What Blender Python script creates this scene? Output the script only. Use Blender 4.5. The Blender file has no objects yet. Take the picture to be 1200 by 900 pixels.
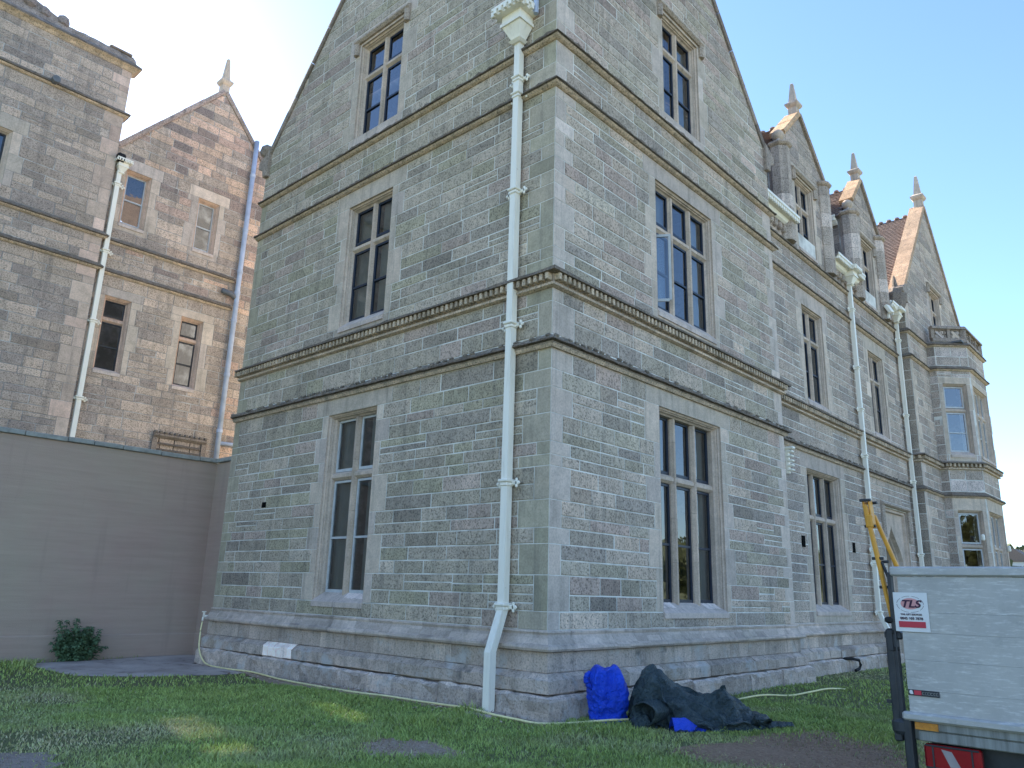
import bpy, math, random
from mathutils import Vector, Matrix
random.seed(11)
SC = bpy.context.scene
COL = SC.collection
rad = math.radians

# ------------------------------------------------------------------ camera
CAM = Vector((-8.452, -7.014, 1.60)); F_PX = 907.6
YAW, PITCH, ROLL = 0.82576, 0.26279, 0.02925
c_dir = Vector((math.sin(YAW)*math.cos(PITCH), math.cos(YAW)*math.cos(PITCH), math.sin(PITCH)))
c_r0 = Vector((math.cos(YAW), -math.sin(YAW), 0)); c_u0 = c_r0.cross(c_dir)
c_right = math.cos(ROLL)*c_r0 + math.sin(ROLL)*c_u0
c_up = -math.sin(ROLL)*c_r0 + math.cos(ROLL)*c_u0
cam = bpy.data.objects.new('camera', bpy.data.cameras.new('camera'))
cam.matrix_world = Matrix(((c_right.x, c_up.x, -c_dir.x, CAM.x), (c_right.y, c_up.y, -c_dir.y, CAM.y),
                           (c_right.z, c_up.z, -c_dir.z, CAM.z), (0, 0, 0, 1)))
cam.data.sensor_width = 36; cam.data.lens = F_PX/1200*36
cam.data.clip_start = .05; cam.data.clip_end = 3000
COL.objects.link(cam); SC.camera = cam

def px_area(p, area, n):
    """rough size in the picture of a face of that area; 0 outside the frame"""
    q = Vector(p)-CAM; w = q.dot(c_dir)
    if w < .5: return 0
    x = 600+F_PX*q.dot(c_right)/w; y = 450-F_PX*q.dot(c_up)/w
    if not (-15 < x < 1215 and -15 < y < 915): return 0
    return area*max(0, -q.normalized().dot(n))*F_PX*F_PX/(q.length_squared)

# ------------------------------------------------------------------ sky, sun, exposure
SUN_EL, SUN_AZ = rad(31.5), rad(12.0)          # azimuth from +Y towards +X
w = bpy.data.worlds.new('World'); SC.world = w; w.use_nodes = True
nt = w.node_tree
sky = nt.nodes.new('ShaderNodeTexSky'); sky.sky_type = 'NISHITA'; sky.sun_disc = False
sky.sun_elevation = SUN_EL; sky.sun_rotation = SUN_AZ
sky.air_density = 1.0; sky.dust_density = 0.22; sky.ozone_density = 4.0; sky.altitude = 50
nt.links.new(sky.outputs[0], nt.nodes['Background'].inputs[0])
nt.nodes['Background'].inputs[1].default_value = 0.10
sd = Vector((math.sin(SUN_AZ)*math.cos(SUN_EL), math.cos(SUN_AZ)*math.cos(SUN_EL), math.sin(SUN_EL)))
sl = bpy.data.lights.new('sun', 'SUN'); sl.energy = 5.0; sl.angle = rad(.53); sl.color = (1, .93, .82)
so = bpy.data.objects.new('sun', sl); so.rotation_euler = sd.to_track_quat('Z', 'Y').to_euler(); so.location = (0, 60, 60)
COL.objects.link(so)
SC.view_settings.view_transform = 'Standard'; SC.view_settings.look = 'None'
SC.view_settings.exposure = 1.95; SC.view_settings.gamma = 1

# ------------------------------------------------------------------ materials
class NT:
    def __init__(s, name):
        s.m = bpy.data.materials.new(name); s.m.use_nodes = True; s.t = s.m.node_tree
        s.b = s.t.nodes['Principled BSDF']
    def n(s, typ, ins=None, **kw):
        q = s.t.nodes.new('ShaderNode'+typ)
        for k, v in kw.items(): setattr(q, k, v)
        for k, v in (ins or {}).items():
            if hasattr(v, 'links') or hasattr(v, 'is_linked'): s.t.links.new(v, q.inputs[k])
            else: q.inputs[k].default_value = v
        return q
    def pos(s): return s.n('NewGeometry').outputs['Position']
    def noise(s, scale, detail=3, rough=.55, vec=None, dist=0):
        return s.n('TexNoise', {'Vector': vec or s.pos(), 'Scale': scale, 'Detail': detail, 'Roughness': rough, 'Distortion': dist}).outputs['Fac']
    def ramp(s, fac, pts):
        r = s.n('ValToRGB', {'Fac': fac}); e = r.color_ramp.elements
        while len(e) < len(pts): e.new(.5)
        for i, (p, c) in enumerate(pts):
            e[i].position = p; e[i].color = (c if len(c) == 4 else (*c, 1)) if hasattr(c, '__len__') else (c, c, c, 1)
        return r.outputs[0]
    def mix(s, fac, a, b, mode='MIX'):
        q = s.n('Mix', data_type='RGBA', blend_type=mode, clamp_result=False)
        for k, v in ((0, fac), (6, a), (7, b)):
            if hasattr(v, 'is_linked'): s.t.links.new(v, q.inputs[k])
            elif k == 0: q.inputs[0].default_value = v
            else: q.inputs[k].default_value = (*v, 1) if hasattr(v, '__len__') else (v, v, v, 1)
        return q.outputs[2]
    def base(s, c, rough=.85, spec=.3, metal=0):
        if hasattr(c, 'is_linked'): s.t.links.new(c, s.b.inputs['Base Color'])
        else: s.b.inputs['Base Color'].default_value = (*c, 1)
        if hasattr(rough, 'is_linked'): s.t.links.new(rough, s.b.inputs['Roughness'])
        else: s.b.inputs['Roughness'].default_value = rough
        s.b.inputs['Specular IOR Level'].default_value = spec; s.b.inputs['Metallic'].default_value = metal
        return s
    def bump(s, h, strength=.5, dist=.02):
        q = s.n('Bump', {'Height': h, 'Strength': strength, 'Distance': dist}); s.t.links.new(q.outputs[0], s.b.inputs['Normal']); return s
    def tint(s): return s.n('Attribute', attribute_name='tint').outputs['Color']

def stone_mat(name, pit, smooth=False, lime=False):
    t = NT(name); tc = t.mix(1, t.tint(), (2.04, 1.71, 1.54), 'MULTIPLY')       # buff sandstone
    a = t.ramp(t.noise(34, 4, .65), [(.34, pit), (.50, 1.0), (.75, 1.16)])
    b = t.ramp(t.noise(5, 4), [(.3, .88), (.7, 1.12)])
    big = t.ramp(t.noise(1.1, 5, .6), [(.32, (.86, .87, .86)), (.55, (1, 1, 1)), (.75, (1.08, 1.05, 1.02))])
    c = t.mix(1, t.mix(1, t.mix(1, tc, a, 'MULTIPLY'), b, 'MULTIPLY'), big, 'MULTIPLY')
    # lichen and algae staining, in blotches
    al = t.ramp(t.noise(.55, 6, .65), [(.58, 0), (.78, .22)])
    c = t.mix(al, c, (.21, .235, .13))
    # rain streaks: stretched noise
    mp = t.n('Mapping', {'Vector': t.pos(), 'Scale': (5, 5, .35)}).outputs[0]
    st = t.ramp(t.noise(1.3, 4, .6, mp), [(.52, 0), (.78, .55)])
    c = t.mix(st, c, (.14, .13, .12))
    if lime:                                     # lime bloom and splashed dirt on the wall foot
        c = t.mix(t.ramp(t.noise(2.1, 6, .7), [(.54, 0), (.66, .75)]), c, (.56, .55, .53)); c = t.mix(t.ramp(t.noise(3.3, 5, .7, t.n('Mapping', {'Vector': t.pos(), 'Location': (4, 2, 7)}).outputs[0]), [(.58, 0), (.72, .7)]), c, (.13, .125, .115))
    t.base(c, .92, .15)
    h = t.mix(.35, t.noise(34 if not smooth else 60, 4, .7), t.noise(9, 3))
    t.bump(h, .25 if smooth else .9, .012 if smooth else .03)
    return t.m
M = {}
M['stone'] = stone_mat('weathered_rubble_stone', .36)
M['dressed'] = stone_mat('dressed_sandstone', .84, True)
M['plinth'] = stone_mat('limed_plinth_stone', .62, False, True)
M['crust'] = stone_mat('crusted_moulding_stone', .42)
t = NT('pale_lime_mortar')
t.base(t.mix(t.ramp(t.noise(1.7, 5), [(.36, 0), (.56, 1)]), t.mix(t.noise(22, 3), (.42, .40, .36), (.54, .52, .48)), (.78, .76, .70)), .95, .1); t.bump(t.noise(60, 3), .4, .01); M['mortar'] = t.m
t = NT('grey_mortar')
t.base(t.mix(t.ramp(t.noise(2.3, 5), [(.48, 0), (.66, 1)]), (.30, .28, .26), (.56, .54, .51)), .95, .1); M['mortar_old'] = t.m
t = NT('window_glass')
wv = t.n('Bump', {'Height': t.noise(3.0, 2), 'Strength': .05, 'Distance': .03}).outputs[0]
fr = t.n('Fresnel', {'IOR': 2.2, 'Normal': wv})
gl = t.n('BsdfGlossy', {'Roughness': .015, 'Color': (.92, .95, 1, 1), 'Normal': wv}); tr = t.n('BsdfTransparent', {'Color': (.55, .60, .60, 1)})
mx = t.n('MixShader', {0: fr.outputs[0], 1: tr.outputs[0], 2: gl.outputs[0]})
t.t.links.new(mx.outputs[0], t.t.nodes['Material Output'].inputs[0]); M['glass'] = t.m
def simple(name, c, rough=.6, spec=.4, metal=0, var=.12, scale=8, bump=0, bscale=40, bdist=.005):
    t = NT(name); k = t.ramp(t.noise(scale, 5, .6), [(.3, 1-var), (.7, 1+var)])
    t.base(t.mix(1, c, k, 'MULTIPLY'), rough, spec, metal)
    if bump: t.bump(t.noise(bscale, 4, .6), bump, bdist)
    M[name] = t.m; return t.m
simple('white_paint', (.90, .87, .80), .42, .45, var=.07, scale=5, bump=.12, bscale=30)
t = NT('painted_iron'); mp = t.n('Mapping', {'Vector': t.pos(), 'Scale': (9, 9, .9)}).outputs[0]
c = t.mix(t.ramp(t.noise(1.6, 5, .65, mp), [(.5, 0), (.78, .6)]), (.93, .88, .77), (.66, .59, .48))
c = t.mix(t.ramp(t.noise(16, 5, .7), [(.66, 0), (.74, .6)]), c, (.36, .22, .13)); t.base(c, .42, .45); t.bump(t.noise(30, 4), .15, .004); M['white_paint'] = t.m
simple('blue_grey_paint', (.42, .47, .58), .5, .4, var=.18, scale=3, bump=.2, bscale=30)
simple('navy_paint', (.018, .028, .05), .4, .4)
simple('white_sash', (.5, .52, .53), .5, .4)
simple('curtain', (.66, .68, .68), .95, .1, var=.08, scale=4)
simple('lead', (.14, .15, .165), .6, .4, var=.2, scale=9, bump=.2)
simple('coping_concrete', (.30, .31, .29), .9, .2, var=.25, scale=7, bump=.4)
simple('black_rubber', (.014, .014, .015), .7, .3)
simple('dark_steel', (.03, .034, .04), .5, .4, var=.3, scale=10)
simple('yellow_paint', (.66, .30, .025), .45, .4, var=.18, scale=12)
simple('red_plastic', (.30, .012, .018), .18, .5)
simple('clear_lens', (.36, .31, .31), .10, .5)
simple('amber_tape', (.55, .22, .03), .45, .4, var=.25, scale=60)
simple('sign_white', (.70, .70, .70), .4, .4, var=.05)
simple('sign_red', (.50, .035, .06), .45, .4, var=.08)
simple('sign_ink', (.05, .018, .045), .5, .3)
simple('hose_yellow', (.86, .76, .40), .45, .4, var=.1)
simple('old_brass', (.30, .22, .10), .45, .4, .8)
simple('leaf', (.09, .15, .075), .55, .35, var=.4, scale=5)
simple('bark', (.08, .06, .045), .9, .1, var=.3)
simple('tree_leaf', (.075, .085, .03), .6, .3, var=.5, scale=.8)
simple('car_red', (.35, .03, .05), .25, .5)
simple('black_void', (.006, .006, .006), .9, .05)
simple('oak', (.05, .03, .02), .6, .3, var=.3, scale=4)

# brown rendered wall: trowel streaks and stains
t = NT('brown_render')
mp = t.n('Mapping', {'Vector': t.pos(), 'Scale': (.6, .6, 9)}).outputs[0]
c = t.mix(t.ramp(t.noise(.5, 6, .65), [(.3, 0), (.7, 1)]), (.43, .305, .255), (.43, .345, .27))
c = t.mix(1, c, t.ramp(t.noise(1.6, 4, .6, mp), [(.3, .94), (.7, 1.05)]), 'MULTIPLY')
mp2 = t.n('Mapping', {'Vector': t.pos(), 'Scale': (3.2, 3.2, .22)}).outputs[0]
c = t.mix(t.ramp(t.noise(1.2, 5, .6, mp2), [(.60, 0), (.80, .35)]), c, (.26, .20, .18))
c = t.mix(t.ramp(t.noise(9, 5, .7), [(.70, 0), (.74, .5)]), c, (.25, .23, .21))
t.base(c, .93, .12); t.bump(t.mix(.5, t.noise(2.2, 5, .6, mp), t.noise(55, 3)), .45, .02); M['render'] = t.m

# plain clay roof tiles, darkened by age in blotches
t = NT('clay_tile')
br = t.n('TexBrick', {'Vector': t.pos(), 'Scale': 1.0})
c = t.mix(t.noise(3.5, 5, .65), (.33, .235, .185), (.19, .145, .13))
c = t.mix(t.ramp(t.noise(14, 3), [(.45, 0), (.7, .6)]), c, (.09, .075, .075))
t.base(c, .85, .2); t.bump(t.noise(30, 3), .5, .01); M['tile'] = t.m

# ground
def ground_mat(name, cols, bump=.7, bs=25):
    t = NT(name)
    c = t.mix(t.ramp(t.noise(1.3, 6, .65), [(.35, 0), (.65, 1)]), cols[0], cols[1])
    c = t.mix(t.ramp(t.noise(17, 5, .7), [(.42, 0), (.68, .85)]), c, cols[2])
    mp = t.n('Mapping', {'Vector': t.pos(), 'Scale': (60, 14, 20), 'Rotation': (0, 0, .7)}).outputs[0]; mq = t.n('Mapping', {'Vector': t.pos(), 'Scale': (60, 14, 20), 'Rotation': (0, 0, 2.1)}).outputs[0]
    c = t.mix(t.ramp(t.noise(1, 3, .6, mp, .6), [(.58, 0), (.66, .7)]), c, tuple(x*1.7 for x in cols[2])); c = t.mix(t.ramp(t.noise(1, 3, .6, mq, .6), [(.60, 0), (.68, .7)]), c, tuple(x*.35 for x in cols[0]))
    t.base(c, .95, .1); t.bump(t.mix(.5, t.noise(bs, 5, .7), t.noise(4, 4)), bump, .08); M[name] = t.m
ground_mat('turf_soil', ((.13, .17, .06), (.16, .17, .08), (.20, .17, .105)))
ground_mat('bare_soil', ((.33, .235, .165), (.38, .29, .215), (.46, .37, .29)), .9, 18)
ground_mat('dark_soil', ((.29, .175, .115), (.35, .225, .155), (.44, .31, .21)), 1, 22)
ground_mat('path_grit', ((.33, .26, .21), (.39, .32, .27), (.25, .20, .165)), .7, 30)
t = NT('concrete_slab')
c = t.mix(t.ramp(t.noise(.9, 6, .7), [(.35, 0), (.66, 1)]), (.36, .295, .265), (.56, .49, .44))
c = t.mix(t.ramp(t.noise(3.4, 5, .7), [(.55, 0), (.72, .8)]), c, (.10, .085, .085))
t.base(c, .9, .2); t.bump(t.noise(26, 5, .7), .5, .02); M['slab'] = t.m
t = NT('grass_blade')
c = t.mix(1, t.tint(), t.ramp(t.noise(2.0, 3), [(.3, .8), (.7, 1.2)]), 'MULTIPLY')
t.base(c, .6, .25); t.b.inputs['Subsurface Weight'].default_value = 0
M['grass'] = t.m

# brushed aluminium with scuffs
t = NT('scuffed_aluminium')
mp = t.n('Mapping', {'Vector': t.pos(), 'Scale': (1, 3.5, 26)}).outputs[0]
c = t.mix(t.ramp(t.noise(2.2, 6, .7), [(.3, 0), (.7, 1)]), (.37, .36, .345), (.50, .485, .46))
c = t.mix(t.ramp(t.noise(3, 6, .75, mp), [(.52, 0), (.72, .85)]), c, (.70, .69, .67))
c = t.mix(t.ramp(t.noise(8, 5, .75), [(.56, 0), (.74, .45)]), c, (.24, .24, .24))
t.base(c, t.ramp(t.noise(5, 4), [(.3, .40), (.7, .62)]), .5, .18); t.bump(t.noise(40, 3, .6, mp), .15, .004); M['alu'] = t.m
t = NT('dirty_galvanised')
mp = t.n('Mapping', {'Vector': t.pos(), 'Scale': (5, 9, .8)}).outputs[0]
c = t.mix(t.ramp(t.noise(3, 5, .7, mp), [(.4, 0), (.68, 1)]), (.30, .31, .30), (.17, .17, .165))
t.base(c, .6, .4, .25); M['galv'] = t.m

# tarpaulins
def tarp(name, a, b, rough):
    t = NT(name)
    c = t.mix(t.ramp(t.noise(4, 5, .6), [(.35, 0), (.65, 1)]), a, b)
    t.base(c, rough, .5); t.bump(t.mix(.4, t.noise(9, 5, .6, dist=1.8), t.noise(26, 4, .6, dist=1.2)), 1.0, .07); M[name] = t.m
tarp('blue_tarp', (.006, .055, .62), (.010, .085, .78), .36)
tarp('dark_tarp', (.030, .050, .055), (.055, .082, .088), .26)

# ------------------------------------------------------------------ mesh helpers
class MB:
    def __init__(s): s.v = []; s.f = []; s.c = []
    def add(s, vs, fs, tint=(.3, .3, .3)):
        o = len(s.v); s.v.extend(vs)
        for i, f in enumerate(fs):
            s.f.append([o+k for k in f]); s.c.append(tint[i] if isinstance(tint, list) else tint)
    def quad(s, a, b, c, d, tint=(.3, .3, .3)): s.add([a, b, c, d], [(0, 1, 2, 3)], tint)
    def merge(s, m):
        o = len(s.v); s.v.extend(m.v); s.f.extend([[o+k for k in f] for f in m.f]); s.c.extend(m.c)
    def box(s, c, size, tint=(.3, .3, .3), rot=None, bev=0.0):
        hx, hy, hz = size[0]/2, size[1]/2, size[2]/2
        if bev <= 0:
            vs = [Vector((x*hx, y*hy, z*hz)) for z in (-1, 1) for y in (-1, 1) for x in (-1, 1)]
            fs = [(0, 2, 3, 1), (4, 5, 7, 6), (0, 1, 5, 4), (2, 6, 7, 3), (0, 4, 6, 2), (1, 3, 7, 5)]
        else:
            vs = []; b = bev
            for sx in (-1, 1):
                for sy in (-1, 1):
                    for sz in (-1, 1):
                        vs += [Vector((sx*hx, sy*(hy-b), sz*(hz-b))), Vector((sx*(hx-b), sy*hy, sz*(hz-b))), Vector((sx*(hx-b), sy*(hy-b), sz*hz))]
            I = lambda x, y, z, a: ((x*2+y)*2+z)*3+a
            fs = []
            for k in (0, 1):
                q = [I(k, 0, 0, 0), I(k, 1, 0, 0), I(k, 1, 1, 0), I(k, 0, 1, 0)]; fs.append(q if k else q[::-1])
                q = [I(0, k, 0, 1), I(0, k, 1, 1), I(1, k, 1, 1), I(1, k, 0, 1)]; fs.append(q if k else q[::-1])
                q = [I(0, 0, k, 2), I(1, 0, k, 2), I(1, 1, k, 2), I(0, 1, k, 2)]; fs.append(q if k else q[::-1])
            E = []
            for i in (0, 1):
                for j in (0, 1):
                    E.append([I(i, j, 0, 0), I(i, j, 0, 1), I(i, j, 1, 1), I(i, j, 1, 0)])
                    E.append([I(i, 0, j, 0), I(i, 1, j, 0), I(i, 1, j, 2), I(i, 0, j, 2)])
                    E.append([I(0, i, j, 1), I(0, i, j, 2), I(1, i, j, 2), I(1, i, j, 1)])
                    for k in (0, 1): E.append([I(i, j, k, 0), I(i, j, k, 1), I(i, j, k, 2)])
            for q in E:
                n = (vs[q[1]]-vs[q[0]]).cross(vs[q[2]]-vs[q[0]]); ce = sum((vs[k] for k in q), Vector())/len(q)
                fs.append(q if n.dot(ce) > 0 else q[::-1])
        c = Vector(c)
        if rot is not None: vs = [rot @ p for p in vs]
        s.add([p+c for p in vs], fs, tint)
    def tube(s, pts, r, n=8, tint=(.3, .3, .3), cap=True, sq=False):
        pts = [Vector(p) for p in pts]; rings = []
        for i, p in enumerate(pts):
            d = (pts[min(i+1, len(pts)-1)]-pts[max(i-1, 0)]).normalized()
            a = d.cross(Vector((0, 0, 1)) if abs(d.z) < .9 else Vector((0, 1, 0))).normalized(); b = d.cross(a)
            rr = r[i] if hasattr(r, '__len__') else r
            rings.append([p+(a*math.cos(2*math.pi*(k+.5)/n)+b*math.sin(2*math.pi*(k+.5)/n))*rr for k in range(n)])
        vs = [q for g in rings for q in g]; fs = []
        for i in range(len(pts)-1):
            for k in range(n):
                k2 = (k+1) % n; fs.append((i*n+k, (i+1)*n+k, (i+1)*n+k2, i*n+k2))
        if cap: fs += [tuple(range(n)), tuple((len(pts)-1)*n+k for k in range(n))[::-1]]
        s.add(vs, fs, tint)
    def lathe(s, c, prof, n=12, tint=(.3, .3, .3), rot=0, cap=True):
        c = Vector(c); vs = []; fs = []
        for r, z in prof:
            for k in range(n):
                a = 2*math.pi*k/n+rot; vs.append(c+Vector((r*math.cos(a), r*math.sin(a), z)))
        for i in range(len(prof)-1):
            for k in range(n):
                k2 = (k+1) % n; fs.append((i*n+k, i*n+k2, (i+1)*n+k2, (i+1)*n+k))
        if cap: fs += [tuple(range(n))[::-1], tuple((len(prof)-1)*n+k for k in range(n))]
        s.add(vs, fs, tint)

def mk(name, mb, mat, parent=None, kind=None, smooth=False, label=None):
    me = bpy.data.meshes.new(name)
    me.from_pydata([tuple(v) for v in mb.v], [], mb.f)
    at = me.attributes.new('tint', 'FLOAT_COLOR', 'CORNER')
    arr = []
    for f, c in zip(mb.f, mb.c): arr.extend((c[0], c[1], c[2], 1.0)*len(f))
    at.data.foreach_set('color', arr)
    if smooth: me.polygons.foreach_set('use_smooth', [True]*len(me.polygons))
    me.materials.append(M[mat] if isinstance(mat, str) else mat)
    o = bpy.data.objects.new(name, me); COL.objects.link(o)
    if parent is not None:
        o.parent = parent; o.matrix_parent_inverse = Matrix.Translation(-PLOC.get(parent.name, Vector()))
    if kind: o['kind'] = kind
    if label: o['label'] = label
    return o
PLOC = {}
def thing(name, label, cat, loc=(0, 0, 0), group=None):
    o = bpy.data.objects.new(name, None); o.empty_display_size = .3; o.location = loc; COL.objects.link(o)
    o['label'] = label; o['category'] = cat
    if group: o['group'] = group
    PLOC[o.name] = Vector(loc)
    return o
def tag(o, label, cat, group=None):
    o['label'] = label; o['category'] = cat
    if group: o['group'] = group
    return o

class Frame:
    """a facade: u runs along it, d out of it, z up"""
    def __init__(s, O, U, N):
        s.O = Vector(O); s.U = Vector(U).normalized(); s.N = Vector(N).normalized()
        s.flip = s.U.cross(Vector((0, 0, 1))).dot(s.N) < 0
    def P(s, u, d, z): return s.O+s.U*u+s.N*d+Vector((0, 0, z))
def inset(poly, b):
    n = len(poly); out = []
    for i in range(n):
        p, a, q = Vector(poly[i-1]), Vector(poly[i]), Vector(poly[(i+1) % n])
        e1 = (a-p).normalized(); e2 = (q-a).normalized()
        n1 = Vector((-e1.y, e1.x)); n2 = Vector((-e2.y, e2.x))
        k = 1+n1.dot(n2)
        out.append(a+(n1+n2)*(b/max(k, .3)))
    return out
def clip(poly, hp):
    """keep the side a*u+b*z<=c of each half plane"""
    for a, b, c in hp:
        out = []
        for i in range(len(poly)):
            p, q = poly[i-1], poly[i]; fp = a*p[0]+b*p[1]-c; fq = a*q[0]+b*q[1]-c
            if (fp <= 0) != (fq <= 0):
                t = fp/(fp-fq); out.append((p[0]+(q[0]-p[0])*t, p[1]+(q[1]-p[1])*t))
            if fq <= 0: out.append(q)
        poly = out
        if len(poly) < 3: return []
    res = []
    for p in poly:
        if not res or (abs(p[0]-res[-1][0])+abs(p[1]-res[-1][1])) > .015: res.append(p)
    if len(res) > 2 and (abs(res[0][0]-res[-1][0])+abs(res[0][1]-res[-1][1])) < .015: res.pop()
    return res if len(res) > 2 else []
def parea(p): return abs(sum(p[i-1][0]*p[i][1]-p[i][0]*p[i-1][1] for i in range(len(p))))/2
def slab(mb, fr, poly, d0, d1, bev, tint, jit=0.0, back=False):
    """a block with the outline poly (ccw in u,z) standing from d0 out to d1"""
    n = len(poly); bev = min(bev, .22*min(max(q[0] for q in poly)-min(q[0] for q in poly), max(q[1] for q in poly)-min(q[1] for q in poly)))
    inn = inset(poly, bev)
    vs = [fr.P(p[0], d0, p[1]) for p in poly]+[fr.P(p[0], d1-bev*.8, p[1]) for p in poly]
    vs += [fr.P(p[0], d1+random.uniform(-jit, jit), p[1]) for p in inn]
    fs = [[2*n+i for i in range(n)]]
    for i in range(n):
        j = (i+1) % n
        fs.append([i, j, n+j, n+i]); fs.append([n+i, n+j, 2*n+j, 2*n+i])
    if back: fs.append([i for i in range(n)][::-1])
    if fr.flip: fs = [f[::-1] for f in fs]
    mb.add(vs, fs, tint)
def rect(u0, u1, z0, z1): return [(u0, z0), (u1, z0), (u1, z1), (u0, z1)]
def sweep(mb, path, prof, tints, step=0, jit=None, zj=0.0):
    """run a profile [(d,z)] along a plan path; outward is to the right of travel"""
    path = [Vector(p) for p in path]; pts = []
    segs = [(path[i+1]-path[i]).normalized() for i in range(len(path)-1)]
    nor = [Vector((d.y, -d.x)) for d in segs]
    for i, p in enumerate(path):
        if i == 0: m = nor[0]
        elif i == len(path)-1: m = nor[-1]
        else: m = (nor[i-1]+nor[i])/(1+nor[i-1].dot(nor[i]))
        pts.append((p, m))
        if step and i < len(path)-1:
            L = (path[i+1]-p).length; k = int(L/step)
            for j in range(1, k): pts.append((p+segs[i]*(L*(j+random.uniform(-.25, .25))/k), nor[i]))
    n = len(prof); vs = []; fs = []; ti = []
    for p, m in pts:
        for k, (d, z) in enumerate(prof):
            a = jit[k] if jit else 0
            dd = d-abs(random.gauss(0, a)) if a else d; zz = z+(random.gauss(0, a*.8) if a else 0)
            q = p+m*dd; vs.append(Vector((q.x, q.y, zz)))
    for i in range(len(pts)-1):
        for k in range(n-1):
            fs.append((i*n+k, i*n+k+1, (i+1)*n+k+1, (i+1)*n+k))
            c = tints[k]; r = random.uniform(.85, 1.15); ti.append((c[0]*r, c[1]*r, c[2]*r))
    fs.append(tuple(range(n))[::-1]); ti.append(tints[0])
    fs.append(tuple((len(pts)-1)*n+k for k in range(n))); ti.append(tints[0])
    # face orientation: profile is listed top to bottom
    mb.add(vs, fs, ti)

# ------------------------------------------------------------------ masonry
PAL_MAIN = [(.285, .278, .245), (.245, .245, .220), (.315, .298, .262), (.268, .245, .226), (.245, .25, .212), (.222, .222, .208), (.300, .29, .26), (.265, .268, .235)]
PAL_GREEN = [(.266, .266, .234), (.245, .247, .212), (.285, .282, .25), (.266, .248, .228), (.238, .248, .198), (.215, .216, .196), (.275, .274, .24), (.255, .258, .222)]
PAL_PINK = [(.36, .305, .25), (.335, .285, .235), (.28, .248, .215), (.20, .18, .17), (.155, .147, .145), (.38, .315, .265), (.26, .225, .205), (.30, .25, .22)]
PAL_TOWER = [(.26, .248, .222), (.23, .222, .205), (.205, .20, .19), (.285, .268, .238), (.245, .234, .212), (.31, .29, .258)]
PAL_FAR = [(.27, .262, .24), (.235, .232, .215), (.30, .288, .26), (.25, .238, .222), (.205, .205, .197)]
def pick(pal, u=0, z=0):
    if callable(pal): pal = pal(u, z)
    c = random.choice(pal); k = random.uniform(.91, 1.09); e = random.random()
    if e < .03: k *= .8
    elif e > .985: k *= 1.22
    return (c[0]*k, c[1]*k, c[2]*k)

def gen_rows(breaks, h=.222):
    rows = []
    for a, b in zip(breaks, breaks[1:]):
        n = max(1, round((b-a)/h)); ws = [random.uniform(.72, 1.28) for _ in range(n)]; s = sum(ws); z = a
        for q in ws:
            rows.append((z, z+q/s*(b-a))); z += q/s*(b-a)
    return rows
def groups(rows, z0, z1, lo=1, hi=3):
    idx = [i for i, r in enumerate(rows) if r[0] >= z0-1e-4 and r[1] <= z1+1e-4]; out = []; k = 0
    while k < len(idx):
        n = random.randint(lo, hi); out.append(idx[k:k+n]); k += n
    return out

class Building:
    def __init__(s, label, cat, loc):
        s.root = thing('stone_building', label, cat, loc); s.items = {}
    def piece(s, name, fr, poly, d0, d1, bev, tint, mat, jit=0):
        s.items.setdefault((name, mat), []).append((fr, poly, d0, d1, bev, tint, jit))
    def flush(s, limits={}, rest={}):
        for (name, mat), L in s.items.items():
            sc = []
            for it in L:
                fr, poly = it[0], it[1]
                cu = sum(p[0] for p in poly)/len(poly); cz = sum(p[1] for p in poly)/len(poly)
                sc.append((px_area(fr.P(cu, it[3], cz), parea(poly), fr.N), it))
            sc.sort(key=lambda q: -q[0]); lim = limits.get(name, 300)
            stuff = MB()
            for i, (a, (fr, poly, d0, d1, bev, tint, jit)) in enumerate(sc):
                if i < lim and a > 12:
                    mb = MB(); slab(mb, fr, poly, d0, d1, bev, tint, jit); mk(name, mb, mat, s.root)
                else: slab(stuff, fr, poly, d0, d1, bev, tint, jit)
            if stuff.f: mk(rest.get(name, 'stonework'), stuff, mat, s.root, kind='stuff')

JOINT = .0095
def wall_face(b, fr, W, ztop, holes, hp=(), zb=0.0, mat='mortar', d=.001, u0=0.0, name='wall'):
    us = sorted({u0, W, *[h[k] for h in holes for k in (0, 1)]}); zs = sorted({zb, ztop, *[h[k] for h in holes for k in (2, 3)]})
    mb = MB()
    for ua, ub in zip(us, us[1:]):
        for za, zb_ in zip(zs, zs[1:]):
            cu, cz = (ua+ub)/2, (za+zb_)/2
            if any(h[0] < cu < h[1] and h[2] < cz < h[3] for h in holes): continue
            p = clip(rect(ua, ub, za, zb_), hp) if hp else rect(ua, ub, za, zb_)
            if not p: continue
            f = list(range(len(p)))
            mb.add([fr.P(q[0], d, q[1]) for q in p], [f[::-1] if fr.flip else f])
    return mk(name, mb, mat, b.root)

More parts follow.
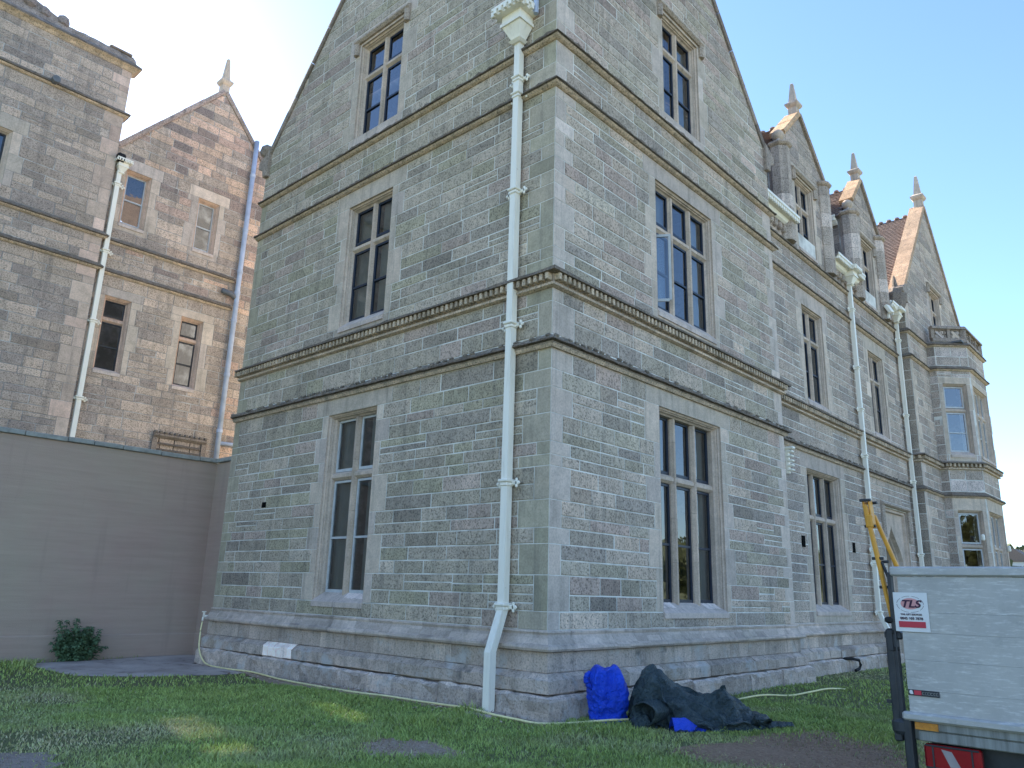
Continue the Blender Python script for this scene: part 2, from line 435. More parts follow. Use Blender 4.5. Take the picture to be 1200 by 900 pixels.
def lay_stones(b, fr, ua, ub, rows, excl, pal, hp=(), proud=(.006, .014), lens=(.42, 1.12), jit=.003, skip=None):
    for i, (za, zb) in enumerate(rows):
        free = [(ua, ub)]
        for (ea, eb) in excl.get(i, []):
            nf = []
            for (a, c) in free:
                if eb <= a or ea >= c: nf.append((a, c)); continue
                if ea > a: nf.append((a, ea))
                if eb < c: nf.append((eb, c))
            free = nf
        for (a, c) in free:
            if c-a < .06: continue
            u = a
            while u < c-1e-6:
                L = random.uniform(*lens)*(0.8+(zb-za)*1.1)
                if c-(u+L) < .24: L = c-u
                if L > 1.25: L *= .5
                e = u+L
                cells = [(u, e, za, zb)]
                if zb-za > .215 and random.random() < .06:
                    zm = za+(zb-za)*random.uniform(.42, .58); cells = [(u, e, za, zm), (u, e, zm, zb)]
                for (p, q, r, s) in cells:
                    if skip and skip((p+q)/2, (r+s)/2): continue
                    poly = rect(p+JOINT, q-JOINT, r+JOINT, s-JOINT)
                    if hp:
                        poly = clip(poly, hp)
                        if not poly or parea(poly) < .006: continue
                    b.piece('stone', fr, poly, -.03, random.uniform(*proud), .009, pick(pal, (p+q)/2, (r+s)/2), 'stone', jit)
                u = e
def lattice(rows, excl, g, a, c):
    for i in g: excl.setdefault(i, []).append((a, c))
def dress(b, fr, u0, u1, z0, z1, tint=None, proud=.006, hp=(), name='dressed_stone'):
    poly = rect(u0+.005, u1-.005, z0+.005, z1-.005)
    if hp: poly = clip(poly, hp)
    if poly: b.piece(name, fr, poly, -.03, proud+random.uniform(-.002, .002), .005, tint or pick([(.30, .295, .265), (.275, .275, .25), (.31, .30, .27), (.27, .268, .255)]), 'dressed')
def quoins(b, fr, rows, excl, z0, z1, u, side, first=True, wide=.52, narrow=.26, tints=None, gs=None):
    gs = gs or groups(rows, z0, z1, 1, 2); big = first
    for g in gs:
        wd = (wide if big else narrow)*random.uniform(.92, 1.08)
        a, c = (u, u+wd) if side > 0 else (u-wd, u)
        za, zb = rows[g[0]][0], rows[g[-1]][1]
        dress(b, fr, a, c, za, zb, tints and pick(tints), name='quoin'); lattice(rows, excl, g, a, c); big = not big
    return gs
def surround(b, fr, rows, excl, u0, u1, z0, z1, sill=.24, lint=.34, wide=.40, narrow=.20):
    """long and short dressed blocks round an opening; the rows have breaks at z0-sill, z0, z1, z1+lint"""
    for side in (-1, 1):
        big = random.random() < .5
        for g in groups(rows, z0, z1, 2, 3):
            wd = (wide if big else narrow)*random.uniform(.85, 1.15); big = not big
            a, c = (u0-wd, u0) if side < 0 else (u1, u1+wd)
            dress(b, fr, a, c, rows[g[0]][0], rows[g[-1]][1]); lattice(rows, excl, g, a, c)
    gl = [i for i, r in enumerate(rows) if r[0] >= z1-1e-4 and r[1] <= z1+lint+1e-4]
    if gl:
        wd = wide*1.02; dress(b, fr, u0-wd, u1+wd, rows[gl[0]][0], rows[gl[-1]][1]); lattice(rows, excl, gl, u0-wd, u1+wd)
    gs_ = [i for i, r in enumerate(rows) if r[0] >= z0-sill-1e-4 and r[1] <= z0+1e-4]
    if gs_:
        dress(b, fr, u0-wide*.4, u1+wide*.4, rows[gs_[0]][0], rows[gs_[-1]][1]); lattice(rows, excl, gs_, u0-wide*.4, u1+wide*.4)
    lattice(rows, excl, [i for i, r in enumerate(rows) if r[0] >= z0-1e-4 and r[1] <= z1+1e-4], u0, u1)

def sill_patch(wn, fr, u0, u1, z0, depth, rise, a, b_):
    P = lambda u, t: fr.P(u, .035+(-depth+.10-.035)*t, z0-.015+(rise+.015)*t+.004)
    n = 9; lo = [P(u0+(u1-u0)*i/n, a+random.uniform(-.08, .08)) for i in range(n+1)]; hi = [P(u0+(u1-u0)*i/n, b_+random.uniform(-.04, .04)) for i in range(n+1)]
    m = MB(); f = list(range(2*n+2)); m.add(lo+hi[::-1], [f[::-1] if fr.flip else f], (.42, .42, .42)); mk('sill_repair', m, 'dressed', wn, label='pale new mortar patch on the sill')
def bar(mb, fr, prof, a, b_, vertical, tint):
    """extrude the closed outline prof along z (prof in u,d) or along u (prof in d,z)"""
    n = len(prof); vs = []
    for t in (a, b_):
        for p in prof: vs.append(fr.P(p[0], p[1], t) if vertical else fr.P(t, p[0], p[1]))
    fs = [[i, (i+1) % n, n+(i+1) % n, n+i] for i in range(n)]+[list(range(n))[::-1], [n+i for i in range(n)]]
    ce = sum(vs, Vector())/len(vs); q = fs[0]
    nn = (vs[q[1]]-vs[q[0]]).cross(vs[q[2]]-vs[q[0]])
    if nn.dot(sum((vs[k] for k in q), Vector())/4-ce) < 0: fs = [f[::-1] for f in fs]
    mb.add(vs, fs, tint)
ST = (.285, .275, .25)
def window(b, fr, u0, u1, z0, z1, nl=1, zt=None, depth=.235, hood=False, sash='navy_paint', curtain=True, meet=True, rise=.15, pro=None, mull=.06, sash_w=.042, nose=.10, tintm=None, transom=True):
    dp = depth; tm = tintm or ST
    pro = pro or [(0, .006), (0, -.03), (.032, -.05), (.032, -.075), (.05, -.08), (.06, -.12), (.085, -.15), (.085, -dp)]
    mb = MB(); o = len(pro)
    for k in range(o-1):
        (o1, d1), (o2, d2) = pro[k], pro[k+1]
        L1 = [(u0+o1, z0-.02), (u0+o1, z1-o1), (u1-o1, z1-o1), (u1-o1, z0-.02)]; L2 = [(u0+o2, z0-.02), (u0+o2, z1-o2), (u1-o2, z1-o2), (u1-o2, z0-.02)]
        for i in range(3):
            q = [fr.P(L1[i][0], d1, L1[i][1]), fr.P(L1[i+1][0], d1, L1[i+1][1]), fr.P(L2[i+1][0], d2, L2[i+1][1]), fr.P(L2[i][0], d2, L2[i][1])]
            r = random.uniform(.93, 1.05)
            mb.add(q, [(0, 1, 2, 3) if fr.flip else (3, 2, 1, 0)], (tm[0]*r, tm[1]*r, tm[2]*r))
    wn = mk('window', mb, 'dressed', b.root)
    ins = pro[-1][0]; gd = -dp+.05                      # glass plane
    ms = MB(); zs = z0+rise
    bar(ms, fr, [(.035, z0-.10), (.035, z0-.015), (-dp+.10, zs), (-dp-.06, zs), (-dp-.06, z0-.10)], u0+.003, u1-.003, False, (.30, .295, .285)); mk('sill', ms, 'dressed', wn)
    ia, ib, zc = u0+ins, u1-ins, z1-ins
    lw = (ib-ia-(nl-1)*2*mull)/nl
    for k in range(nl-1):
        c = ia+lw*(k+1)+mull*(2*k+1); m = MB()
        zz = z0+rise*.35
        while zz < zc-.05:                              # mullion shafts are built of long stones
            ze = min(zc+.0, zz+random.uniform(.55, 1.0));
            if zc-ze < .3: ze = zc
            r = random.uniform(.86, 1.1); tn = (tm[0]*r*1.02, tm[1]*r, tm[2]*r*.97)
            bar(m, fr, [(c-.028, -nose), (c+.028, -nose), (c+mull, -nose-.06), (c+mull, -dp+.07), (c+mull*.8, -dp-.02), (c-mull*.8, -dp-.02), (c-mull, -dp+.07), (c-mull, -nose-.06)], zz+.002, ze-.002, True, tn); zz = ze
        mk('mullion', m, 'dressed', wn)
    if zt and transom:
        m = MB(); bar(m, fr, [(-nose-.012, zt-.03), (-nose-.012, zt+.03), (-nose-.07, zt+.075), (-dp+.0, zt+.075), (-dp, zt-.075), (-nose-.07, zt-.075)], ia-.04, ib+.04, False, (tm[0]*1.03, tm[1]*1.03, tm[2]*1.03)); mk('transom', m, 'dressed', wn)
    if hood:
        m = MB(); e = .13
        pf = lambda q: [(.0, q+.16), (.10, q+.09), (.10, q+.05), (.05, q), (0, q)]
        bar(m, fr, pf(z1+.06), u0-e-.07, u1+e+.07, False, (.24, .235, .215))
        for s_, u in ((-1, u0-e), (1, u1+e)):
            bar(m, fr, [(u-.07, 0), (u-.07, .05), (u-.02, .10), (u+.02, .10), (u+.07, .05), (u+.07, 0)], z1-.22, z1+.06, True, (.23, .225, .205))
        mk('hood_mould', m, 'crust', wn)
    tiers = [(zs, zt-.085 if transom else zt), (zt+.085 if transom else zt, zc)] if zt else [(zs, zc)]
    for k in range(nl):
        a = ia+k*(lw+2*mull); c = a+lw
        for ti, (za, zb) in enumerate(tiers):
            m = MB(); s_ = sash_w; dd = .045
            def fb(p, q, r, s2, off=0): bar(m, fr, [(gd-dd/2+off, r), (gd+dd/2+off, r), (gd+dd/2+off, s2), (gd-dd/2+off, s2)], p, q, False, (.1, .1, .1))
            fb(a, a+s_, za, zb); fb(c-s_, c, za, zb); fb(a+s_, c-s_, za, za+s_*1.3, .002); fb(a+s_, c-s_, zb-s_, zb, .002)
            if ti == 0 and meet: fb(a+s_, c-s_, za+(zb-za)*.47, za+(zb-za)*.47+.04, .006)
            mk('sash', m, sash, wn)
            m = MB(); f = [fr.P(a+s_*.5, gd, za+.01), fr.P(c-s_*.5, gd, za+.01), fr.P(c-s_*.5, gd, zb-.01), fr.P(a+s_*.5, gd, zb-.01)]
            tl = random.uniform(-.004, .004); f[2] = f[2]+fr.N*tl; f[3] = f[3]+fr.N*tl
            m.add(f, [(0, 1, 2, 3) if not fr.flip else (3, 2, 1, 0)]); mk('pane', m, 'glass', wn)
    if curtain:
        for (ca, cb) in curtain if hasattr(curtain, '__len__') else ((ia-.05, ia+(ib-ia)*.34), (ib-(ib-ia)*.30, ib+.05)):
            m = MB(); n = max(4, int((cb-ca)/.035)); pts = []
            for i in range(n+1): pts.append((ca+(cb-ca)*i/n, -dp-.07+(.028 if i % 2 else -.028)*random.uniform(.6, 1.3)))
            for i in range(n):
                (p, d1), (q, d2) = pts[i], pts[i+1]
                m.add([fr.P(p, d1, zs-.3), fr.P(q, d2, zs-.3), fr.P(q, d2, z1+.1), fr.P(p, d1, z1+.1)], [(0, 1, 2, 3)])
            mk('curtain', m, 'curtain', wn)
    return wn

# string courses: (profile, tints); z is the underside on the wall
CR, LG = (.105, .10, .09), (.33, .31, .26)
def string_prof(kind, z):
    if kind == 'weathered':
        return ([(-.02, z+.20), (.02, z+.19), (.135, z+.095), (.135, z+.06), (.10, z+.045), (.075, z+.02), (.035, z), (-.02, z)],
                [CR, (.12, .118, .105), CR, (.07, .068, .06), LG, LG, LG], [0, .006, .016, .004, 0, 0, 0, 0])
    if kind == 'dentil':
        return ([(-.02, z+.32), (.02, z+.31), (.19, z+.245), (.19, z+.205), (.06, z+.20), (.06, z+.07), (.085, z+.055), (.085, z+.02), (.03, z), (-.02, z)],
                [(.24, .235, .215), (.21, .205, .19), (.11, .108, .1), (.13, .125, .11), (.20, .19, .16), LG, LG, LG, LG], [0, .004, .006, .003, 0, 0, 0, 0, 0, 0])
    if kind == 'lumpy':
        return ([(-.02, z+.22), (.02, z+.21), (.15, z+.12), (.15, z+.085), (.085, z+.075), (.085, z+.045), (.05, z+.0), (-.02, z)],
                [(.17, .17, .155), (.15, .15, .132), CR, (.08, .078, .07), (.16, .155, .135), LG, LG], [0, .008, .018, .005, 0, 0, 0, 0])
def string_course(b, path, kind, z, dent=0, tooth=0):
    p, t_, j = string_prof(kind, z); mb = MB(); sweep(mb, path, p, t_, step=.09 if kind != 'dentil' else .25, jit=j)
    o = mk('string_course', mb, 'crust', b.root)
    if dent or tooth:
        d_ = MB(); pa = [Vector(q) for q in path]
        for i in range(len(pa)-1):
            v = pa[i+1]-pa[i]; L = v.length; v.normalize(); n = Vector((v.y, -v.x)); a = dent or tooth; k = int(L/a)
            if k < 1: continue
            R = Matrix(((v.x, n.x, 0), (v.y, n.y, 0), (0, 0, 1)))
            for q in range(k+1):
                s_ = (q)*L/k; c = pa[i]+v*s_
                if dent: d_.box((c+n*.105).to_3d()+Vector((0, 0, z+.145)), (a*.52, .11, .108), pick([(.25, .235, .19), (.30, .28, .225), (.34, .32, .26)]), R, .006)
                elif random.random() < .72:
                    d_.box((c+n*.085).to_3d()+Vector((0, 0, z+.165+random.uniform(-.01, .012))), (a*.45, .07, .065), pick([(.10, .1, .09), (.16, .16, .145), (.13, .13, .115)]), R @ Matrix.Rotation(rad(-34), 3, 'X'), .012)
        mk('dentil' if dent else 'weathering_lumps', d_, 'crust', o, kind='stuff')
    return o

def skew(b, fr, u0, z0, u1, z1, wd=.34, th=.12, over=.07, seg=.95, tint=(.16, .155, .145), depth=.0):
    """raking coping stones on a gable, from the foot to the apex"""
    a = Vector((u0, z0)); c = Vector((u1, z1)); L = (c-a).length; v = (c-a)/L; n = Vector((-v.y, v.x)) if v.x > 0 else Vector((v.y, -v.x))
    if n.y < 0: n = -n
    k = max(2, round(L/seg))
    for i in range(k):
        p = a+v*(L*i/k+.004); q = a+v*(L*(i+1)/k-.004); m = MB(); r = random.uniform(.75, 1.25)
        jit = random.uniform(-.006, .006)
        P4 = [p-n*th*.25, q-n*th*.25, q+n*(th+jit), p+n*(th+jit)]
        pr_ = [(p, q)]
        lo0, hi0 = -wd, over
        vs = []
        for d in (over, over-.03):
            pass
        vs = [fr.P(P4[0].x, over-.02, P4[0].y), fr.P(P4[1].x, over-.02, P4[1].y), fr.P((q+n*.03).x, over, (q+n*.03).y), fr.P((p+n*.03).x, over, (p+n*.03).y),
              fr.P(P4[2].x, over-.02, P4[2].y), fr.P(P4[3].x, over-.02, P4[3].y),
              fr.P(P4[0].x, -wd, P4[0].y), fr.P(P4[1].x, -wd, P4[1].y), fr.P(P4[2].x, -wd, P4[2].y), fr.P(P4[3].x, -wd, P4[3].y)]
        fs = [(0, 1, 2, 3), (3, 2, 4, 5), (5, 4, 8, 9), (1, 0, 6, 7), (0, 3, 5, 9, 6), (2, 1, 7, 8, 4), (7, 6, 9, 8)]
        ce = sum(vs, Vector())/len(vs); out = []
        for f in fs:
            nn = (vs[f[1]]-vs[f[0]]).cross(vs[f[2]]-vs[f[0]]); fc = sum((vs[k2] for k2 in f), Vector())/len(f)
            out.append(f if nn.dot(fc-ce) > 0 else f[::-1])
        m.add(vs, out, (tint[0]*r, tint[1]*r, tint[2]*r)); mk('skew_stone', m, 'crust', b.root)
def kneeler(b, fr, u, z, side, s=1.0, tint=(.2, .195, .18)):
    m = MB(); pf = [(u-side*.18*s, z-.42*s), (u+side*.02*s, z-.40*s), (u+side*.06*s, z-.22*s), (u+side*.26*s, z-.10*s), (u+side*.26*s, z+.05*s), (u+side*.10*s, z+.16*s), (u-side*.18*s, z+.30*s)]
    if (side < 0): pf = pf[::-1]
    slab(m, fr, pf, -.34, .10, .02, tint, 0, True); mk('kneeler', m, 'crust', b.root)
def finial(b, x, y, z, h=1.0, s=1.0, rot=0.0):
    m = MB(); c = (.30, .285, .25); q = math.pi/4+rot; k = 1.414*s
    m.lathe((x, y, z), [(.15*k, -.25), (.15*k, .10*h), (.20*k, .14*h), (.24*k, .20*h), (.24*k, .25*h), (.17*k, .29*h), (.125*k, .33*h), (.05*k, .97*h), (.02*k, h)], 4, c, q)
    mk('finial', m, 'dressed', b.root)

def tile_slope(name, b, p00, p10, p01, p11, exp=.115, wid=.18, detail=True, parent=None):
    """rows of tiles on the sheet p00-p10 (eaves) to p01-p11 (top)"""
    p00, p10, p01, p11 = map(Vector, (p00, p10, p01, p11)); mb = MB()
    n = (p10-p00).cross(p01-p00).normalized()
    if n.z < 0: n = -n
    H = ((p01-p00).length+(p11-p10).length)/2; k = max(1, int(H/exp))
    for i in range(k):
        a0, a1 = i/k, (i+1)/k
        e0, e1 = p00.lerp(p01, a0), p10.lerp(p11, a0); t0, t1 = p00.lerp(p01, a1), p10.lerp(p11, a1)
        m = max(1, int((e1-e0).length/wid)) if detail else 1
        for j in range(m):
            s0, s1 = (j+(.04 if detail else 0))/m, (j+1-(.04 if detail else 0))/m
            if detail and i % 2: s0 = min(1, s0+.5/m); s1 = min(1, s1+.5/m)
            h = .030+random.uniform(0, .010); r = random.uniform(.8, 1.2)
            A, B, Cc, D = e0.lerp(e1, s0), e0.lerp(e1, s1), t0.lerp(t1, s1), t0.lerp(t1, s0)
            vs = [A, B, A+n*h, B+n*h, Cc+n*.006, D+n*.006]
            f1, f2 = (2, 3, 4, 5), (0, 1, 3, 2)
            if (vs[3]-vs[2]).cross(vs[5]-vs[2]).dot(n) < 0: f1, f2 = f1[::-1], f2[::-1]
            mb.add(vs, [f1, f2], (r, r, r))
    if detail:
        mb.add([p00, p10, p11, p01], [(0, 1, 2, 3) if (p10-p00).cross(p01-p00).z > 0 else (3, 2, 1, 0)])
    return mk(name, mb, 'tile', parent or b.root, kind='stuff' if detail else None)

# ------------------------------------------------------------------ pipes
def downpipe(b, path, label, sec=.105, mat='white_paint', clamps=(), hopper=None, out=(0, -1, 0), side=(1, 0, 0), rnd=False, ears=True):
    mb = MB(); pts = [Vector(p) for p in path]; out = Vector(out); side = Vector(side)
    if rnd: mb.tube(pts, sec/2, 12)
    else:
        rings = []
        for i, p in enumerate(pts):
            d0 = (p-pts[i-1]).normalized() if i else (pts[1]-p).normalized(); d1 = (pts[i+1]-p).normalized() if i < len(pts)-1 else d0
            rings.append([p+side*(sx*sec/2)+out*(sy*sec/2) for sx, sy in ((-1, -1), (1, -1), (1, 1), (-1, 1))])
        vs = [q for r in rings for q in r]; fs = []
        for i in range(len(rings)-1):
            for k in range(4): fs.append((i*4+k, i*4+(k+1) % 4, (i+1)*4+(k+1) % 4, (i+1)*4+k))
        fs += [(0, 1, 2, 3), tuple(len(vs)-4+k for k in range(4))[::-1]]
        q = fs[0]; nn = (vs[q[1]]-vs[q[0]]).cross(vs[q[2]]-vs[q[0]]); ce = (rings[0][0]+rings[0][2]+rings[1][0]+rings[1][2])/4
        if nn.dot(sum((vs[k] for k in q), Vector())/4-ce) < 0: fs = [f[::-1] for f in fs]
        mb.add(vs, fs)
    o = mk('downpipe', mb, mat, b.root, label=label, smooth=rnd)
    R = Matrix((side, out, Vector((0, 0, 1)))).transposed()
    for z in clamps:
        for i in range(len(pts)-1):
            if min(pts[i].z, pts[i+1].z) <= z <= max(pts[i].z, pts[i+1].z) and abs(pts[i].z-pts[i+1].z) > .3:
                p = pts[i].lerp(pts[i+1], (z-pts[i].z)/(pts[i+1].z-pts[i].z)); m = MB()
                if rnd:
                    m.tube([p+Vector((0, 0, -.05)), p+Vector((0, 0, .05))], sec/2+.014, 12)
                else:
                    m.box(p+Vector((0, 0, -.02)), (sec+.035, sec+.035, .05), rot=R, bev=.008); m.box(p+Vector((0, 0, .032)), (sec+.075, sec+.075, .045), rot=R, bev=.012)
                if ears:
                    for s_ in (-1, 1):
                        e = p+side*(s_*(sec/2+.06))-out*(sec*.30)
                        m.box(e, (.13, .03, .06), rot=R, bev=.008)
                        m.box(e+side*(s_*.045), (.045, .03, .14), rot=R, bev=.012); m.box(e+side*(s_*.085), (.05, .03, .05), rot=R @ Matrix.Rotation(rad(45), 3, 'Y'), bev=.01)
                mk('pipe_clamp', m, mat, o)
    if hopper:
        p, s_ = Vector(hopper[0]), hopper[1]; m = MB()
        rows = [(.09, -.30), (.13, -.26), (.10, -.22), (.20, 0.0), (.225, .0), (.225, .06), (.205, .06), (.205, .20), (.30, .20), (.30, .31), (.33, .31), (.33, .36), (.28, .36)]
        rings = [[p+(side*(sx*r)+out*(max(sy, -1)*r*.8+(r-.1)*.35))*s_+Vector((0, 0, z*s_)) for sx, sy in ((-1, -1), (1, -1), (1, 1), (-1, 1))] for r, z in rows]
        vs = [q for r in rings for q in r]; fs = []
        for i in range(len(rings)-1):
            for k in range(4): fs.append((i*4+k, i*4+(k+1) % 4, (i+1)*4+(k+1) % 4, (i+1)*4+k))
        fs += [(0, 1, 2, 3)[::-1], tuple(len(vs)-4+k for k in range(4))]
        if side.cross(out).z < 0: fs = [f[::-1] for f in fs]
        m.add(vs, fs)
        for k in range(-2, 3):                           # small blocks under the rim
            m.box(p+(side*(k*.115)+out*(.335))*s_+Vector((0, 0, .255*s_)), (.06*s_, .07*s_, .10*s_), rot=R, bev=.004)
        for k in (0, 1, 2):
            for q in (-1, 1): m.box(p+(side*(q*.315)+out*(.30-.13*k))*s_+Vector((0, 0, .255*s_)), (.07*s_, .06*s_, .10*s_), rot=R, bev=.004)
        mk('hopper', m, mat, o)
    return o
def gutter(b, a, c, z, d=.24, out=(0, -1, 0), mat='white_paint', parent=None):
    """ornamental cast gutter with a row of teeth under the lip, from plan point a to c"""
    a, c = Vector((*a, 0)), Vector((*c, 0)); v = (c-a).normalized(); o = Vector(out); mb = MB()
    prof = [(-.02, z-.12), (.04, z-.14), (.10, z-.10), (.14, z-.02), (d-.06, z-.01), (d-.05, z+.07), (d, z+.09), (d, z+.16), (d-.03, z+.16), (d-.05, z+.06), (-.02, z+.0)]
    n = len(prof); vs = [p+o*q[0]+Vector((0, 0, q[1])) for p in (a, c) for q in prof]
    fs = [(i, (i+1) % n, n+(i+1) % n, n+i) for i in range(n)]+[tuple(range(n))[::-1], tuple(n+i for i in range(n))]
    q = fs[5]; nn = (vs[q[1]]-vs[q[0]]).cross(vs[q[2]]-vs[q[0]])
    if nn.dot(o) < 0: fs = [f[::-1] for f in fs]
    mb.add(vs, fs); L = (c-a).length; k = int(L/.11); R = Matrix((v, o, Vector((0, 0, 1)))).transposed()
    for i in range(k): mb.box(a+v*((i+.5)*L/k)+o*(d-.045)+Vector((0, 0, z+.03)), (.055, .06, .10), rot=R)
    return mk('gutter', mb, mat, parent or b.root)

# ------------------------------------------------------------------ levels shared by the whole front
PL, S1, S2, S3, S4 = 1.114, 5.134, 6.09, 9.62, 10.517
WL, WR = 9.282, 8.133
FR = Frame((0, 0, 0), (1, 0, 0), (0, -1, 0)); FL = Frame((0, 0, 0), (0, 1, 0), (-1, 0, 0))
FW = Frame((0, .40, 0), (1, 0, 0), (0, -1, 0)); FP = Frame((0, .03, 0), (1, 0, 0), (0, -1, 0))

def plain_wall(b, pts, mat='mortar_old', name='wall'):
    m = MB(); m.add([Vector(p) for p in pts], [tuple(range(len(pts)))]); return mk(name, m, mat, b.root)
def cut_path(path, lo=.8, hi=1.3):
    """split a plan path into stone lengths, corners kept inside a stone"""
    path = [Vector(p) for p in path]; out = []; cur = [path[0]]
    for i in range(len(path)-1):
        a, c = path[i], path[i+1]; L = (c-a).length; v = (c-a)/L; s = random.uniform(.45, .75) if i else random.uniform(lo, hi); last = i == len(path)-2
        while s < L-(.25 if last else .4):
            p = a+v*s; cur.append(p-v*.003); out.append(cur); cur = [p+v*.003]; s += random.uniform(lo, hi)
        cur.append(c)
    out.append(cur); return out
PLINTH_T = [(.29, .28, .26), (.26, .255, .238), (.31, .30, .28), (.245, .24, .225), (.275, .268, .25), (.29, .28, .26)]
def plinth(b, path, white=None, foot=True):
    prof = [(-.02, PL), (.03, PL-.003), (.048, PL-.022), (.035, PL-.047), (.03, PL-.06), (.055, PL-.10), (.105, PL-.175), (.148, PL-.20), (.158, PL-.232), (.14, PL-.262), (.06, PL-.276), (-.02, PL-.276)]
    for seg in cut_path(path, .9, 1.45):
        m = MB(); c = pick(PLINTH_T); sweep(m, seg, prof, [c]*11, step=.3, jit=[0, .002, .003, 0, 0, .002, .003, .003, .003, .002, 0, 0]); mk('moulding_stone', m, 'dressed', b.root)
    for seg in cut_path(path, .45, .85):
        m = MB(); c = pick(PLINTH_T); sweep(m, seg, [(-.02, PL-.278), (.052, PL-.279), (.058, PL-.285), (.058, .585), (.052, .578), (-.02, .578)], [c]*5, step=.3, jit=[0, 0, .002, .002, 0, 0]); mk('plinth_stone', m, 'plinth', b.root)
    segs = cut_path(path, .65, 1.1)
    for k, seg in enumerate(segs):
        m = MB(); c = pick(PLINTH_T); r = random.uniform(.85, 1.15); c = tuple(x*r for x in c); lab = None
        mid = (seg[0]+seg[-1])/2
        if white and (mid-Vector(white)).length < .55 and not any(getattr(b, 'wh', [])):
            c = (.60, .60, .585); b.wh = [1]; lab = 'clean white replacement stone'
        jj = random.uniform(-.012, .012)
        sweep(m, seg, [(-.02, .575), (.06, .572), (.085+jj, .555), (.165+jj, .50), (.172+jj, .485), (.172+jj, .335), (.15, .322), (-.02, .322)], [c]*7, step=.16, jit=[0, .003, .006, .008, .008, .008, .005, 0]); mk('plinth_stone', m, 'dressed' if lab else 'plinth', b.root, label=lab)
    if foot:
        for seg in cut_path(path, .5, 1.2):
            m = MB(); c = pick(PLINTH_T); k = random.uniform(.85, 1.1); c = tuple(x*k for x in c); jj = random.uniform(-.02, .03); zt = .315+random.uniform(-.02, .003)
            sweep(m, seg, [(-.02, zt), (.17, zt-.005), (.215+jj, zt-.03), (.235+jj, zt-.075), (.235+jj, .12), (.245+jj, -.08)], [(.33, .325, .31), (.36, .355, .34), c, c, c], step=.13, jit=[0, .01, .014, .014, .014, .01]); mk('footing_stone', m, 'plinth', b.root)

# ================================================================== the gabled corner building
B1 = Building('tall gabled stone corner building with white pipe near its corner', 'building', (4, 4.6, 0))
brk = [PL, 1.36, 4.82, S1, S1+.22, S2, S2+.30, 6.60, 9.26, S3, S3+.2, S4, S4+.19, 10.93, 13.29, 13.62, 17.4]
rows = gen_rows(brk)
exL, exR = {}, {}
qz = [(PL, S1), (S1, S2), (S2, S3), (S3, S4), (S4, 13.29)]
for i, (za, zb) in enumerate(qz):
    g = groups(rows, za, zb, 1, 2)
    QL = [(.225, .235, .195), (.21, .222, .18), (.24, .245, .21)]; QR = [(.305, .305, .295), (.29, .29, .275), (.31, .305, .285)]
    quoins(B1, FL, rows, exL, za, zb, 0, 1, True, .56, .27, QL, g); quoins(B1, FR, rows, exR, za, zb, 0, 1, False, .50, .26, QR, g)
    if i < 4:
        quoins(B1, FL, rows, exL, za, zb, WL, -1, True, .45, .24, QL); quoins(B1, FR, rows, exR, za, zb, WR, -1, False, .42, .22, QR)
winL = [(4.10, 5.60, 1.36, 4.82), (4.12, 5.54, 6.60, 9.26), (4.17, 5.63, 10.80, 13.29)]
winR = [(2.95, 5.16, 1.36, 4.82), (2.98, 5.14, 6.60, 9.26), (3.38, 4.82, 10.80, 13.29)]
for ex, fr, ws in ((exL, FL, winL), (exR, FR, winR)):
    for (a, c, z0, z1) in ws:
        zz0 = 10.93 if z0 == 10.80 else z0
        surround(B1, fr, rows, ex, a, c, zz0, z1, sill=.24, lint=.36)
        if z0 == 10.80: lattice(rows, ex, [i for i, r in enumerate(rows) if S4 < r[0] < 10.93], a-.1, c+.1)
sR, sL = 1.157, 1.18
aR, aL = 16.83, 17.20
hpR = [(sR, 1, aR+sR*4.07), (-sR, 1, aR-sR*4.07)]; hpL = [(sL, 1, aL+sL*4.64), (-sL, 1, aL-sL*4.64)]
lay_stones(B1, FL, 0, WL, rows, exL, PAL_GREEN, hpL); lay_stones(B1, FR, 0, WR, rows, exR, PAL_MAIN, hpR)
for (a, c, z0, z1) in (winL[2],): dress(B1, FL, a-.1, c+.1, S4+.19, 10.80)
for (a, c, z0, z1) in (winR[2],): dress(B1, FR, a-.1, c+.1, S4+.19, 10.80)
wall_face(B1, FL, WL, 17.3, winL, hpL); wall_face(B1, FR, WR, 17.3, winR, hpR)
plain_wall(B1, [(WR, 0, 0), (WR, WL, 0), (WR, WL, 12.2), (WR, 0, 12.2)]); plain_wall(B1, [(0, WL, 0), (WR, WL, 0), (WR, WL, 12.2), (4.07, WL, 16.8), (0, WL, 12.2)])
plain_wall(B1, [(WR, 0, 12.0), (WR, WL, 12.0), (WR, 4.64, 17.1)])
E2 = ('curtain',)
wL0 = window(B1, FL, *winL[0], 2, 3.64, depth=.275, nose=.12, sash='white_sash'); sill_patch(wL0, FL, 4.17, 4.74, 1.36, .275, .15, .45, .97); window(B1, FL, *winL[1], 2, 8.34, curtain=((4.18, 4.72), (5.0, 5.5))); window(B1, FL, *winL[2], 2, 12.50, hood=True, curtain=False)
wR0 = window(B1, FR, *winR[0], 3, 3.62, depth=.315, nose=.15, mull=.064); sill_patch(wR0, FR, 3.05, 3.50, 1.36, .315, .15, .5, .97); sill_patch(wR0, FR, 4.55, 5.05, 1.36, .315, .15, .42, .97); wR1 = window(B1, FR, *winR[1], 3, 8.37, depth=.225, nose=.09); window(B1, FR, *winR[2], 2, 12.58, hood=True)
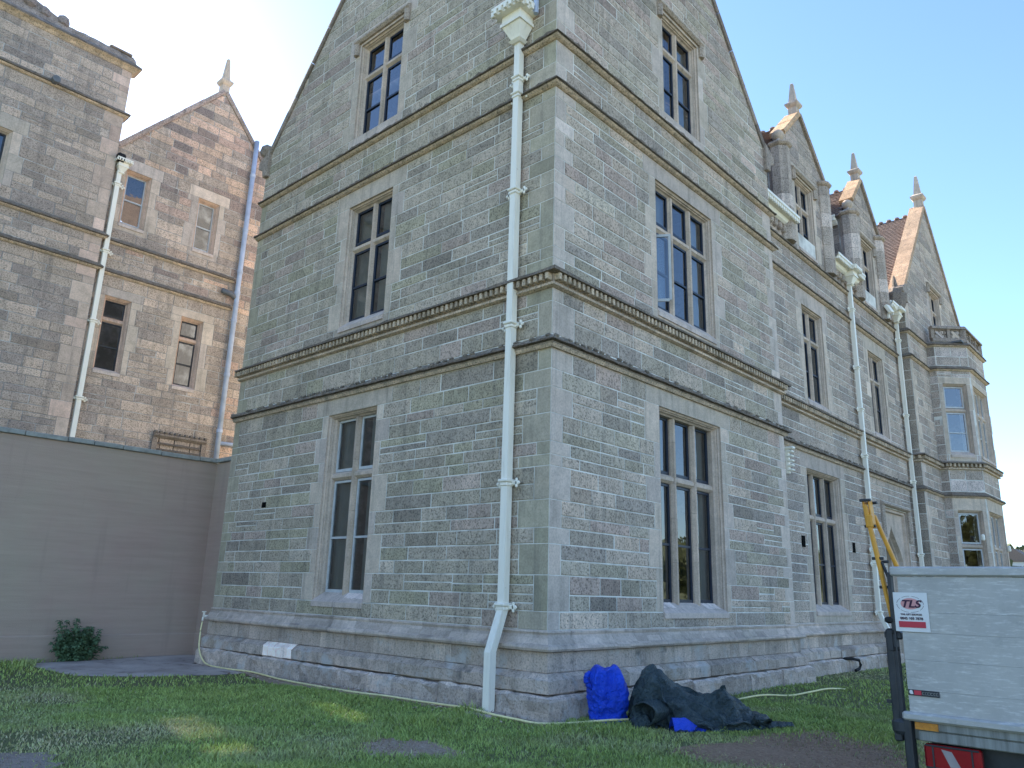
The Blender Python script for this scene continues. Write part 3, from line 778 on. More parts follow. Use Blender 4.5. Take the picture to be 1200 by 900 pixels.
# the open casement in the upper window
m = MB(); ang = rad(58); hx = Vector((3.13, .30, 0)); v = Vector((math.cos(-ang), math.sin(-ang), 0))
zc0, zc1 = 6.90, 8.22
for (a, c, z, zz) in ((0, .045, zc0, zc1), (.40, .445, zc0, zc1)): m.box(hx+v*((a+c)/2)+Vector((0, 0, (z+zz)/2)), (.045, .04, zz-z), rot=Matrix.Rotation(-ang, 3, 'Z'))
for z in (zc0, zc1-.02): m.box(hx+v*.2225+Vector((0, 0, z)), (.355, .036, .05), rot=Matrix.Rotation(-ang, 3, 'Z'))
cs = mk('open_casement', m, 'white_sash', wR1)
m = MB(); m.add([hx+v*.045+Vector((0, 0, zc0)), hx+v*.40+Vector((0, 0, zc0)), hx+v*.40+Vector((0, 0, zc1)), hx+v*.045+Vector((0, 0, zc1))], [(0, 1, 2, 3)]); mk('pane', m, 'glass', wR1)
main_path = [(0, WL), (0, 0), (WR, 0), (WR, .40)]
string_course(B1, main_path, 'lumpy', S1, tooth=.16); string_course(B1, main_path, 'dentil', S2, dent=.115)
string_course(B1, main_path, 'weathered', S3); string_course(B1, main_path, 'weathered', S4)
plinth(B1, main_path, white=(0, 6.1))
for fr, uc, az, s_, hw in ((FR, 4.07, aR, sR, 4.07), (FL, 4.64, aL, sL, 4.64)):
    skew(B1, fr, uc+hw+.05, az-s_*(hw+.05)+.02, uc, az+.06); skew(B1, fr, uc-hw-.05, az-s_*(hw+.05)+.02, uc, az+.06)
    kneeler(B1, fr, uc+hw, az-s_*hw, 1)
kneel = None
m = MB(); m.box((-.02, 9.30, 12.05), (.32, .34, .34), (.16, .155, .145), Matrix.Rotation(rad(40), 3, 'X'), .09); mk('skew_scroll', m, 'crust', B1.root)
finial(B1, .0+.1, 4.64, aL+.25, 1.2); finial(B1, 4.07, .1, aR+.25, 1.2)
# roofs behind the gables
rm = MB(); nx_, ny_ = 40, 46
for j in range(ny_+1):
    for i in range(nx_+1):
        x, y = .25+(WR-.4)*i/nx_, .25+(WL-.4)*j/ny_
        rm.v.append(Vector((x, y, max(aL-.13-sL*abs(y-4.64), aR-.13-sR*abs(x-4.07)))))
for j in range(ny_):
    for i in range(nx_): k = nx_+1; rm.f.append([j*k+i, j*k+i+1, (j+1)*k+i+1, (j+1)*k+i]); rm.c.append((1, 1, 1))
mk('roof', rm, 'tile', B1.root)
m = MB(); m.add([Vector((.02, .02, 10.6)), Vector((WR-.02, .02, 10.6)), Vector((WR-.02, WL-.02, 10.6)), Vector((.02, WL-.02, 10.6))], [(0, 1, 2, 3)]); mk('attic_floor', m, 'mortar_old', B1.root)
# putlog holes and vent
m = MB(); m.box((.006, 7.64, 3.20), (.05, .15, .11)); mk('air_vent', m, 'black_void', B1.root)
# white square downpipe beside the corner
px = -.115
downpipe(B1, [(px, .735, 10.75), (px, .725, 1.38), (-.335, .735, .80), (-.335, .735, .02)], 'white square downpipe with ornate hopper head', .118,
         clamps=(10.02, 9.70, 7.90, 5.60, 3.15, 1.40), hopper=((px-.03, .735, 11.02), 1.02), out=(-1, 0, 0), side=(0, 1, 0))
m = MB(); m.tube([(-.08, .40, 11.2), (-.08, .40, 12.1), (.1, .4, 12.4)], .045, 8); mk('lead_pipe', m, 'blue_grey_paint', B1.root)
m = MB(); m.box((.10, 9.345, .93), (.10, .07, .07), bev=.02); m.box((.10-.14, 9.36, .93), (.17, .05, .05), bev=.015); m.box((-.14, 9.36, .96), (.03, .03, .12)); m.box((-.14, 9.36, 1.02), (.09, .025, .02)); m.tube([(-.13, 9.36, .92), (-.15, 9.36, .90), (-.155, 9.36, .84)], .02, 8)
mk('garden_tap', m, 'white_paint', B1.root)

# ================================================================== the lower wing with two dormers
B2 = Building('lower stone wing with two gabled dormers and an arched doorway', 'building', (13.5, 4, 0))
WX0, WX1 = WR, 18.95
rowsW = gen_rows([PL, 1.38, 4.76, S1, S1+.22, S2, S2+.30, 6.55, 9.18, S3, S3+.2, S4, S4+.22, 11.3])
exW = {}
winW = [(10.30, 12.50, 1.38, 4.76), (10.74, 12.12, 6.55, 9.18), (15.78, 17.16, 6.55, 9.18)]
for q in winW: surround(B2, FW, rowsW, exW, *q, sill=.25 if q[2] > 2 else .27, lint=.45, wide=.36)
DOOR = (15.75, 18.05, .0, 4.35)
lattice(rowsW, exW, [i for i, r in enumerate(rowsW) if r[1] < 4.76 and r[0] < 4.4], DOOR[0]-.05, DOOR[1]+.05)
dorm = [(11.45, 1.66, 15.15, .95), (16.50, 1.48, 15.25, 1.08)]
for (c, hw, az, s_) in dorm: lattice(rowsW, exW, [i for i, r in enumerate(rowsW) if r[0] > S4+.1], c-hw, c+hw)
lay_stones(B2, FW, WX0+.9, WX1, rowsW, exW, PAL_FAR, lens=(.36, 1.0))
wall_face(B2, FW, WX1, 11.3, winW+[(DOOR[0], DOOR[1], -1, DOOR[3])], u0=WX0, zb=0, mat='mortar')
window(B2, FW, *winW[0], 3, 3.60, depth=.31, nose=.15); window(B2, FW, *winW[1], 2, 8.35, depth=.24); window(B2, FW, *winW[2], 2, 8.35, depth=.24)
wp = [(WX0+.0, .40), (WX1, .40)]
string_course(B2, wp, 'lumpy', S1, tooth=.16); string_course(B2, wp, 'dentil', S2, dent=.13); string_course(B2, wp, 'weathered', S3); string_course(B2, wp, 'weathered', S4)
plinth(B2, [(WX0+.01, .40), (DOOR[0]-.1, .40)])
# corbel table under the gutters
m = MB(); u = WX0+.1
while u < WX1-.1:
    if not any(abs(u-c) < hw-.2 for c, hw, az, s_ in dorm): m.box((u, .36, S4+.42), (.13, .16, .20), pick(PAL_FAR), None, .03)
    u += .26
mk('corbel_table', m, 'crust', B2.root, kind='stuff')
gutter(B2, (WX0+.05, .36), (10.25, .36), 11.22, .30); gutter(B2, (12.98, .36), (15.20, .36), 11.22, .30); gutter(B2, (17.85, .36), (18.5, .36), 11.22, .30)
yp = .40-.13
downpipe(B2, [(14.27, yp, 10.9), (14.27, yp, 1.36), (14.27, yp-.23, .84), (14.27, yp-.23, .03)], 'white downpipe in the middle of the wing', .11, clamps=(10.0, 8.2, 6.95, 5.6, 4.0, 3.0, 2.62, 1.35), hopper=((14.27, yp-.03, 11.02), .85))
downpipe(B2, [(18.70, yp, 10.9), (18.70, yp, 1.36), (18.70, yp-.23, .84), (18.70, yp-.23, .03)], 'white downpipe in the angle beside the bay-windowed block', .11, clamps=(10.2, 7.6, 5.4, 3.1, 1.4), hopper=((18.62, yp-.03, 11.05), .75))
for (u, z) in ((9.80, 2.95), (13.10, 3.0)):
    m = MB(); m.box((u, .395, z), (.16, .05, .26)); mk('air_vent', m, 'black_void', B2.root)
m = MB()
m.box((9.12, .36, 4.75), (.09, .10, .60), bev=.01)
for k in range(5): m.box((9.12-.0, .28, 4.53+k*.11), (.15, .13, .05), bev=.015)
m.box((9.12, .30, 5.05), (.16, .24, .07), bev=.02); mk('cable_bracket', m, 'white_paint', B2.root)
m = MB()
for k, (x, z, r) in enumerate(((18.05, 11.25, 20), (17.60, 11.0, -10))):
    m.box((x, .15, z), (.34, .12, .30), rot=Matrix.Rotation(rad(r), 3, 'Y') @ Matrix.Rotation(rad(-25), 3, 'X'), bev=.02)
    m.box((x, .25, z-.22), (.06, .2, .2))
mk('floodlight', m, 'white_paint', B2.root)
# overflow pipe by the ground
m = MB(); m.tube([(11.35, .24, .30), (11.55, .10, .30), (11.8, .04, .26), (11.86, .03, .16), (11.75, .03, .07), (11.5, .03, .04)], .035, 8); mk('overflow_pipe', m, 'black_rubber', B2.root)

def arch_pts(u0, u1, zs, za, n=9):
    """a four-centred arch from the left foot to the right foot"""
    c = (u0+u1)/2; L = []
    for i in range(n+1):
        t = i/n; x = u0+(c-u0)*(1-(1-t)**1.9); y = zs+(za-zs)*(t**.62); L.append((x, y))
    return L+[(2*c-x, y) for x, y in L[-2::-1]]
def doorway(b, fr, u0, u1, z1):
    root = MB(); pr_ = [(0, .006, 0), (0, -.05, 0), (.08, -.05, 0), (.10, -.13, 0), (.18, -.14, 0)]
    for k in range(len(pr_)-1):
        (o1, d1, _), (o2, d2, _) = pr_[k], pr_[k+1]
        A = [(u0+o1, 0), (u0+o1, z1-o1), (u1-o1, z1-o1), (u1-o1, 0)]; Bq = [(u0+o2, 0), (u0+o2, z1-o2), (u1-o2, z1-o2), (u1-o2, 0)]
        for i in range(3):
            root.add([fr.P(A[i][0], d1, A[i][1]), fr.P(A[i+1][0], d1, A[i+1][1]), fr.P(Bq[i+1][0], d2, Bq[i+1][1]), fr.P(Bq[i][0], d2, Bq[i][1])], [(3, 2, 1, 0)], ST)
    a, c, top = u0+.18, u1-.18, z1-.18; dpt = [-.14, -.14, -.26, -.28, -.40, -.42, -.62]; ins = [None, .10, .16, .20, .27, .31, .33]
    arcs = [arch_pts(a+i, c-i, 2.85, top-.12-i*.9) for i in ins[1:]]
    # spandrel between the square head and the outer arch
    ar = arcs[0]; N = len(ar)
    for i in range(N-1):
        p, q = ar[i], ar[i+1]
        root.add([fr.P(p[0], -.14, p[1]), fr.P(q[0], -.14, q[1]), fr.P(q[0], -.14, top), fr.P(p[0], -.14, top)], [(0, 1, 2, 3)], ST)
    for (x0, x1) in ((a, ar[0][0]), (ar[-1][0], c)): root.add([fr.P(x0, -.14, 0), fr.P(x1, -.14, 0), fr.P(x1, -.14, top), fr.P(x0, -.14, top)], [(0, 1, 2, 3)], ST)
    for k in range(len(arcs)-1):
        P_, Q_ = [(arcs[k][0][0], 0)]+arcs[k]+[(arcs[k][-1][0], 0)], [(arcs[k+1][0][0], 0)]+arcs[k+1]+[(arcs[k+1][-1][0], 0)]
        for i in range(len(P_)-1):
            r = random.uniform(.9, 1.05)
            root.add([fr.P(P_[i][0], dpt[k+1], P_[i][1]), fr.P(P_[i+1][0], dpt[k+1], P_[i+1][1]), fr.P(Q_[i+1][0], dpt[k+2], Q_[i+1][1]), fr.P(Q_[i][0], dpt[k+2], Q_[i][1])], [(3, 2, 1, 0)], (ST[0]*r, ST[1]*r, ST[2]*r))
    o = mk('doorway', root, 'dressed', b.root)
    m = MB(); ar = arcs[-1]; m.add([fr.P(p[0], -.60, p[1]) for p in [(ar[0][0], 0)]+ar+[(ar[-1][0], 0)]], [tuple(range(len(ar)+2))[::-1]]); mk('door', m, 'oak', o)
    m = MB(); pf = lambda q: [(.0, q+.16), (.12, q+.08), (.12, q+.04), (.05, q), (0, q)]
    bar(m, fr, pf(z1+.03), u0-.16, u1+.16, False, (.24, .235, .215))
    for u in (u0-.09, u1+.09): bar(m, fr, [(u-.07, 0), (u-.07, .06), (u-.02, .11), (u+.02, .11), (u+.07, .06), (u+.07, 0)], z1-.9, z1+.03, True, (.23, .225, .205))
    mk('hood_mould', m, 'crust', o)
doorway(B2, FW, *DOOR[:2], DOOR[3])

def dormer(b, fr, c, hw, az, s_, zb=S4+.2, ball=True, deep=4.5):
    hp = [(s_, 1, az+s_*c), (-s_, 1, az-s_*c)]; ek = az-s_*hw
    ww = .62; w0, w1 = zb+.13, 13.02
    rw = gen_rows([zb, w0, w1, w1+.36, az], .26); ex = {}
    w_ = (c-ww, c+ww, w0, w1)
    surround(b, fr, rw, ex, *w_, sill=.2, lint=.37, wide=.34)
    lay_stones(b, fr, c-hw, c+hw, rw, ex, PAL_FAR, hp, lens=(.4, .9))
    wall_face(b, fr, c+hw, az, [w_], hp, zb, 'mortar_old', u0=c-hw)
    window(b, fr, *w_, 2, 12.28, depth=.24, hood=True, curtain=False)
    skew(b, fr, c-hw+.42, ek+s_*.46-.02, c, az+.05, .34, .12, .10, .8, (.30, .235, .16)); skew(b, fr, c+hw+.04, ek-.02, c, az+.05, .34, .12, .10, .8, (.20, .19, .17))  # left coping has warm sunlight put into its tint, the right stays grey
    kneeler(b, fr, c+hw, ek, 1, .75); finial(b, c, fr.O.y+.1, az+.22, .95, .8)
    # octagonal corner piers
    for sd, full in ((-1, True), (1, False)):
        m = MB(); z = zb-.05; x, y = c+sd*(hw-.26), fr.O.y+.06; top = ek-.15
        while z < top-.01:
            ze = min(top, z+random.uniform(.34, .62)); r = random.uniform(.72, 1.25); cl = (.25*r, .245*r, .228*r)
            if random.random() < .22: cl = (.38, .375, .36)
            m.lathe((x, y, 0), [(.285, z+.004), (.285, ze-.004)], 8, cl, math.pi/8); z = ze
        o = mk('octagonal_pier', m, 'stone', b.root)
        m = MB(); m.lathe((x, y, top), [(.285, 0), (.33, .03), (.36, .07), (.36, .11), (.26, .18), (.14, .25), (.07, .28)], 8, (.25, .235, .205), math.pi/8); mk('pier_cap', m, 'crust', o)
        if full and ball:
            m = MB(); m.lathe((x, y, top+.25), [(.05, 0), (.06, .04), (.12, .08), (.155, .15), (.165, .21), (.15, .27), (.10, .33), (.03, .36)], 14, (.30, .285, .25)); mk('ball_finial', m, 'dressed', o, smooth=True)
    # cheeks and roof
    y0 = fr.O.y+.25
    for sd in (-1, 1):
        x = c+sd*(hw-.14); plain_wall(b, [(x, y0, zb), (x, y0+deep, zb), (x, y0+deep, ek-.1), (x, y0, ek-.1)], 'mortar_old', 'dormer_cheek')
        fc = Frame((x, y0, 0), (0, 1, 0), (sd, 0, 0))
        if sd < 0:
            lay_stones(b, fc, .1, 3.0, gen_rows([zb, ek-.12], .3), {}, [(.17, .17, .165), (.14, .142, .14), (.2, .195, .185)], lens=(.5, 1.0))
            gutter(b, (x-.06, y0+.10), (x-.06, y0+3.2), ek-.26, .22, (-1, 0, 0))
        tile_slope('dormer_roof', b, (x+sd*.16, y0, ek-.14), (x+sd*.16, y0+deep, ek-.14), (c, y0, az-.10), (c, y0+deep, az-.10), .12, .18, sd < 0)
    m = MB()
    for k in range(14): m.lathe((c, y0+.2+k*.31, az-.10), [(.09, -.02), (.10, .02), (.06, .075)], 7, (.9, .9, .9), 0)
    mk('ridge_tiles', m, 'tile', b.root, kind='stuff')
FD = Frame((0, .375, 0), (1, 0, 0), (0, -1, 0))
for i, (c, hw, az, s_) in enumerate(dorm): dormer(B2, FD, c, hw, az, s_)
tile_slope('roof', B2, (WX0, .45, 11.15), (WX1, .45, 11.15), (WX0, 5.2, 16.95), (WX1, 5.2, 16.95), .13, .2, False)
tile_slope('roof', B2, (WX0, 10.4, 11.15), (WX1, 10.4, 11.15), (WX0, 5.2, 16.95), (WX1, 5.2, 16.95), .13, .2, False)
plain_wall(B2, [(WX0, 10, 0), (WX1, 10, 0), (WX1, 10, 11.3), (WX0, 10, 11.3)]); plain_wall(B2, [(WX1-.6, .5, 0), (WX1-.6, 10, 0), (WX1-.6, 10, 11.3), (WX1-.6, .5, 11.3)])

# ================================================================== the far block with the bay window
B3 = Building('far gabled stone block with a two-storey bay window', 'building', (23, 4, 0))
PX0, PX1, PC, PA, PS = 18.95, 27.2, 23.08, 16.85, 1.16
rowsP = gen_rows([PL, S1, S1+.22, S2, S2+.30, S3, S3+.2, S4, S4+.2, 11.62, 13.25, 13.6, 16.9], .26); exP = {}
gw = (22.38, 23.78, 11.62, 13.25)
surround(B3, FP, rowsP, exP, *gw, sill=.2, lint=.36, wide=.34)
hpP = [(PS, 1, PA+PS*PC), (-PS, 1, PA-PS*PC)]
for za, zb in ((PL, S1), (S1, S2), (S2, S3), (S3, S4), (S4, 12.0)):
    g = groups(rowsP, za, zb, 1, 2); quoins(B3, FP, rowsP, exP, za, zb, PX0, 1, True, .5, .28, None, g)
for i, r in enumerate(rowsP):
    if r[0] < S4+.1: exP.setdefault(i, []).append((21.1, 25.15))
lay_stones(B3, FP, PX0, PX1, rowsP, exP, PAL_FAR, hpP, lens=(.4, 1.0))
wall_face(B3, FP, PX1, PA, [gw, (21.3, 24.95, -1, S4)], hpP, u0=PX0)
window(B3, FP, *gw, 2, 12.55, depth=.24, hood=True, curtain=False)
FPr = Frame((PX0, .03, 0), (0, 1, 0), (-1, 0, 0)); rr = gen_rows([PL, S1, S2, S3, S4, 12.0], .42)
lay_stones(B3, FPr, 0, .40, rr, {}, [(.20, .20, .185), (.185, .185, .17), (.22, .218, .2)], lens=(.5, .6)); wall_face(B3, FPr, .40, 12.1, [])
plain_wall(B3, [(PX0, .4, 0), (PX0, 10, 0), (PX0, 10, 12.0), (PX0, .4, 12.0)]); plain_wall(B3, [(PX1, .03, 0), (PX1, 10, 0), (PX1, 10, 12.0), (PX1, .03, 12.0)]); plain_wall(B3, [(PX0, 10, 0), (PX1, 10, 0), (PX1, 10, 12), (PC, 10, 16.7), (PX0, 10, 12)])
BA, BB = (21.10, -.25), (21.90, -1.10); BC, BD = (24.30, -1.10), (25.10, -.25)
pvp = [(PX0, .40), (PX0, .03), (21.10, .03), BA, BB, BC, BD, (25.10, .03), (PX1, .03)]
string_course(B3, pvp, 'weathered', S1); string_course(B3, pvp, 'dentil', S2, dent=.14); string_course(B3, pvp, 'weathered', S3); string_course(B3, pvp, 'weathered', S4)
plinth(B3, pvp, foot=False)
cl = math.hypot(.8, .85)
FB = [Frame((21.10, .03, 0), (0, -1, 0), (-1, 0, 0)), Frame((*BA, 0), (.8, -.85, 0), (-.85, -.8, 0)), Frame((*BB, 0), (1, 0, 0), (0, -1, 0)), Frame((*BC, 0), (.8, .85, 0), (.85, -.8, 0)), Frame((*BD, 0), (0, 1, 0), (1, 0, 0))]
for i, (fr, W_) in enumerate(zip(FB, (.28, cl, 2.40, cl, .28))):
    rb = gen_rows([PL, 1.45, 4.72, S1, S1+.22, S2, S2+.30, 6.62, 9.16, S3, S3+.2, S4, S4+.2], .30); ex = {}; holes = []
    if i in (1, 3): holes = [(.14, .98, 1.45, 4.72), (.14, .98, 6.62, 9.16)]
    if i == 2: holes = [(.16, 2.24, 1.45, 4.72), (.16, 2.24, 6.62, 9.16)]
    for h in holes: surround(B3, fr, rb, ex, *h, sill=.24, lint=.42, wide=.15, narrow=.145)
    lay_stones(B3, fr, 0, W_, rb, ex, [(.262, .258, .245), (.245, .243, .232), (.275, .268, .25), (.232, .23, .222), (.33, .335, .34)], lens=(.4, .8), proud=(.002, .008))
    wall_face(B3, fr, W_, S4+.2, holes)
    if i in (1, 2):
        for h in holes: window(B3, fr, *h, 1 if i == 1 else 3, h[2]+(1.60 if h[2] > 5 else 2.08), depth=.22 if i == 1 else .24, curtain=False, sash='white_sash', nose=.10, mull=.06, rise=.12)
# pierced parapet over the bay
zp0, zp1 = S4+.2, 11.32
for fr, W_, k in ((FB[1], cl, 2), (FB[2], 2.40, 3), (FB[3], cl, 2)):
    m = MB()
    bar(m, fr, [(.03, zp0), (.03, zp0+.12), (-.17, zp0+.12), (-.17, zp0)], -.02, W_+.02, False, (.21, .205, .195)); bar(m, fr, [(.06, zp1-.12), (.06, zp1-.05), (.0, zp1), (-.14, zp1), (-.20, zp1-.05), (-.20, zp1-.12)], -.03, W_+.03, False, (.22, .215, .2))
    for q in range(k+1): bar(m, fr, [(q*W_/k-.055, .0), (q*W_/k+.055, .0), (q*W_/k+.055, -.14), (q*W_/k-.055, -.14)], zp0+.12, zp1-.12, True, (.2, .195, .18))
    for q in range(k):                                    # each panel holds a four-lobed ring
        uc, zc, R_ = (q+.5)*W_/k, (zp0+zp1)/2, .155
        for lb in range(4):
            a0 = lb*math.pi/2+math.pi/4; cx, cz = uc+math.cos(a0)*.13*(W_/k/.62), zc+math.sin(a0)*.11
            pts = [fr.P(cx+math.cos(a0+t*.37)*.10, -.07, cz+math.sin(a0+t*.37)*.10) for t in range(-5, 6)]
            m.tube(pts, .045, 6, (.21, .205, .19))
        for sx in (-1, 1):
            for sz in (-1, 1):
                bar(m, fr, [(uc+sx*W_/k*.5, -.02), (uc+sx*W_/k*.26, -.02), (uc+sx*W_/k*.5, -.12)], zc+sz*.22-.07, zc+sz*.22+.07, True, (.2, .195, .18))
    mk('parapet', m, 'crust', B3.root)
m = MB(); m.box((23.1, -.5, S4+.18), (3.2, 1.1, .06)); mk('bay_roof', m, 'lead', B3.root)
for q in ((21.55, -.93, 3.72), (24.2, -1.16, 3.5)):
    m = MB(); m.lathe(q, [(.045, 0), (.06, .03), (.06, .16), (.03, .2)], 8); mk('wall_lantern', m, 'white_paint', B3.root)
skew(B3, FP, PX0-.05, PA-PS*(PC-PX0+.05), PC, PA+.06, .45, .13, .09, .9, (.28, .225, .165)); skew(B3, FP, PX1+.05, PA-PS*(PX1-PC+.05), PC, PA+.06, .45, .13, .09, .9, (.22, .21, .19))  # sunlit orange is painted into the left coping's tint only
kneeler(B3, FP, PX0, PA-PS*(PC-PX0), -1, 1.0); kneeler(B3, FP, PX1, PA-PS*(PX1-PC), 1, 1.0); finial(B3, PC, .15, PA+.26, 1.25, 1.0)
m = MB(); m.lathe((PX0-.05, .25, 11.6), [(.10, -.5), (.30, -.1), (.34, .1), (.36, .3), (.25, .5), (.1, .62), (.06, .9), (.02, 1.05)], 8, (.15, .145, .135)); mk('stone_pinnacle', m, 'crust', B3.root)
tile_slope('roof', B3, (PX0+.05, .45, 12.0), (PX0+.05, 10, 12.0), (PC, .45, PA-.15), (PC, 10, PA-.15), .125, .19, True)
tile_slope('roof', B3, (PX1-.05, .45, 12.0), (PX1-.05, 10, 12.0), (PC, .45, PA-.15), (PC, 10, PA-.15), .125, .19, False)
m = MB()
for k in range(30): m.lathe((PC, .7+k*.31, PA-.15), [(.10, -.02), (.11, .02), (.07, .08)], 7, (.9, .9, .9), 0)
mk('ridge_tiles', m, 'tile', B3.root, kind='stuff')
# lit lamp seen through the upper bay window
m = MB(); m.lathe((22.05, .35, 8.85), [(.03, .1), (.14, .06), (.16, 0), (.10, -.06), (.02, -.08)], 10)
lm = bpy.data.materials.new('lit_lamp'); lm.use_nodes = True; lm.node_tree.nodes['Principled BSDF'].inputs['Emission Color'].default_value = (1, .55, .2, 1); lm.node_tree.nodes['Principled BSDF'].inputs['Emission Strength'].default_value = 5.0
mk('ceiling_lamp', m, lm, B3.root)

# ================================================================== left: gabled block and tower behind the rendered wall
B4 = Building('brownish stone gable with an obelisk finial beside the blue downpipe', 'building', (1, 18, 0))
FG = Frame((0, 14.43, 0), (1, 0, 0), (0, -1, 0)); GX0, GX1, GC, GA, GS = -1.85, 3.75, .95, 16.62, 1.17
rowsG = gen_rows([3.9, 5.5, 6.98, 9.05, 9.62, S3+.2, S4, S4+.2, 11.2, 12.85, 13.2, 16.7], .235); exG = {}
winG = [(-1.50, -.80, 11.2, 12.85), (.62, 1.28, 11.2, 12.85), (-1.50, -.80, 6.98, 9.05), (.62, 1.28, 6.98, 9.05)]
for h in winG: surround(B4, FG, rowsG, exG, *h, sill=.22, lint=.36, wide=.30, narrow=.18)
hpG = [(GS, 1, GA+GS*GC), (-GS, 1, GA-GS*GC)]
def gable_pal(u, z):
    k = max(0, min(1, (z-9.5)/5))*.75+(.5 if u > 2.0 else 0)
    return PAL_PINK if random.random() < k else PAL_TOWER
lay_stones(B4, FG, GX0, GX1, [r for r in rowsG], exG, gable_pal, hpG, lens=(.34, .9), jit=.005, skip=lambda u, z: z < 4.2)
B4.pal2 = None
wall_face(B4, FG, GX1, GA, winG, hpG, 0, 'mortar_old', u0=GX0)
for i, h in enumerate(winG):
    low = i > 1
    window(B4, FG, *h, 1, h[3]-.62 if low else None, depth=.24, sash='white_sash' if not low else 'dark_steel', curtain=False, mull=.05, rise=.08, sash_w=.03, transom=low, nose=.12, tintm=(.32, .27, .23))
gp = [(GX0, 14.43), (2.02, 14.43)]
string_course(B4, gp, 'weathered', S3); string_course(B4, gp, 'weathered', S4)
skew(B4, FG, GX0+.0, GA-GS*(GC-GX0)+.02, GC, GA+.05, .4, .11, .07, .9, (.22, .20, .19)); skew(B4, FG, GX1, GA-GS*(GX1-GC)+.02, GC, GA+.05, .4, .11, .07, .9, (.2, .19, .18))
finial(B4, GC, 14.52, GA+.20, 1.15, .8)
tile_slope('roof', B4, (GX0-.1, 14.7, GA-GS*2.8-.2), (GX0-.1, 24, GA-GS*2.8-.2), (GC, 14.7, GA-.15), (GC, 24, GA-.15), .14, .2, False); tile_slope('roof', B4, (GX1, 14.7, GA-GS*2.8-.2), (GX1, 24, GA-GS*2.8-.2), (GC, 14.7, GA-.15), (GC, 24, GA-.15), .14, .2, False)
plain_wall(B4, [(GX1, 14.43, 0), (GX1, 24, 0), (GX1, 24, 13.3), (GX1, 14.43, 13.3)]); plain_wall(B4, [(GX0, 24, 0), (GX1, 24, 0), (GX1, 24, 13.3), (GX0, 24, 13.3)]); plain_wall(B4, [(GX0, 14.43, 0), (GX0, 24, 0), (GX0, 24, 13.3), (GX0, 14.43, 13.3)])
# hooded cellar light just above the wall top
m = MB(); bar(m, FG, [(.0, 5.62), (.12, 5.55), (.12, 5.50), (.04, 5.44), (0, 5.44)], .30, 1.82, False, (.13, .128, .12)); 
for u in (.36, 1.76): bar(m, FG, [(u-.07, 0), (u-.07, .08), (u+.07, .08), (u+.07, 0)], 4.4, 5.44, True, (.14, .135, .125))
for k in range(11): m.box((.34+k*.143, 14.34, 5.60), (.09, .09, .07), (.12, .12, .11), None, .015)
ho = mk('louvred_opening', m, 'crust', B4.root)
for k in range(5):
    m = MB(); m.box((1.06, 14.40, 4.62+k*.17), (1.22, .12, .035), (.10, .10, .095), Matrix.Rotation(rad(30), 3, 'X')); mk('louvre', m, 'crust', ho)
m = MB(); m.add([FG.P(.40, .004, 4.4), FG.P(1.72, .004, 4.4), FG.P(1.72, .004, 5.44), FG.P(.40, .004, 5.44)], [(0, 1, 2, 3)]); mk('opening_back', m, 'black_void', ho)
dp = downpipe(B4, [(2.15, 14.29, 15.45), (2.13, 14.29, 10.35), (2.13, 14.27, 9.9), (2.13, 14.29, 4.3)], 'blue-grey round downpipe', .15, 'blue_grey_paint', (14.2, 12.3, 10.9, 10.2, 9.3, 7.6, 5.9), None, rnd=True, ears=False)
m = MB(); m.tube([(2.13, 14.29, 10.0), (1.95, 14.30, 10.12), (1.66, 14.34, 10.16)], [.07, .075, .085], 10); mk('pipe_branch', m, 'lead', dp, smooth=True)
m = MB(); m.tube([(2.13, 14.29, 5.55), (3.4, 14.29, 5.60)], .055, 10); mk('pipe_branch', m, 'blue_grey_paint', dp, smooth=True)
downpipe(B4, [(-1.74, 14.29, 12.62), (-1.74, 14.29, 4.3)], 'white downpipe in the angle by the tower', .115, clamps=(12.2, 10.2, 8.2, 6.1, 4.9), hopper=((-1.70, 14.26, 12.72), .62))

B5 = Building('square stone tower with a carved parapet at the left', 'building', (-7, 18, 0))
FT = Frame((0, 14.25, 0), (1, 0, 0), (0, -1, 0)); TX0, TX1, TZ = -13.0, -1.88, 15.75  # unseen left length is set so the tower keeps the lawn shaded
rowsT = gen_rows([3.9, S3, S3+.2, S4, S4+.2, 11.05, 12.55, 12.95, 14.2, 14.4, TZ], .24); exT = {}
wt = (-5.15, -4.36, 11.05, 12.55); surround(B5, FT, rowsT, exT, *wt, sill=.22, lint=.40, wide=.32)
for za, zb in ((3.9, S3), (S3, S4), (S4, 14.2), (14.2, TZ)): quoins(B5, FT, rowsT, exT, za, zb, TX1, -1, True, .5, .28, [(.27, .25, .225), (.30, .28, .25), (.34, .30, .27)])
lay_stones(B5, FT, -7.6, TX1, rowsT, exT, PAL_TOWER, lens=(.36, .95), jit=.005, skip=lambda u, z: z < 4.2)
wall_face(B5, FT, TX1, TZ, [wt], (), 0, 'mortar_old', u0=TX0)
window(B5, FT, *wt, 1, None, depth=.26, sash='dark_steel', curtain=False, rise=.08, hood=False)
tp = [(TX0, 14.25), (TX1, 14.25), (TX1, 14.60)]
for z in (S3, S4, 14.22): string_course(B5, tp, 'weathered', z)
mb = MB(); sweep(mb, tp, [(-.30, TZ+.42), (-.02, TZ+.44), (.06, TZ+.36), (.06, TZ+.24), (.20, TZ+.10), (.20, TZ+.04), (.10, TZ-.0), (.03, TZ-.06), (-.02, TZ-.06)], [CR, (.2, .195, .185), (.19, .185, .18), (.15, .148, .145), CR, LG, LG, LG], step=.15, jit=[.0, .015, .02, .012, .01, .004, 0, 0, 0]); mk('parapet', mb, 'crust', B5.root)
m = MB()
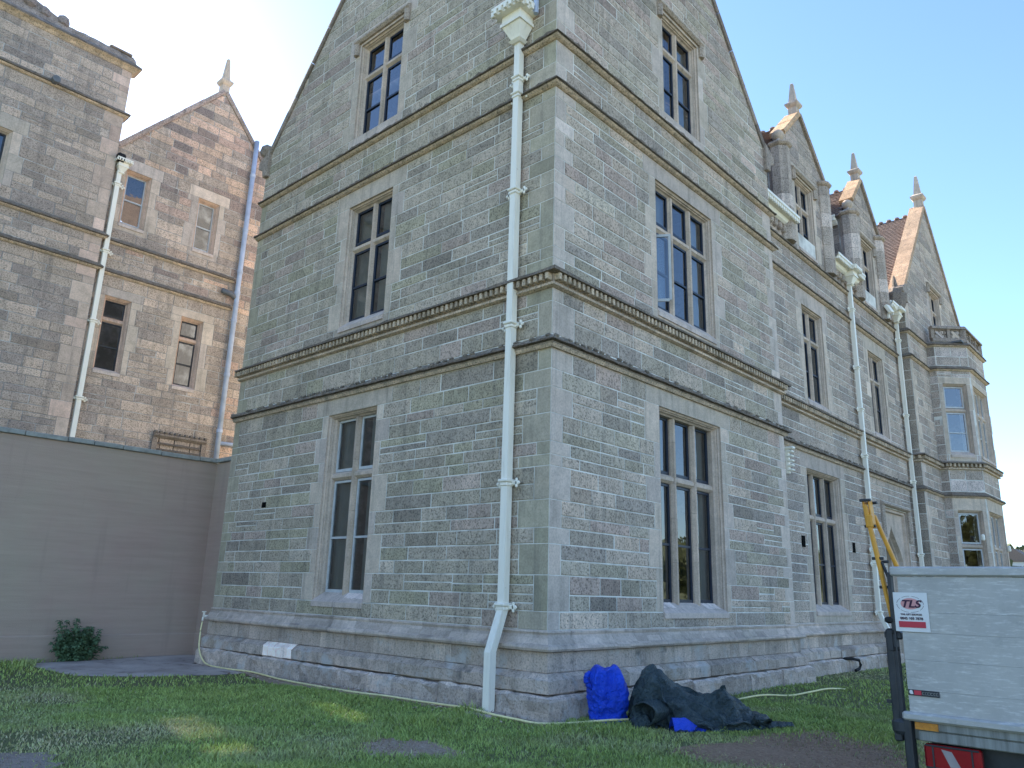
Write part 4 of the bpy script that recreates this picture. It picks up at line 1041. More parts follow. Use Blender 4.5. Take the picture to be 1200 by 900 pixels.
for (x, z, r) in ((-3.78, TZ+.50, .17), (-4.25, TZ+.50, .16), (-4.62, TZ+.62, .19), (-5.0, TZ+.62, .2), (-5.5, TZ+.80, .22), (-6.0, TZ+.9, .24)):
    m.lathe((x, 14.30, z), [(r*.3, -r*1.2), (r*.95, -r*.7), (r, 0), (r*.8, r*.6), (r*.3, r)], 9, (.17, .165, .165))
for x in (-4.1, -4.9, -5.8): m.box((x, 14.33, TZ+.42), (1.0, .2, .36), (.17, .165, .16), Matrix.Rotation(rad(18), 3, 'Y'), .06)
mk('carved_cresting', m, 'crust', B5.root)
m = MB(); m.box((-2.25, 14.35, TZ+.47), (.62, .3, .07), (.19, .185, .18), None, .03); mk('parapet_cap', m, 'crust', B5.root)
m = MB(); m.tube([(-3.72, 14.30, 14.34), (-3.72, 13.98, 14.34)], .10, 8); mk('water_spout', m, 'lead', B5.root)
m = MB(); m.box((-1.80, 14.15, 12.95), (.22, .20, .24), bev=.04); mk('lead_outlet', m, 'black_rubber', B5.root)
plain_wall(B5, [(TX1, 14.25, 0), (TX1, 20, 0), (TX1, 20, TZ), (TX1, 14.25, TZ)]); plain_wall(B5, [(TX0, 20, 0), (TX1, 20, 0), (TX1, 20, TZ), (TX0, 20, TZ)]); plain_wall(B5, [(TX0, 14.25, 0), (TX0, 20, 0), (TX0, 20, TZ), (TX0, 14.25, TZ)])
m = MB(); m.add([Vector((TX0, 14.25, TZ)), Vector((TX1, 14.25, TZ)), Vector((TX1, 20, TZ)), Vector((TX0, 20, TZ))], [(0, 1, 2, 3)]); mk('flat_roof', m, 'lead', B5.root)
for b in (B1, B2, B3, B4, B5): b.flush(limits={'stone': 300, 'quoin': 300, 'dressed_stone': 300}, rest={'stone': 'stonework', 'quoin': 'quoin_work', 'dressed_stone': 'dressed_work'})

# ================================================================== brown rendered wall in front of the left blocks
BY, BX, BT = 11.0, .544, 4.43
bw = thing('rendered_wall', 'long brown rendered wall with grey stone coping', 'wall', (-5, BY, 0))
m = MB(); m.add([Vector(p) for p in ((-16, BY, -.2), (BX, BY, -.2), (BX, BY, BT), (-16, BY, BT))], [(0, 1, 2, 3)])
m.add([Vector(p) for p in ((-16, BY+.35, -.2), (BX+.35, BY+.35, -.2), (BX+.35, BY+.35, BT), (-16, BY+.35, BT))], [(3, 2, 1, 0)])
m.add([Vector(p) for p in ((BX, BY, -.2), (BX, 9.28, -.2), (BX, 9.28, BT), (BX, BY, BT))], [(0, 1, 2, 3)])
m.add([Vector(p) for p in ((BX+.35, BY, -.2), (BX+.35, 9.28, -.2), (BX+.35, 9.28, BT), (BX+.35, BY, BT))], [(3, 2, 1, 0)])
mk('render_coat', m, 'render', bw)
m = MB(); sweep(m, [(-16, BY), (BX, BY), (BX, 9.30)], [(-.02, .50), (.012, .497), (.03, .47), (.032, -.1)], [ST]*3, step=.4, jit=[0, .002, .003, 0]); mk('plinth_band', m, 'render', bw)
x = -16.0
while x < BX-.1:
    e = min(BX+.03, x+random.uniform(.5, .95)); m = MB(); c = pick([(.30, .31, .29)])
    m.box(((x+e)/2, BY+.15, BT+.055+random.uniform(-.006, .006)), (e-x-.012, .44, .10), c, Matrix.Rotation(random.uniform(-.008, .008), 3, 'Y'), .012); mk('coping_stone', m, 'coping_concrete', bw); x = e
y = BY-.075
while y > 9.4:
    e = max(9.30, y-random.uniform(.5, .8)); m = MB(); m.box((BX+.15, (y+e)/2, BT+.057), (.44, y-e-.012, .10), (.3, .31, .29), None, .012); mk('coping_stone', m, 'coping_concrete', bw); y = e

# ================================================================== ground
def gz(x, y):
    return .012*math.sin(x*1.3+y*.7)+.010*math.sin(y*1.9-x*.6)
def put(o, kind='structure'): o['kind'] = kind; return o
m = MB()
xs = [-400, -60, -20]+[-14+i*.5 for i in range(85)]+[40, 90, 400]; ys = [-400, -80, -25]+[-12+i*.5 for i in range(50)]+[20, 60, 400]
for yy in ys:
    for xx in xs: m.v.append(Vector((xx, yy, gz(xx, yy)-.004 if -14 <= xx <= 28 and -12 <= yy <= 13 else 0)))
n = len(xs)
for j in range(len(ys)-1):
    for i in range(n-1): m.f.append([j*n+i, j*n+i+1, (j+1)*n+i+1, (j+1)*n+i]); m.c.append((.3, .3, .3))
put(mk('ground', m, 'turf_soil', smooth=True))
def blob(name, pts, mat, z=.006, rag=.06, sub=5, kind='structure', edge=0):
    """a ragged patch lying on the ground"""
    P_ = []
    for i in range(len(pts)):
        a, b_ = Vector(pts[i]), Vector(pts[(i+1) % len(pts)])
        for k in range(sub):
            q = a.lerp(b_, k/sub); P_.append((q.x+random.uniform(-rag, rag), q.y+random.uniform(-rag, rag)))
    cx = sum(p[0] for p in P_)/len(P_); cy = sum(p[1] for p in P_)/len(P_); mb = MB(); K = 6; n = len(P_)
    for k in range(K+1):
        s = k/K
        for (x, y) in P_:
            X_, Y_ = cx+(x-cx)*s, cy+(y-cy)*s; mb.v.append(Vector((X_, Y_, gz(X_, Y_)+z*(1 if k < K else .2)+(edge if k < K else 0))))
    for k in range(K):
        for i in range(n):
            j = (i+1) % n; mb.f.append([k*n+i, (k+1)*n+i, (k+1)*n+j, k*n+j]); mb.c.append((.3, .3, .3))
    return put(mk(name, mb, mat), kind), P_
BARE = []
m = MB(); m.box((12, -58, -.02), (150, 56, .06), (.3, .3, .3)); ground_mat('bounce_gravel', ((.36, .33, .28), (.42, .39, .34), (.30, .28, .25)), .4, 40); put(mk('bounce_ground', m, 'bounce_gravel'))  # unseen pale ground, added to bounce sunlight onto the shaded walls
SLAB = [(-3.1, 9.7), (-2.75, 10.85), (.52, 10.95), (.52, 9.6), (-.25, 9.2), (-.3, 7.0), (-1.2, 6.95), (-2.3, 7.25), (-3.0, 8.1)]
_, p = blob('concrete_apron', SLAB, 'slab', .006, .05, 6, edge=.022); BARE.append((p, 1))
_, p = blob('bare_earth', [(-.1, 9.0), (-.45, 6.9), (-.85, 5.4), (-.82, 3.8), (-.62, 2.6), (-.50, 1.6), (-.42, .6), (-.5, -.3), (.05, -.42), (.0, .4), (.0, 4), (.0, 9)], 'bare_soil', .012, .05, 5); BARE.append((p, .97))
for pts, mt in (([(-3.05, .1), (-2.6, .25), (-2.3, -.1), (-2.2, -.6), (-2.6, -1.0), (-3.1, -.7), (-3.3, -.3)], 'bare_soil'), ([(-6.6, 1.9), (-5.9, 2.0), (-5.4, 1.5), (-5.6, .9), (-6.4, 1.0)], 'path_grit'),
                ([(-.6, -2.2), (.6, -2.35), (1.6, -2.5), (2.3, -2.7), (2.0, -3.3), (1.7, -4.2), (.6, -4.5), (-.4, -3.6), (-.9, -2.8)], 'dark_soil')):
    _, p = blob('bare_earth', pts, mt, .010, .12, 6); BARE.append((p, .80 if mt != 'dark_soil' else .45))
def inside(p, poly):
    x, y = p; c = False; j = len(poly)-1
    for i in range(len(poly)):
        if (poly[i][1] > y) != (poly[j][1] > y) and x < (poly[j][0]-poly[i][0])*(y-poly[i][1])/(poly[j][1]-poly[i][1])+poly[i][0]: c = not c
        j = i
    return c
BB_ = [(min(q[0] for q in p), max(q[0] for q in p), min(q[1] for q in p), max(q[1] for q in p), p, pr) for p, pr in BARE]

# grass blades, denser near the camera
import numpy as np
rng = np.random.default_rng(5)
def vnoise(x, y, s, seed):
    r = np.random.default_rng(seed); G = r.random((64, 64)); X_ = x*s+100; Y_ = y*s+100; xi = np.floor(X_).astype(int); yi = np.floor(Y_).astype(int); fx = X_-xi; fy = Y_-yi
    fx = fx*fx*(3-2*fx); fy = fy*fy*(3-2*fy); g = lambda a, b: G[a % 64, b % 64]
    return (g(xi, yi)*(1-fx)+g(xi+1, yi)*fx)*(1-fy)+(g(xi, yi+1)*(1-fx)+g(xi+1, yi+1)*fx)*fy
def fbm(x, y, s, seed): return .55*vnoise(x, y, s, seed)+.3*vnoise(x, y, s*2.1, seed+1)+.15*vnoise(x, y, s*4.3, seed+2)
PX = []
for (n_, r0, r1) in ((260000, 2.8, 8), (180000, 8, 14), (80000, 14, 26)):
    a = YAW+rng.uniform(-.66, .66, n_); d = np.sqrt(rng.uniform(r0*r0, r1*r1, n_)); PX.append(np.stack([CAM.x+np.sin(a)*d, CAM.y+np.cos(a)*d, d], 1))
PX = np.concatenate(PX); x, y, d = PX.T
ok = ~(((x > -.2) & (y > -.22) & (x < 8.4)) | ((x > 8) & (y > .15)) | (y > 10.95) | ((x > .2) & (y > 9)))
PX = PX[ok]; x, y, d = PX.T
keep = np.ones(len(x), bool); roll_ = rng.random(len(x)); flag = np.zeros(len(x))
edge_roll = rng.random(len(x))
for (a, b_, c_, e_0, poly, pr) in BB_:
    idx = np.nonzero((x > a) & (x < b_) & (y > c_) & (y < e_0))[0]
    for i in idx:
        e_ = 1+.55*edge_roll[i]**2 if e_0-c_ < 3 else 1.0; pcx, pcy = (a+b_)/2, (c_+e_0)/2
        if inside((pcx+(x[i]-pcx)*e_, pcy+(y[i]-pcy)*e_), poly):
            flag[i] = 1
            if roll_[i] < pr: keep[i] = False
dens = fbm(x, y, .8, 3)
dry = np.clip((fbm(x, y, .45, 9)-.50)*4.5+.55*np.clip((6.6-d)/2.2, 0, 1)-.05, 0, 1)
keep &= (rng.random(len(x)) < np.clip(1.25-dry*.55-np.clip((.40-dens)*3, 0, .7), .12, 1))
x, y, d, dry, flag, dens = (q[keep] for q in (x, y, d, dry, flag, dens)); n_ = len(x)
tall = fbm(x, y, 1.4, 21)
edge = np.exp(-np.abs(y-10.2)/.5)*(x < -1.9)*.10+np.exp(-((x+.35)**2+(y-1.0)**2)/.06)*.10+np.exp(-((x+1.5)**2+(y-.6)**2)/.10)*.06
h = (.028+.075*np.clip(tall-.28, 0, 1)+edge)*(1-.45*dry)*rng.uniform(.6, 1.35, n_)*np.where(flag > 0, .8, 1); wd = (.0016+.00042*d)*rng.uniform(.7, 1.3, n_)
th = rng.uniform(0, 2*np.pi, n_); lean = rng.uniform(.25, 1.15, n_)*h; la = rng.uniform(0, 2*np.pi, n_)
z0 = .012*np.sin(x*1.3+y*.7)+.010*np.sin(y*1.9-x*.6)-.004
cx_, cy_ = np.cos(th)*wd, np.sin(th)*wd; lx, ly = np.cos(la)*lean, np.sin(la)*lean
V = np.empty((n_, 5, 3)); V[:, 0] = np.stack([x-cx_, y-cy_, z0], 1); V[:, 1] = np.stack([x+cx_, y+cy_, z0], 1)
V[:, 2] = np.stack([x+cx_*.75+lx*.35, y+cy_*.75+ly*.35, z0+h*.62], 1); V[:, 3] = np.stack([x-cx_*.75+lx*.35, y-cy_*.75+ly*.35, z0+h*.62], 1); V[:, 4] = np.stack([x+lx, y+ly, z0+h], 1)
k = np.arange(n_)*5
loops = np.stack([k, k+1, k+2, k+3, k+3, k+2, k+4], 1).ravel()
me = bpy.data.meshes.new('lawn'); me.vertices.add(n_*5); me.vertices.foreach_set('co', V.ravel()); me.loops.add(n_*7); me.loops.foreach_set('vertex_index', loops)
me.polygons.add(n_*2); ls = np.stack([np.arange(n_)*7, np.arange(n_)*7+4], 1).ravel(); me.polygons.foreach_set('loop_start', ls); me.update(calc_edges=True)
g1, g2, dr, dk = np.array([.31, .40, .105]), np.array([.42, .48, .14]), np.array([.50, .43, .26]), np.array([.20, .27, .08])
u = fbm(x, y, .9, 33)[:, None]; rr_ = rng.random((n_, 1)); colr = g1*(1-u)+g2*u; colr = np.where(rr_ < .18, dk, colr); mixd = np.clip(dry[:, None]*rng.uniform(.3, 1.25, (n_, 1)), 0, 1); mixd = np.where(rr_ > .975, .8, mixd); mixd = np.where((flag[:, None] > 0) & (rr_ > .25), 1.0, mixd); dr2 = np.where(flag[:, None] > 0, np.array([.30, .21, .15]), dr); colr = colr*(1-mixd)+dr2*mixd
colr *= rng.uniform(.8, 1.25, (n_, 1))
at = me.attributes.new('tint', 'FLOAT_COLOR', 'CORNER'); c4 = np.ones((n_, 7, 4)); c4[:, :, :3] = colr[:, None, :]; at.data.foreach_set('color', c4.ravel())
me.materials.append(M['grass']); o = bpy.data.objects.new('lawn', me); o['kind'] = 'stuff'; COL.objects.link(o)

# crumbs of stone and earth along the foot of the wall, small pale litter on the grass
m = MB()
for k in range(420):
    yy = random.uniform(.2, 9); xx = -.24-abs(random.gauss(0, .22)); s = random.uniform(.008, .028)
    m.box((xx, yy, gz(xx, yy)+s*.3), (s*2, s*1.5, s), pick([(.24, .22, .19), (.16, .13, .11), (.33, .31, .28)]), Matrix.Rotation(random.uniform(0, 3), 3, 'Z'), s*.25)
for k in range(60):
    xx, yy = random.uniform(-.9, .4), random.uniform(-.9, -.25); s = random.uniform(.006, .022)
    m.box((xx, yy, gz(xx, yy)+s*.3), (s*2, s*1.5, s), pick([(.5, .5, .48), (.3, .29, .27)]), Matrix.Rotation(random.uniform(0, 3), 3, 'Z'), s*.25)
mk('rubble_crumbs', m, 'stone', kind='stuff')
# drain pad at the foot of the corner downpipe
m = MB(); m.box((-.40, .72, .0), (.46, .50, .09), (.25, .24, .23), Matrix.Rotation(.08, 3, 'Z'), .02); d_ = tag(mk('drain_pad', m, 'stone'), 'small worn stone drain pad below the white corner pipe', 'drain pad')

# ================================================================== garden hose
def smooth_path(pts, n=7):
    P_ = [Vector(p) for p in pts]; out = []
    for i in range(len(P_)-1):
        p0, p1, p2, p3 = P_[max(i-1, 0)], P_[i], P_[i+1], P_[min(i+2, len(P_)-1)]
        for k in range(n):
            t = k/n; out.append(.5*((2*p1)+(p2-p0)*t+(2*p0-5*p1+4*p2-p3)*t*t+(3*p1-p0-3*p2+p3)*t**3))
    out.append(P_[-1]); return out
m = MB()
hp_ = smooth_path([(-.155, 9.36, .82), (-.20, 9.30, .62), (-.28, 9.1, .30), (-.32, 8.8, .10), (-.36, 8.4, .035), (-.40, 7.6, .03), (-.30, 6.9, .03), (-.48, 5.6, .03), (-.60, 4.3, .03), (-.56, 3.4, .03), (-.42, 2.7, .035), (-.36, 2.0, .03), (-.42, 1.35, .05), (-.47, .9, .06), (-.52, .45, .05), (-.45, .1, .03), (-.38, -.22, .02), (.0, -.45, .02), (.45, -.72, .045), (1.0, -.98, .04), (1.9, -1.05, .03), (3.0, -.85, .035), (4.0, -.74, .04), (4.8, -.78, .045), (5.4, -.98, .012), (6.0, -1.1, .04), (6.8, -1.12, .045), (7.4, -1.2, .01)], 8)
m.tube([p+Vector((0, 0, gz(p.x, p.y)*.6)) for p in hp_], .0155, 8); tag(mk('garden_hose', m, 'hose_yellow', smooth=True), 'thin pale yellow hose trailing along the foot of the wall', 'hose')

# ================================================================== blue bag and dark tarpaulin
# settled sheet shapes in millimetres (x, y, z of each point, row by row)
TARP_MM = [
-486,-394,22,-443,-429,22,-404,-465,22,-363,-501,21,-322,-535,21,-280,-569,21,-238,-603,23,-190,-623,24,-139,-612,24,-89,-595,22,-38,-580,22,2,-562,
39,-19,-562,81,7,-564,67,32,-557,27,55,-550,48,45,-534,93,64,-574,99,46,-604,71,90,-635,56,135,-674,24,203,-738,54,258,-757,53,306,-739,27,373,-699,
21,409,-684,106,498,-675,98,595,-683,86,600,-722,64,618,-737,40,663,-705,26,742,-669,37,824,-630,39,887,-628,44,971,-628,31,1041,-640,20,1104,-608,24,
1141,-552,23,1192,-559,33,1235,-524,35,1316,-480,30,1374,-409,44,1333,-385,22,-479,-347,22,-436,-381,22,-394,-417,22,-354,-453,22,-312,-487,25,-275,
-524,37,-228,-551,35,-192,-574,44,-171,-566,30,-123,-549,23,-70,-534,22,-20,-518,21,-17,-518,68,15,-518,80,30,-510,28,82,-492,33,98,-483,73,90,-520,
63,76,-561,30,112,-613,37,192,-664,28,255,-736,49,300,-739,50,336,-716,79,389,-642,52,465,-636,122,561,-667,138,574,-664,80,617,-675,73,684,-637,63,
748,-596,63,800,-573,50,859,-587,51,923,-596,45,994,-579,26,1021,-559,50,1029,-558,107,1088,-598,110,1151,-537,84,1236,-477,43,1331,-451,32,1378,-436,
66,1332,-413,78,-468,-298,22,-424,-332,21,-383,-367,21,-343,-405,30,-303,-443,22,-258,-480,25,-231,-502,43,-191,-519,61,-153,-547,83,-143,-509,51,
-106,-488,21,-51,-472,28,-32,-468,57,8,-463,73,37,-461,26,98,-456,20,127,-473,25,126,-497,27,125,-553,34,166,-613,53,233,-660,39,290,-664,30,338,-638,
25,374,-602,58,440,-602,74,525,-621,89,583,-624,96,634,-630,101,679,-599,63,743,-562,44,775,-538,36,823,-533,35,880,-535,39,922,-563,62,932,-560,93,
948,-624,99,969,-667,140,1028,-589,152,1138,-492,82,1247,-425,25,1312,-418,32,1285,-447,76,1235,-501,127,-454,-246,24,-412,-283,23,-370,-321,23,-332,
-362,32,-286,-398,21,-278,-444,51,-261,-483,86,-218,-508,106,-168,-500,93,-114,-512,94,-89,-475,59,-69,-425,26,-30,-412,49,-8,-417,55,45,-409,35,101,
-415,24,145,-435,48,147,-497,66,156,-552,65,210,-594,52,268,-621,66,322,-563,31,408,-520,28,463,-544,43,502,-577,23,553,-606,33,600,-601,60,653,-606,
46,694,-560,38,726,-507,27,763,-468,30,814,-465,39,843,-512,66,862,-581,93,860,-654,77,878,-689,116,930,-625,146,1024,-519,116,1140,-427,42,1220,-383,
21,1237,-415,63,1173,-495,100,1138,-466,154,-437,-197,30,-406,-242,20,-363,-283,21,-313,-320,22,-284,-360,47,-293,-406,83,-272,-446,120,-228,-471,140,
-175,-478,140,-118,-481,137,-73,-452,105,-47,-405,71,-16,-365,38,19,-386,75,42,-364,48,97,-363,45,103,-408,82,134,-456,86,172,-498,78,222,-533,57,274,
-544,47,346,-489,37,372,-546,95,417,-564,100,468,-593,89,527,-597,71,576,-578,72,603,-534,70,649,-505,102,676,-464,105,721,-444,100,782,-445,88,782,
-517,66,796,-598,87,808,-653,107,860,-623,138,943,-519,106,1045,-425,60,1126,-378,22,1157,-373,66,1129,-451,91,1128,-491,180,1175,-486,169,-411,-157,
27,-390,-211,23,-358,-256,42,-320,-296,61,-304,-321,67,-295,-363,107,-271,-399,142,-230,-425,167,-176,-439,179,-118,-438,173,-68,-419,148,-29,-388,
116,-10,-359,88,13,-347,97,53,-350,109,95,-319,105,127,-359,118,137,-412,126,177,-440,99,218,-453,68,266,-448,35,306,-473,84,339,-493,115,386,-517,
136,435,-547,100,482,-546,113,510,-533,127,545,-483,135,585,-437,141,653,-433,129,720,-412,153,747,-469,146,759,-503,98,763,-555,113,813,-560,108,897,
-512,75,986,-426,35,1062,-365,21,1108,-343,24,1101,-376,85,1124,-419,153,1154,-449,178,1207,-478,172,-376,-128,25,-353,-183,32,-335,-238,26,-328,-254,
81,-303,-286,95,-297,-316,130,-265,-348,162,-225,-373,193,-175,-388,203,-122,-393,201,-71,-387,190,-54,-354,152,-17,-355,147,3,-307,144,48,-320,164,
67,-317,164,114,-331,168,146,-368,161,177,-385,118,213,-388,70,257,-411,86,266,-434,123,301,-442,152,362,-488,168,437,-531,121,466,-507,44,543,-517,
56,590,-502,67,619,-440,93,686,-390,155,761,-413,207,785,-480,180,795,-500,129,816,-483,93,886,-465,106,965,-429,69,1026,-382,44,1076,-330,43,1134,
-339,65,1148,-365,120,1177,-411,137,1216,-443,135,1264,-456,159,-334,-104,23,-313,-158,35,-297,-212,23,-306,-218,70,-298,-243,118,-275,-266,136,-252,
-295,176,-214,-320,206,-167,-346,216,-134,-345,206,-90,-346,220,-70,-319,195,-27,-326,196,-6,-312,199,26,-292,208,77,-287,208,112,-316,215,154,-320,
185,200,-335,163,198,-378,147,191,-430,151,229,-384,180,295,-389,192,398,-450,191,503,-492,122,545,-490,52,595,-493,15,647,-494,43,667,-404,90,717,
-356,206,788,-397,207,827,-413,171,842,-413,126,896,-411,106,948,-399,69,1015,-380,59,1065,-340,84,1121,-315,101,1160,-313,112,1194,-344,123,1225,
-387,76,1270,-432,84,1291,-445,161,-293,-79,25,-279,-133,21,-267,-185,41,-261,-216,66,-271,-199,116,-264,-237,150,-224,-256,168,-205,-276,215,-175,
-303,238,-139,-307,240,-114,-308,236,-67,-302,242,-37,-302,242,3,-309,253,24,-255,248,72,-273,263,128,-284,255,174,-333,249,153,-403,240,188,-429,272,
211,-440,256,258,-387,249,348,-354,209,474,-423,202,561,-441,108,595,-459,76,624,-445,32,680,-411,50,736,-376,139,780,-344,203,836,-344,206,852,-332,
136,906,-351,91,948,-363,83,994,-362,58,1053,-336,71,1115,-304,53,1181,-296,72,1227,-298,65,1272,-302,64,1280,-353,36,1286,-406,108,1346,-460,188,
-253,-56,22,-238,-112,18,-232,-156,43,-231,-191,78,-230,-217,120,-250,-197,170,-230,-235,195,-199,-249,221,-156,-259,249,-160,-292,284,-116,-300,288,
-80,-275,290,-38,-275,298,-4,-293,314,20,-251,311,80,-248,313,149,-286,316,127,-369,302,119,-447,310,168,-486,333,223,-435,323,288,-352,273,400,-344,
255,511,-370,204,581,-384,151,599,-360,97,658,-347,118,709,-349,152,754,-301,176,814,-294,221,848,-280,175,904,-279,125,951,-307,85,994,-349,107,1026,
-324,84,1086,-293,48,1173,-252,68,1242,-222,39,1303,-211,19,1314,-239,12,1323,-326,46,1309,-382,152,1384,-461,140,-252,-75,58,-205,-88,35,-189,-142,
47,-195,-178,88,-216,-185,139,-219,-193,181,-232,-209,230,-203,-229,257,-175,-244,287,-143,-258,318,-121,-285,347,-95,-237,339,-41,-252,359,-13,-278,
373,17,-242,365,96,-229,367,92,-299,348,71,-374,320,122,-411,343,170,-427,365,221,-377,318,307,-302,292,412,-303,290,478,-304,239,532,-292,207,599,
-295,219,649,-323,237,706,-314,245,762,-283,231,818,-257,223,874,-249,208,918,-261,165,963,-270,127,1011,-302,118,1068,-313,111,1141,-254,85,1223,
-187,48,1283,-148,55,1317,-141,22,1348,-206,45,1320,-292,87,1355,-356,157,1381,-410,112,-276,-96,39,-224,-114,45,-194,-120,89,-177,-152,111,-165,-178,
155,-191,-166,204,-207,-187,250,-222,-210,295,-173,-203,317,-151,-235,362,-131,-257,400,-105,-220,398,-50,-230,411,-19,-266,425,22,-227,420,102,-242,
429,56,-298,393,87,-343,377,133,-319,342,190,-320,352,248,-300,362,317,-264,344,385,-262,339,442,-269,328,501,-279,313,564,-289,296,622,-285,279,684,
-265,273,747,-244,277,808,-237,293,863,-226,293,911,-217,266,960,-237,214,1007,-252,149,1086,-238,101,1171,-193,66,1228,-152,33,1256,-148,55,1294,
-143,82,1300,-223,74,1323,-245,122,1355,-299,135,1390,-299,88,-280,-111,59,-257,-146,56,-224,-153,101,-202,-122,139,-167,-130,184,-146,-156,229,-173,
-164,274,-194,-179,320,-194,-204,366,-146,-197,399,-125,-215,438,-94,-221,452,-69,-217,460,-22,-248,480,26,-218,476,82,-237,482,54,-278,465,106,-284,
451,132,-249,410,180,-245,390,235,-240,394,295,-243,399,354,-235,400,409,-234,386,459,-239,342,539,-225,318,608,-208,299,668,-211,308,738,-218,355,
810,-223,408,868,-198,430,913,-217,397,940,-211,299,1034,-239,198,1111,-196,111,1146,-150,18,1192,-139,41,1229,-165,99,1261,-175,134,1321,-155,102,
1339,-200,135,1360,-228,115,1395,-219,55,-296,-140,67,-253,-127,102,-267,-162,126,-242,-133,173,-199,-137,210,-172,-117,252,-147,-144,300,-173,-159,
349,-204,-169,402,-162,-181,434,-136,-195,469,-112,-198,495,-70,-200,510,-26,-227,531,17,-216,533,51,-216,546,80,-237,546,111,-214,508,132,-203,460,
186,-204,429,227,-245,445,281,-215,449,337,-188,431,396,-173,404,468,-165,371,547,-151,339,602,-166,331,693,-181,368,790,-210,447,855,-174,508,869,
-163,491,930,-186,449,956,-177,335,1053,-199,230,1077,-156,103,1158,-172,53,1163,-140,72,1207,-115,134,1284,-96,167,1325,-116,155,1366,-164,145,1391,
-197,96,1387,-185,36,-311,-100,70,-295,-108,110,-288,-125,157,-272,-143,202,-231,-149,242,-201,-149,278,-175,-123,329,-149,-135,377,-172,-148,427,
-175,-161,468,-141,-166,501,-130,-189,546,-81,-189,563,-36,-203,580,5,-210,591,44,-183,585,78,-177,579,112,-167,536,159,-194,500,215,-200,479,261,
-222,488,327,-181,488,386,-121,455,461,-116,451,526,-123,421,578,-142,388,651,-138,371,748,-167,440,830,-186,534,902,-177,556,917,-116,485,964,-122,
398,1031,-143,317,1081,-149,235,1103,-113,158,1152,-110,143,1212,-104,168,1259,-45,161,1314,-39,196,1363,-74,169,1370,-119,116,1393,-139,75,1402,-115,
42,-277,-89,58,-290,-70,116,-284,-94,168,-246,-122,196,-239,-108,252,-221,-117,306,-200,-113,347,-187,-127,401,-157,-112,444,-148,-128,493,-134,-138,
531,-114,-148,570,-93,-168,611,-45,-176,626,5,-188,641,57,-166,633,102,-188,616,151,-184,581,200,-168,541,257,-169,523,324,-130,497,401,-68,456,458,
-20,443,504,-22,410,554,-58,390,625,-101,414,712,-126,411,794,-139,465,871,-144,511,914,-93,529,951,-53,442,1028,-69,374,1072,-87,297,1097,-84,236,
1153,-77,228,1203,-39,209,1247,3,180,1296,10,193,1336,4,160,1364,-43,124,1394,-74,92,1444,-87,78,1463,-53,34,-236,-100,69,-255,-92,127,-263,-58,172,
-236,-77,202,-214,-79,255,-212,-80,300,-200,-79,353,-175,-75,404,-171,-83,460,-174,-94,517,-140,-107,565,-112,-120,603,-87,-129,639,-53,-146,673,8,
-148,691,66,-137,686,116,-120,652,167,-119,612,219,-123,571,287,-103,522,383,-25,467,472,30,390,528,38,401,544,20,412,586,-9,373,656,-50,427,742,-77,
425,827,-85,446,877,-59,489,926,-30,455,977,-1,416,1034,-10,372,1075,-22,314,1119,-18,273,1162,2,260,1219,14,242,1269,43,212,1307,50,173,1352,39,142,
1388,0,107,1437,-38,85,1474,-35,38,1528,-39,29,-193,-82,82,-212,-86,132,-225,-75,180,-242,-49,222,-257,-60,273,-230,-57,324,-234,-74,376,-214,-65,421,
-189,-65,474,-167,-54,530,-140,-72,583,-133,-91,637,-102,-100,678,-55,-104,717,14,-104,748,74,-77,731,121,-64,694,168,-68,644,216,-69,585,293,-37,515,
393,32,442,487,50,408,522,86,398,568,59,415,603,34,392,660,-12,380,715,-12,431,789,-8,452,852,21,456,908,49,443,962,51,421,1019,35,408,1073,13,375,
1127,8,340,1160,26,289,1223,74,252,1255,100,181,1302,102,156,1365,82,153,1422,64,103,1487,37,76,1511,30,60,1480,-8,22,-190,-58,94,-208,-51,137,-186,
-49,186,-203,-44,243,-234,-43,293,-268,-24,330,-261,-31,386,-241,-35,442,-215,-34,499,-190,-36,555,-167,-42,609,-143,-52,658,-108,-55,708,-68,-61,766,
22,-41,792,73,-19,768,111,-13,721,169,-15,668,233,-19,618,301,3,559,366,49,511,436,87,479,495,73,483,522,79,470,584,70,442,622,50,390,673,40,370,740,
54,400,794,86,428,863,98,413,923,101,417,976,80,399,1037,67,369,1103,89,335,1148,131,268,1172,148,187,1220,156,147,1285,156,160,1387,156,139,1490,150,
116,1537,130,62,1530,86,20,1465,38,27,-199,-29,86,-181,-26,137,-200,-18,183,-205,-12,239,-245,-2,285,-223,-4,335,-213,-10,384,-182,-17,434,-172,-6,
495,-171,-4,550,-153,-3,605,-133,1,664,-108,7,724,-64,21,780,8,35,801,62,39,781,102,42,729,164,40,684,215,34,643,262,43,604,301,74,573,363,104,536,
434,124,508,492,136,497,540,113,460,578,95,400,630,74,399,703,92,414,761,125,397,825,137,372,883,146,370,951,172,348,1018,178,299,1058,154,219,1084,
188,141,1118,211,125,1204,211,131,1305,224,141,1422,240,149,1497,230,85,1534,203,52,1505,134,27,1439,87,41,-230,-16,96,-211,-4,138,-189,11,183,-204,
20,228,-221,36,278,-196,25,322,-191,32,379,-189,42,438,-164,45,489,-155,44,542,-142,49,604,-138,53,670,-101,60,719,-57,72,754,-4,87,772,50,94,748,86,
88,702,130,78,668,174,78,636,216,84,603,259,106,570,316,147,520,400,161,476,465,156,453,530,155,455,590,143,454,649,147,428,708,162,390,763,173,359,
814,179,335,878,184,292,948,193,231,1012,195,163,1016,183,88,1032,201,77,1110,233,79,1221,267,139,1327,282,177,1422,300,138,1490,277,97,1501,230,52,
1483,150,83,1400,138,54,-249,23,90,-223,32,133,-213,45,177,-185,63,224,-178,68,268,-190,81,327,-190,88,382,-167,91,434,-164,93,483,-172,88,542,-168,
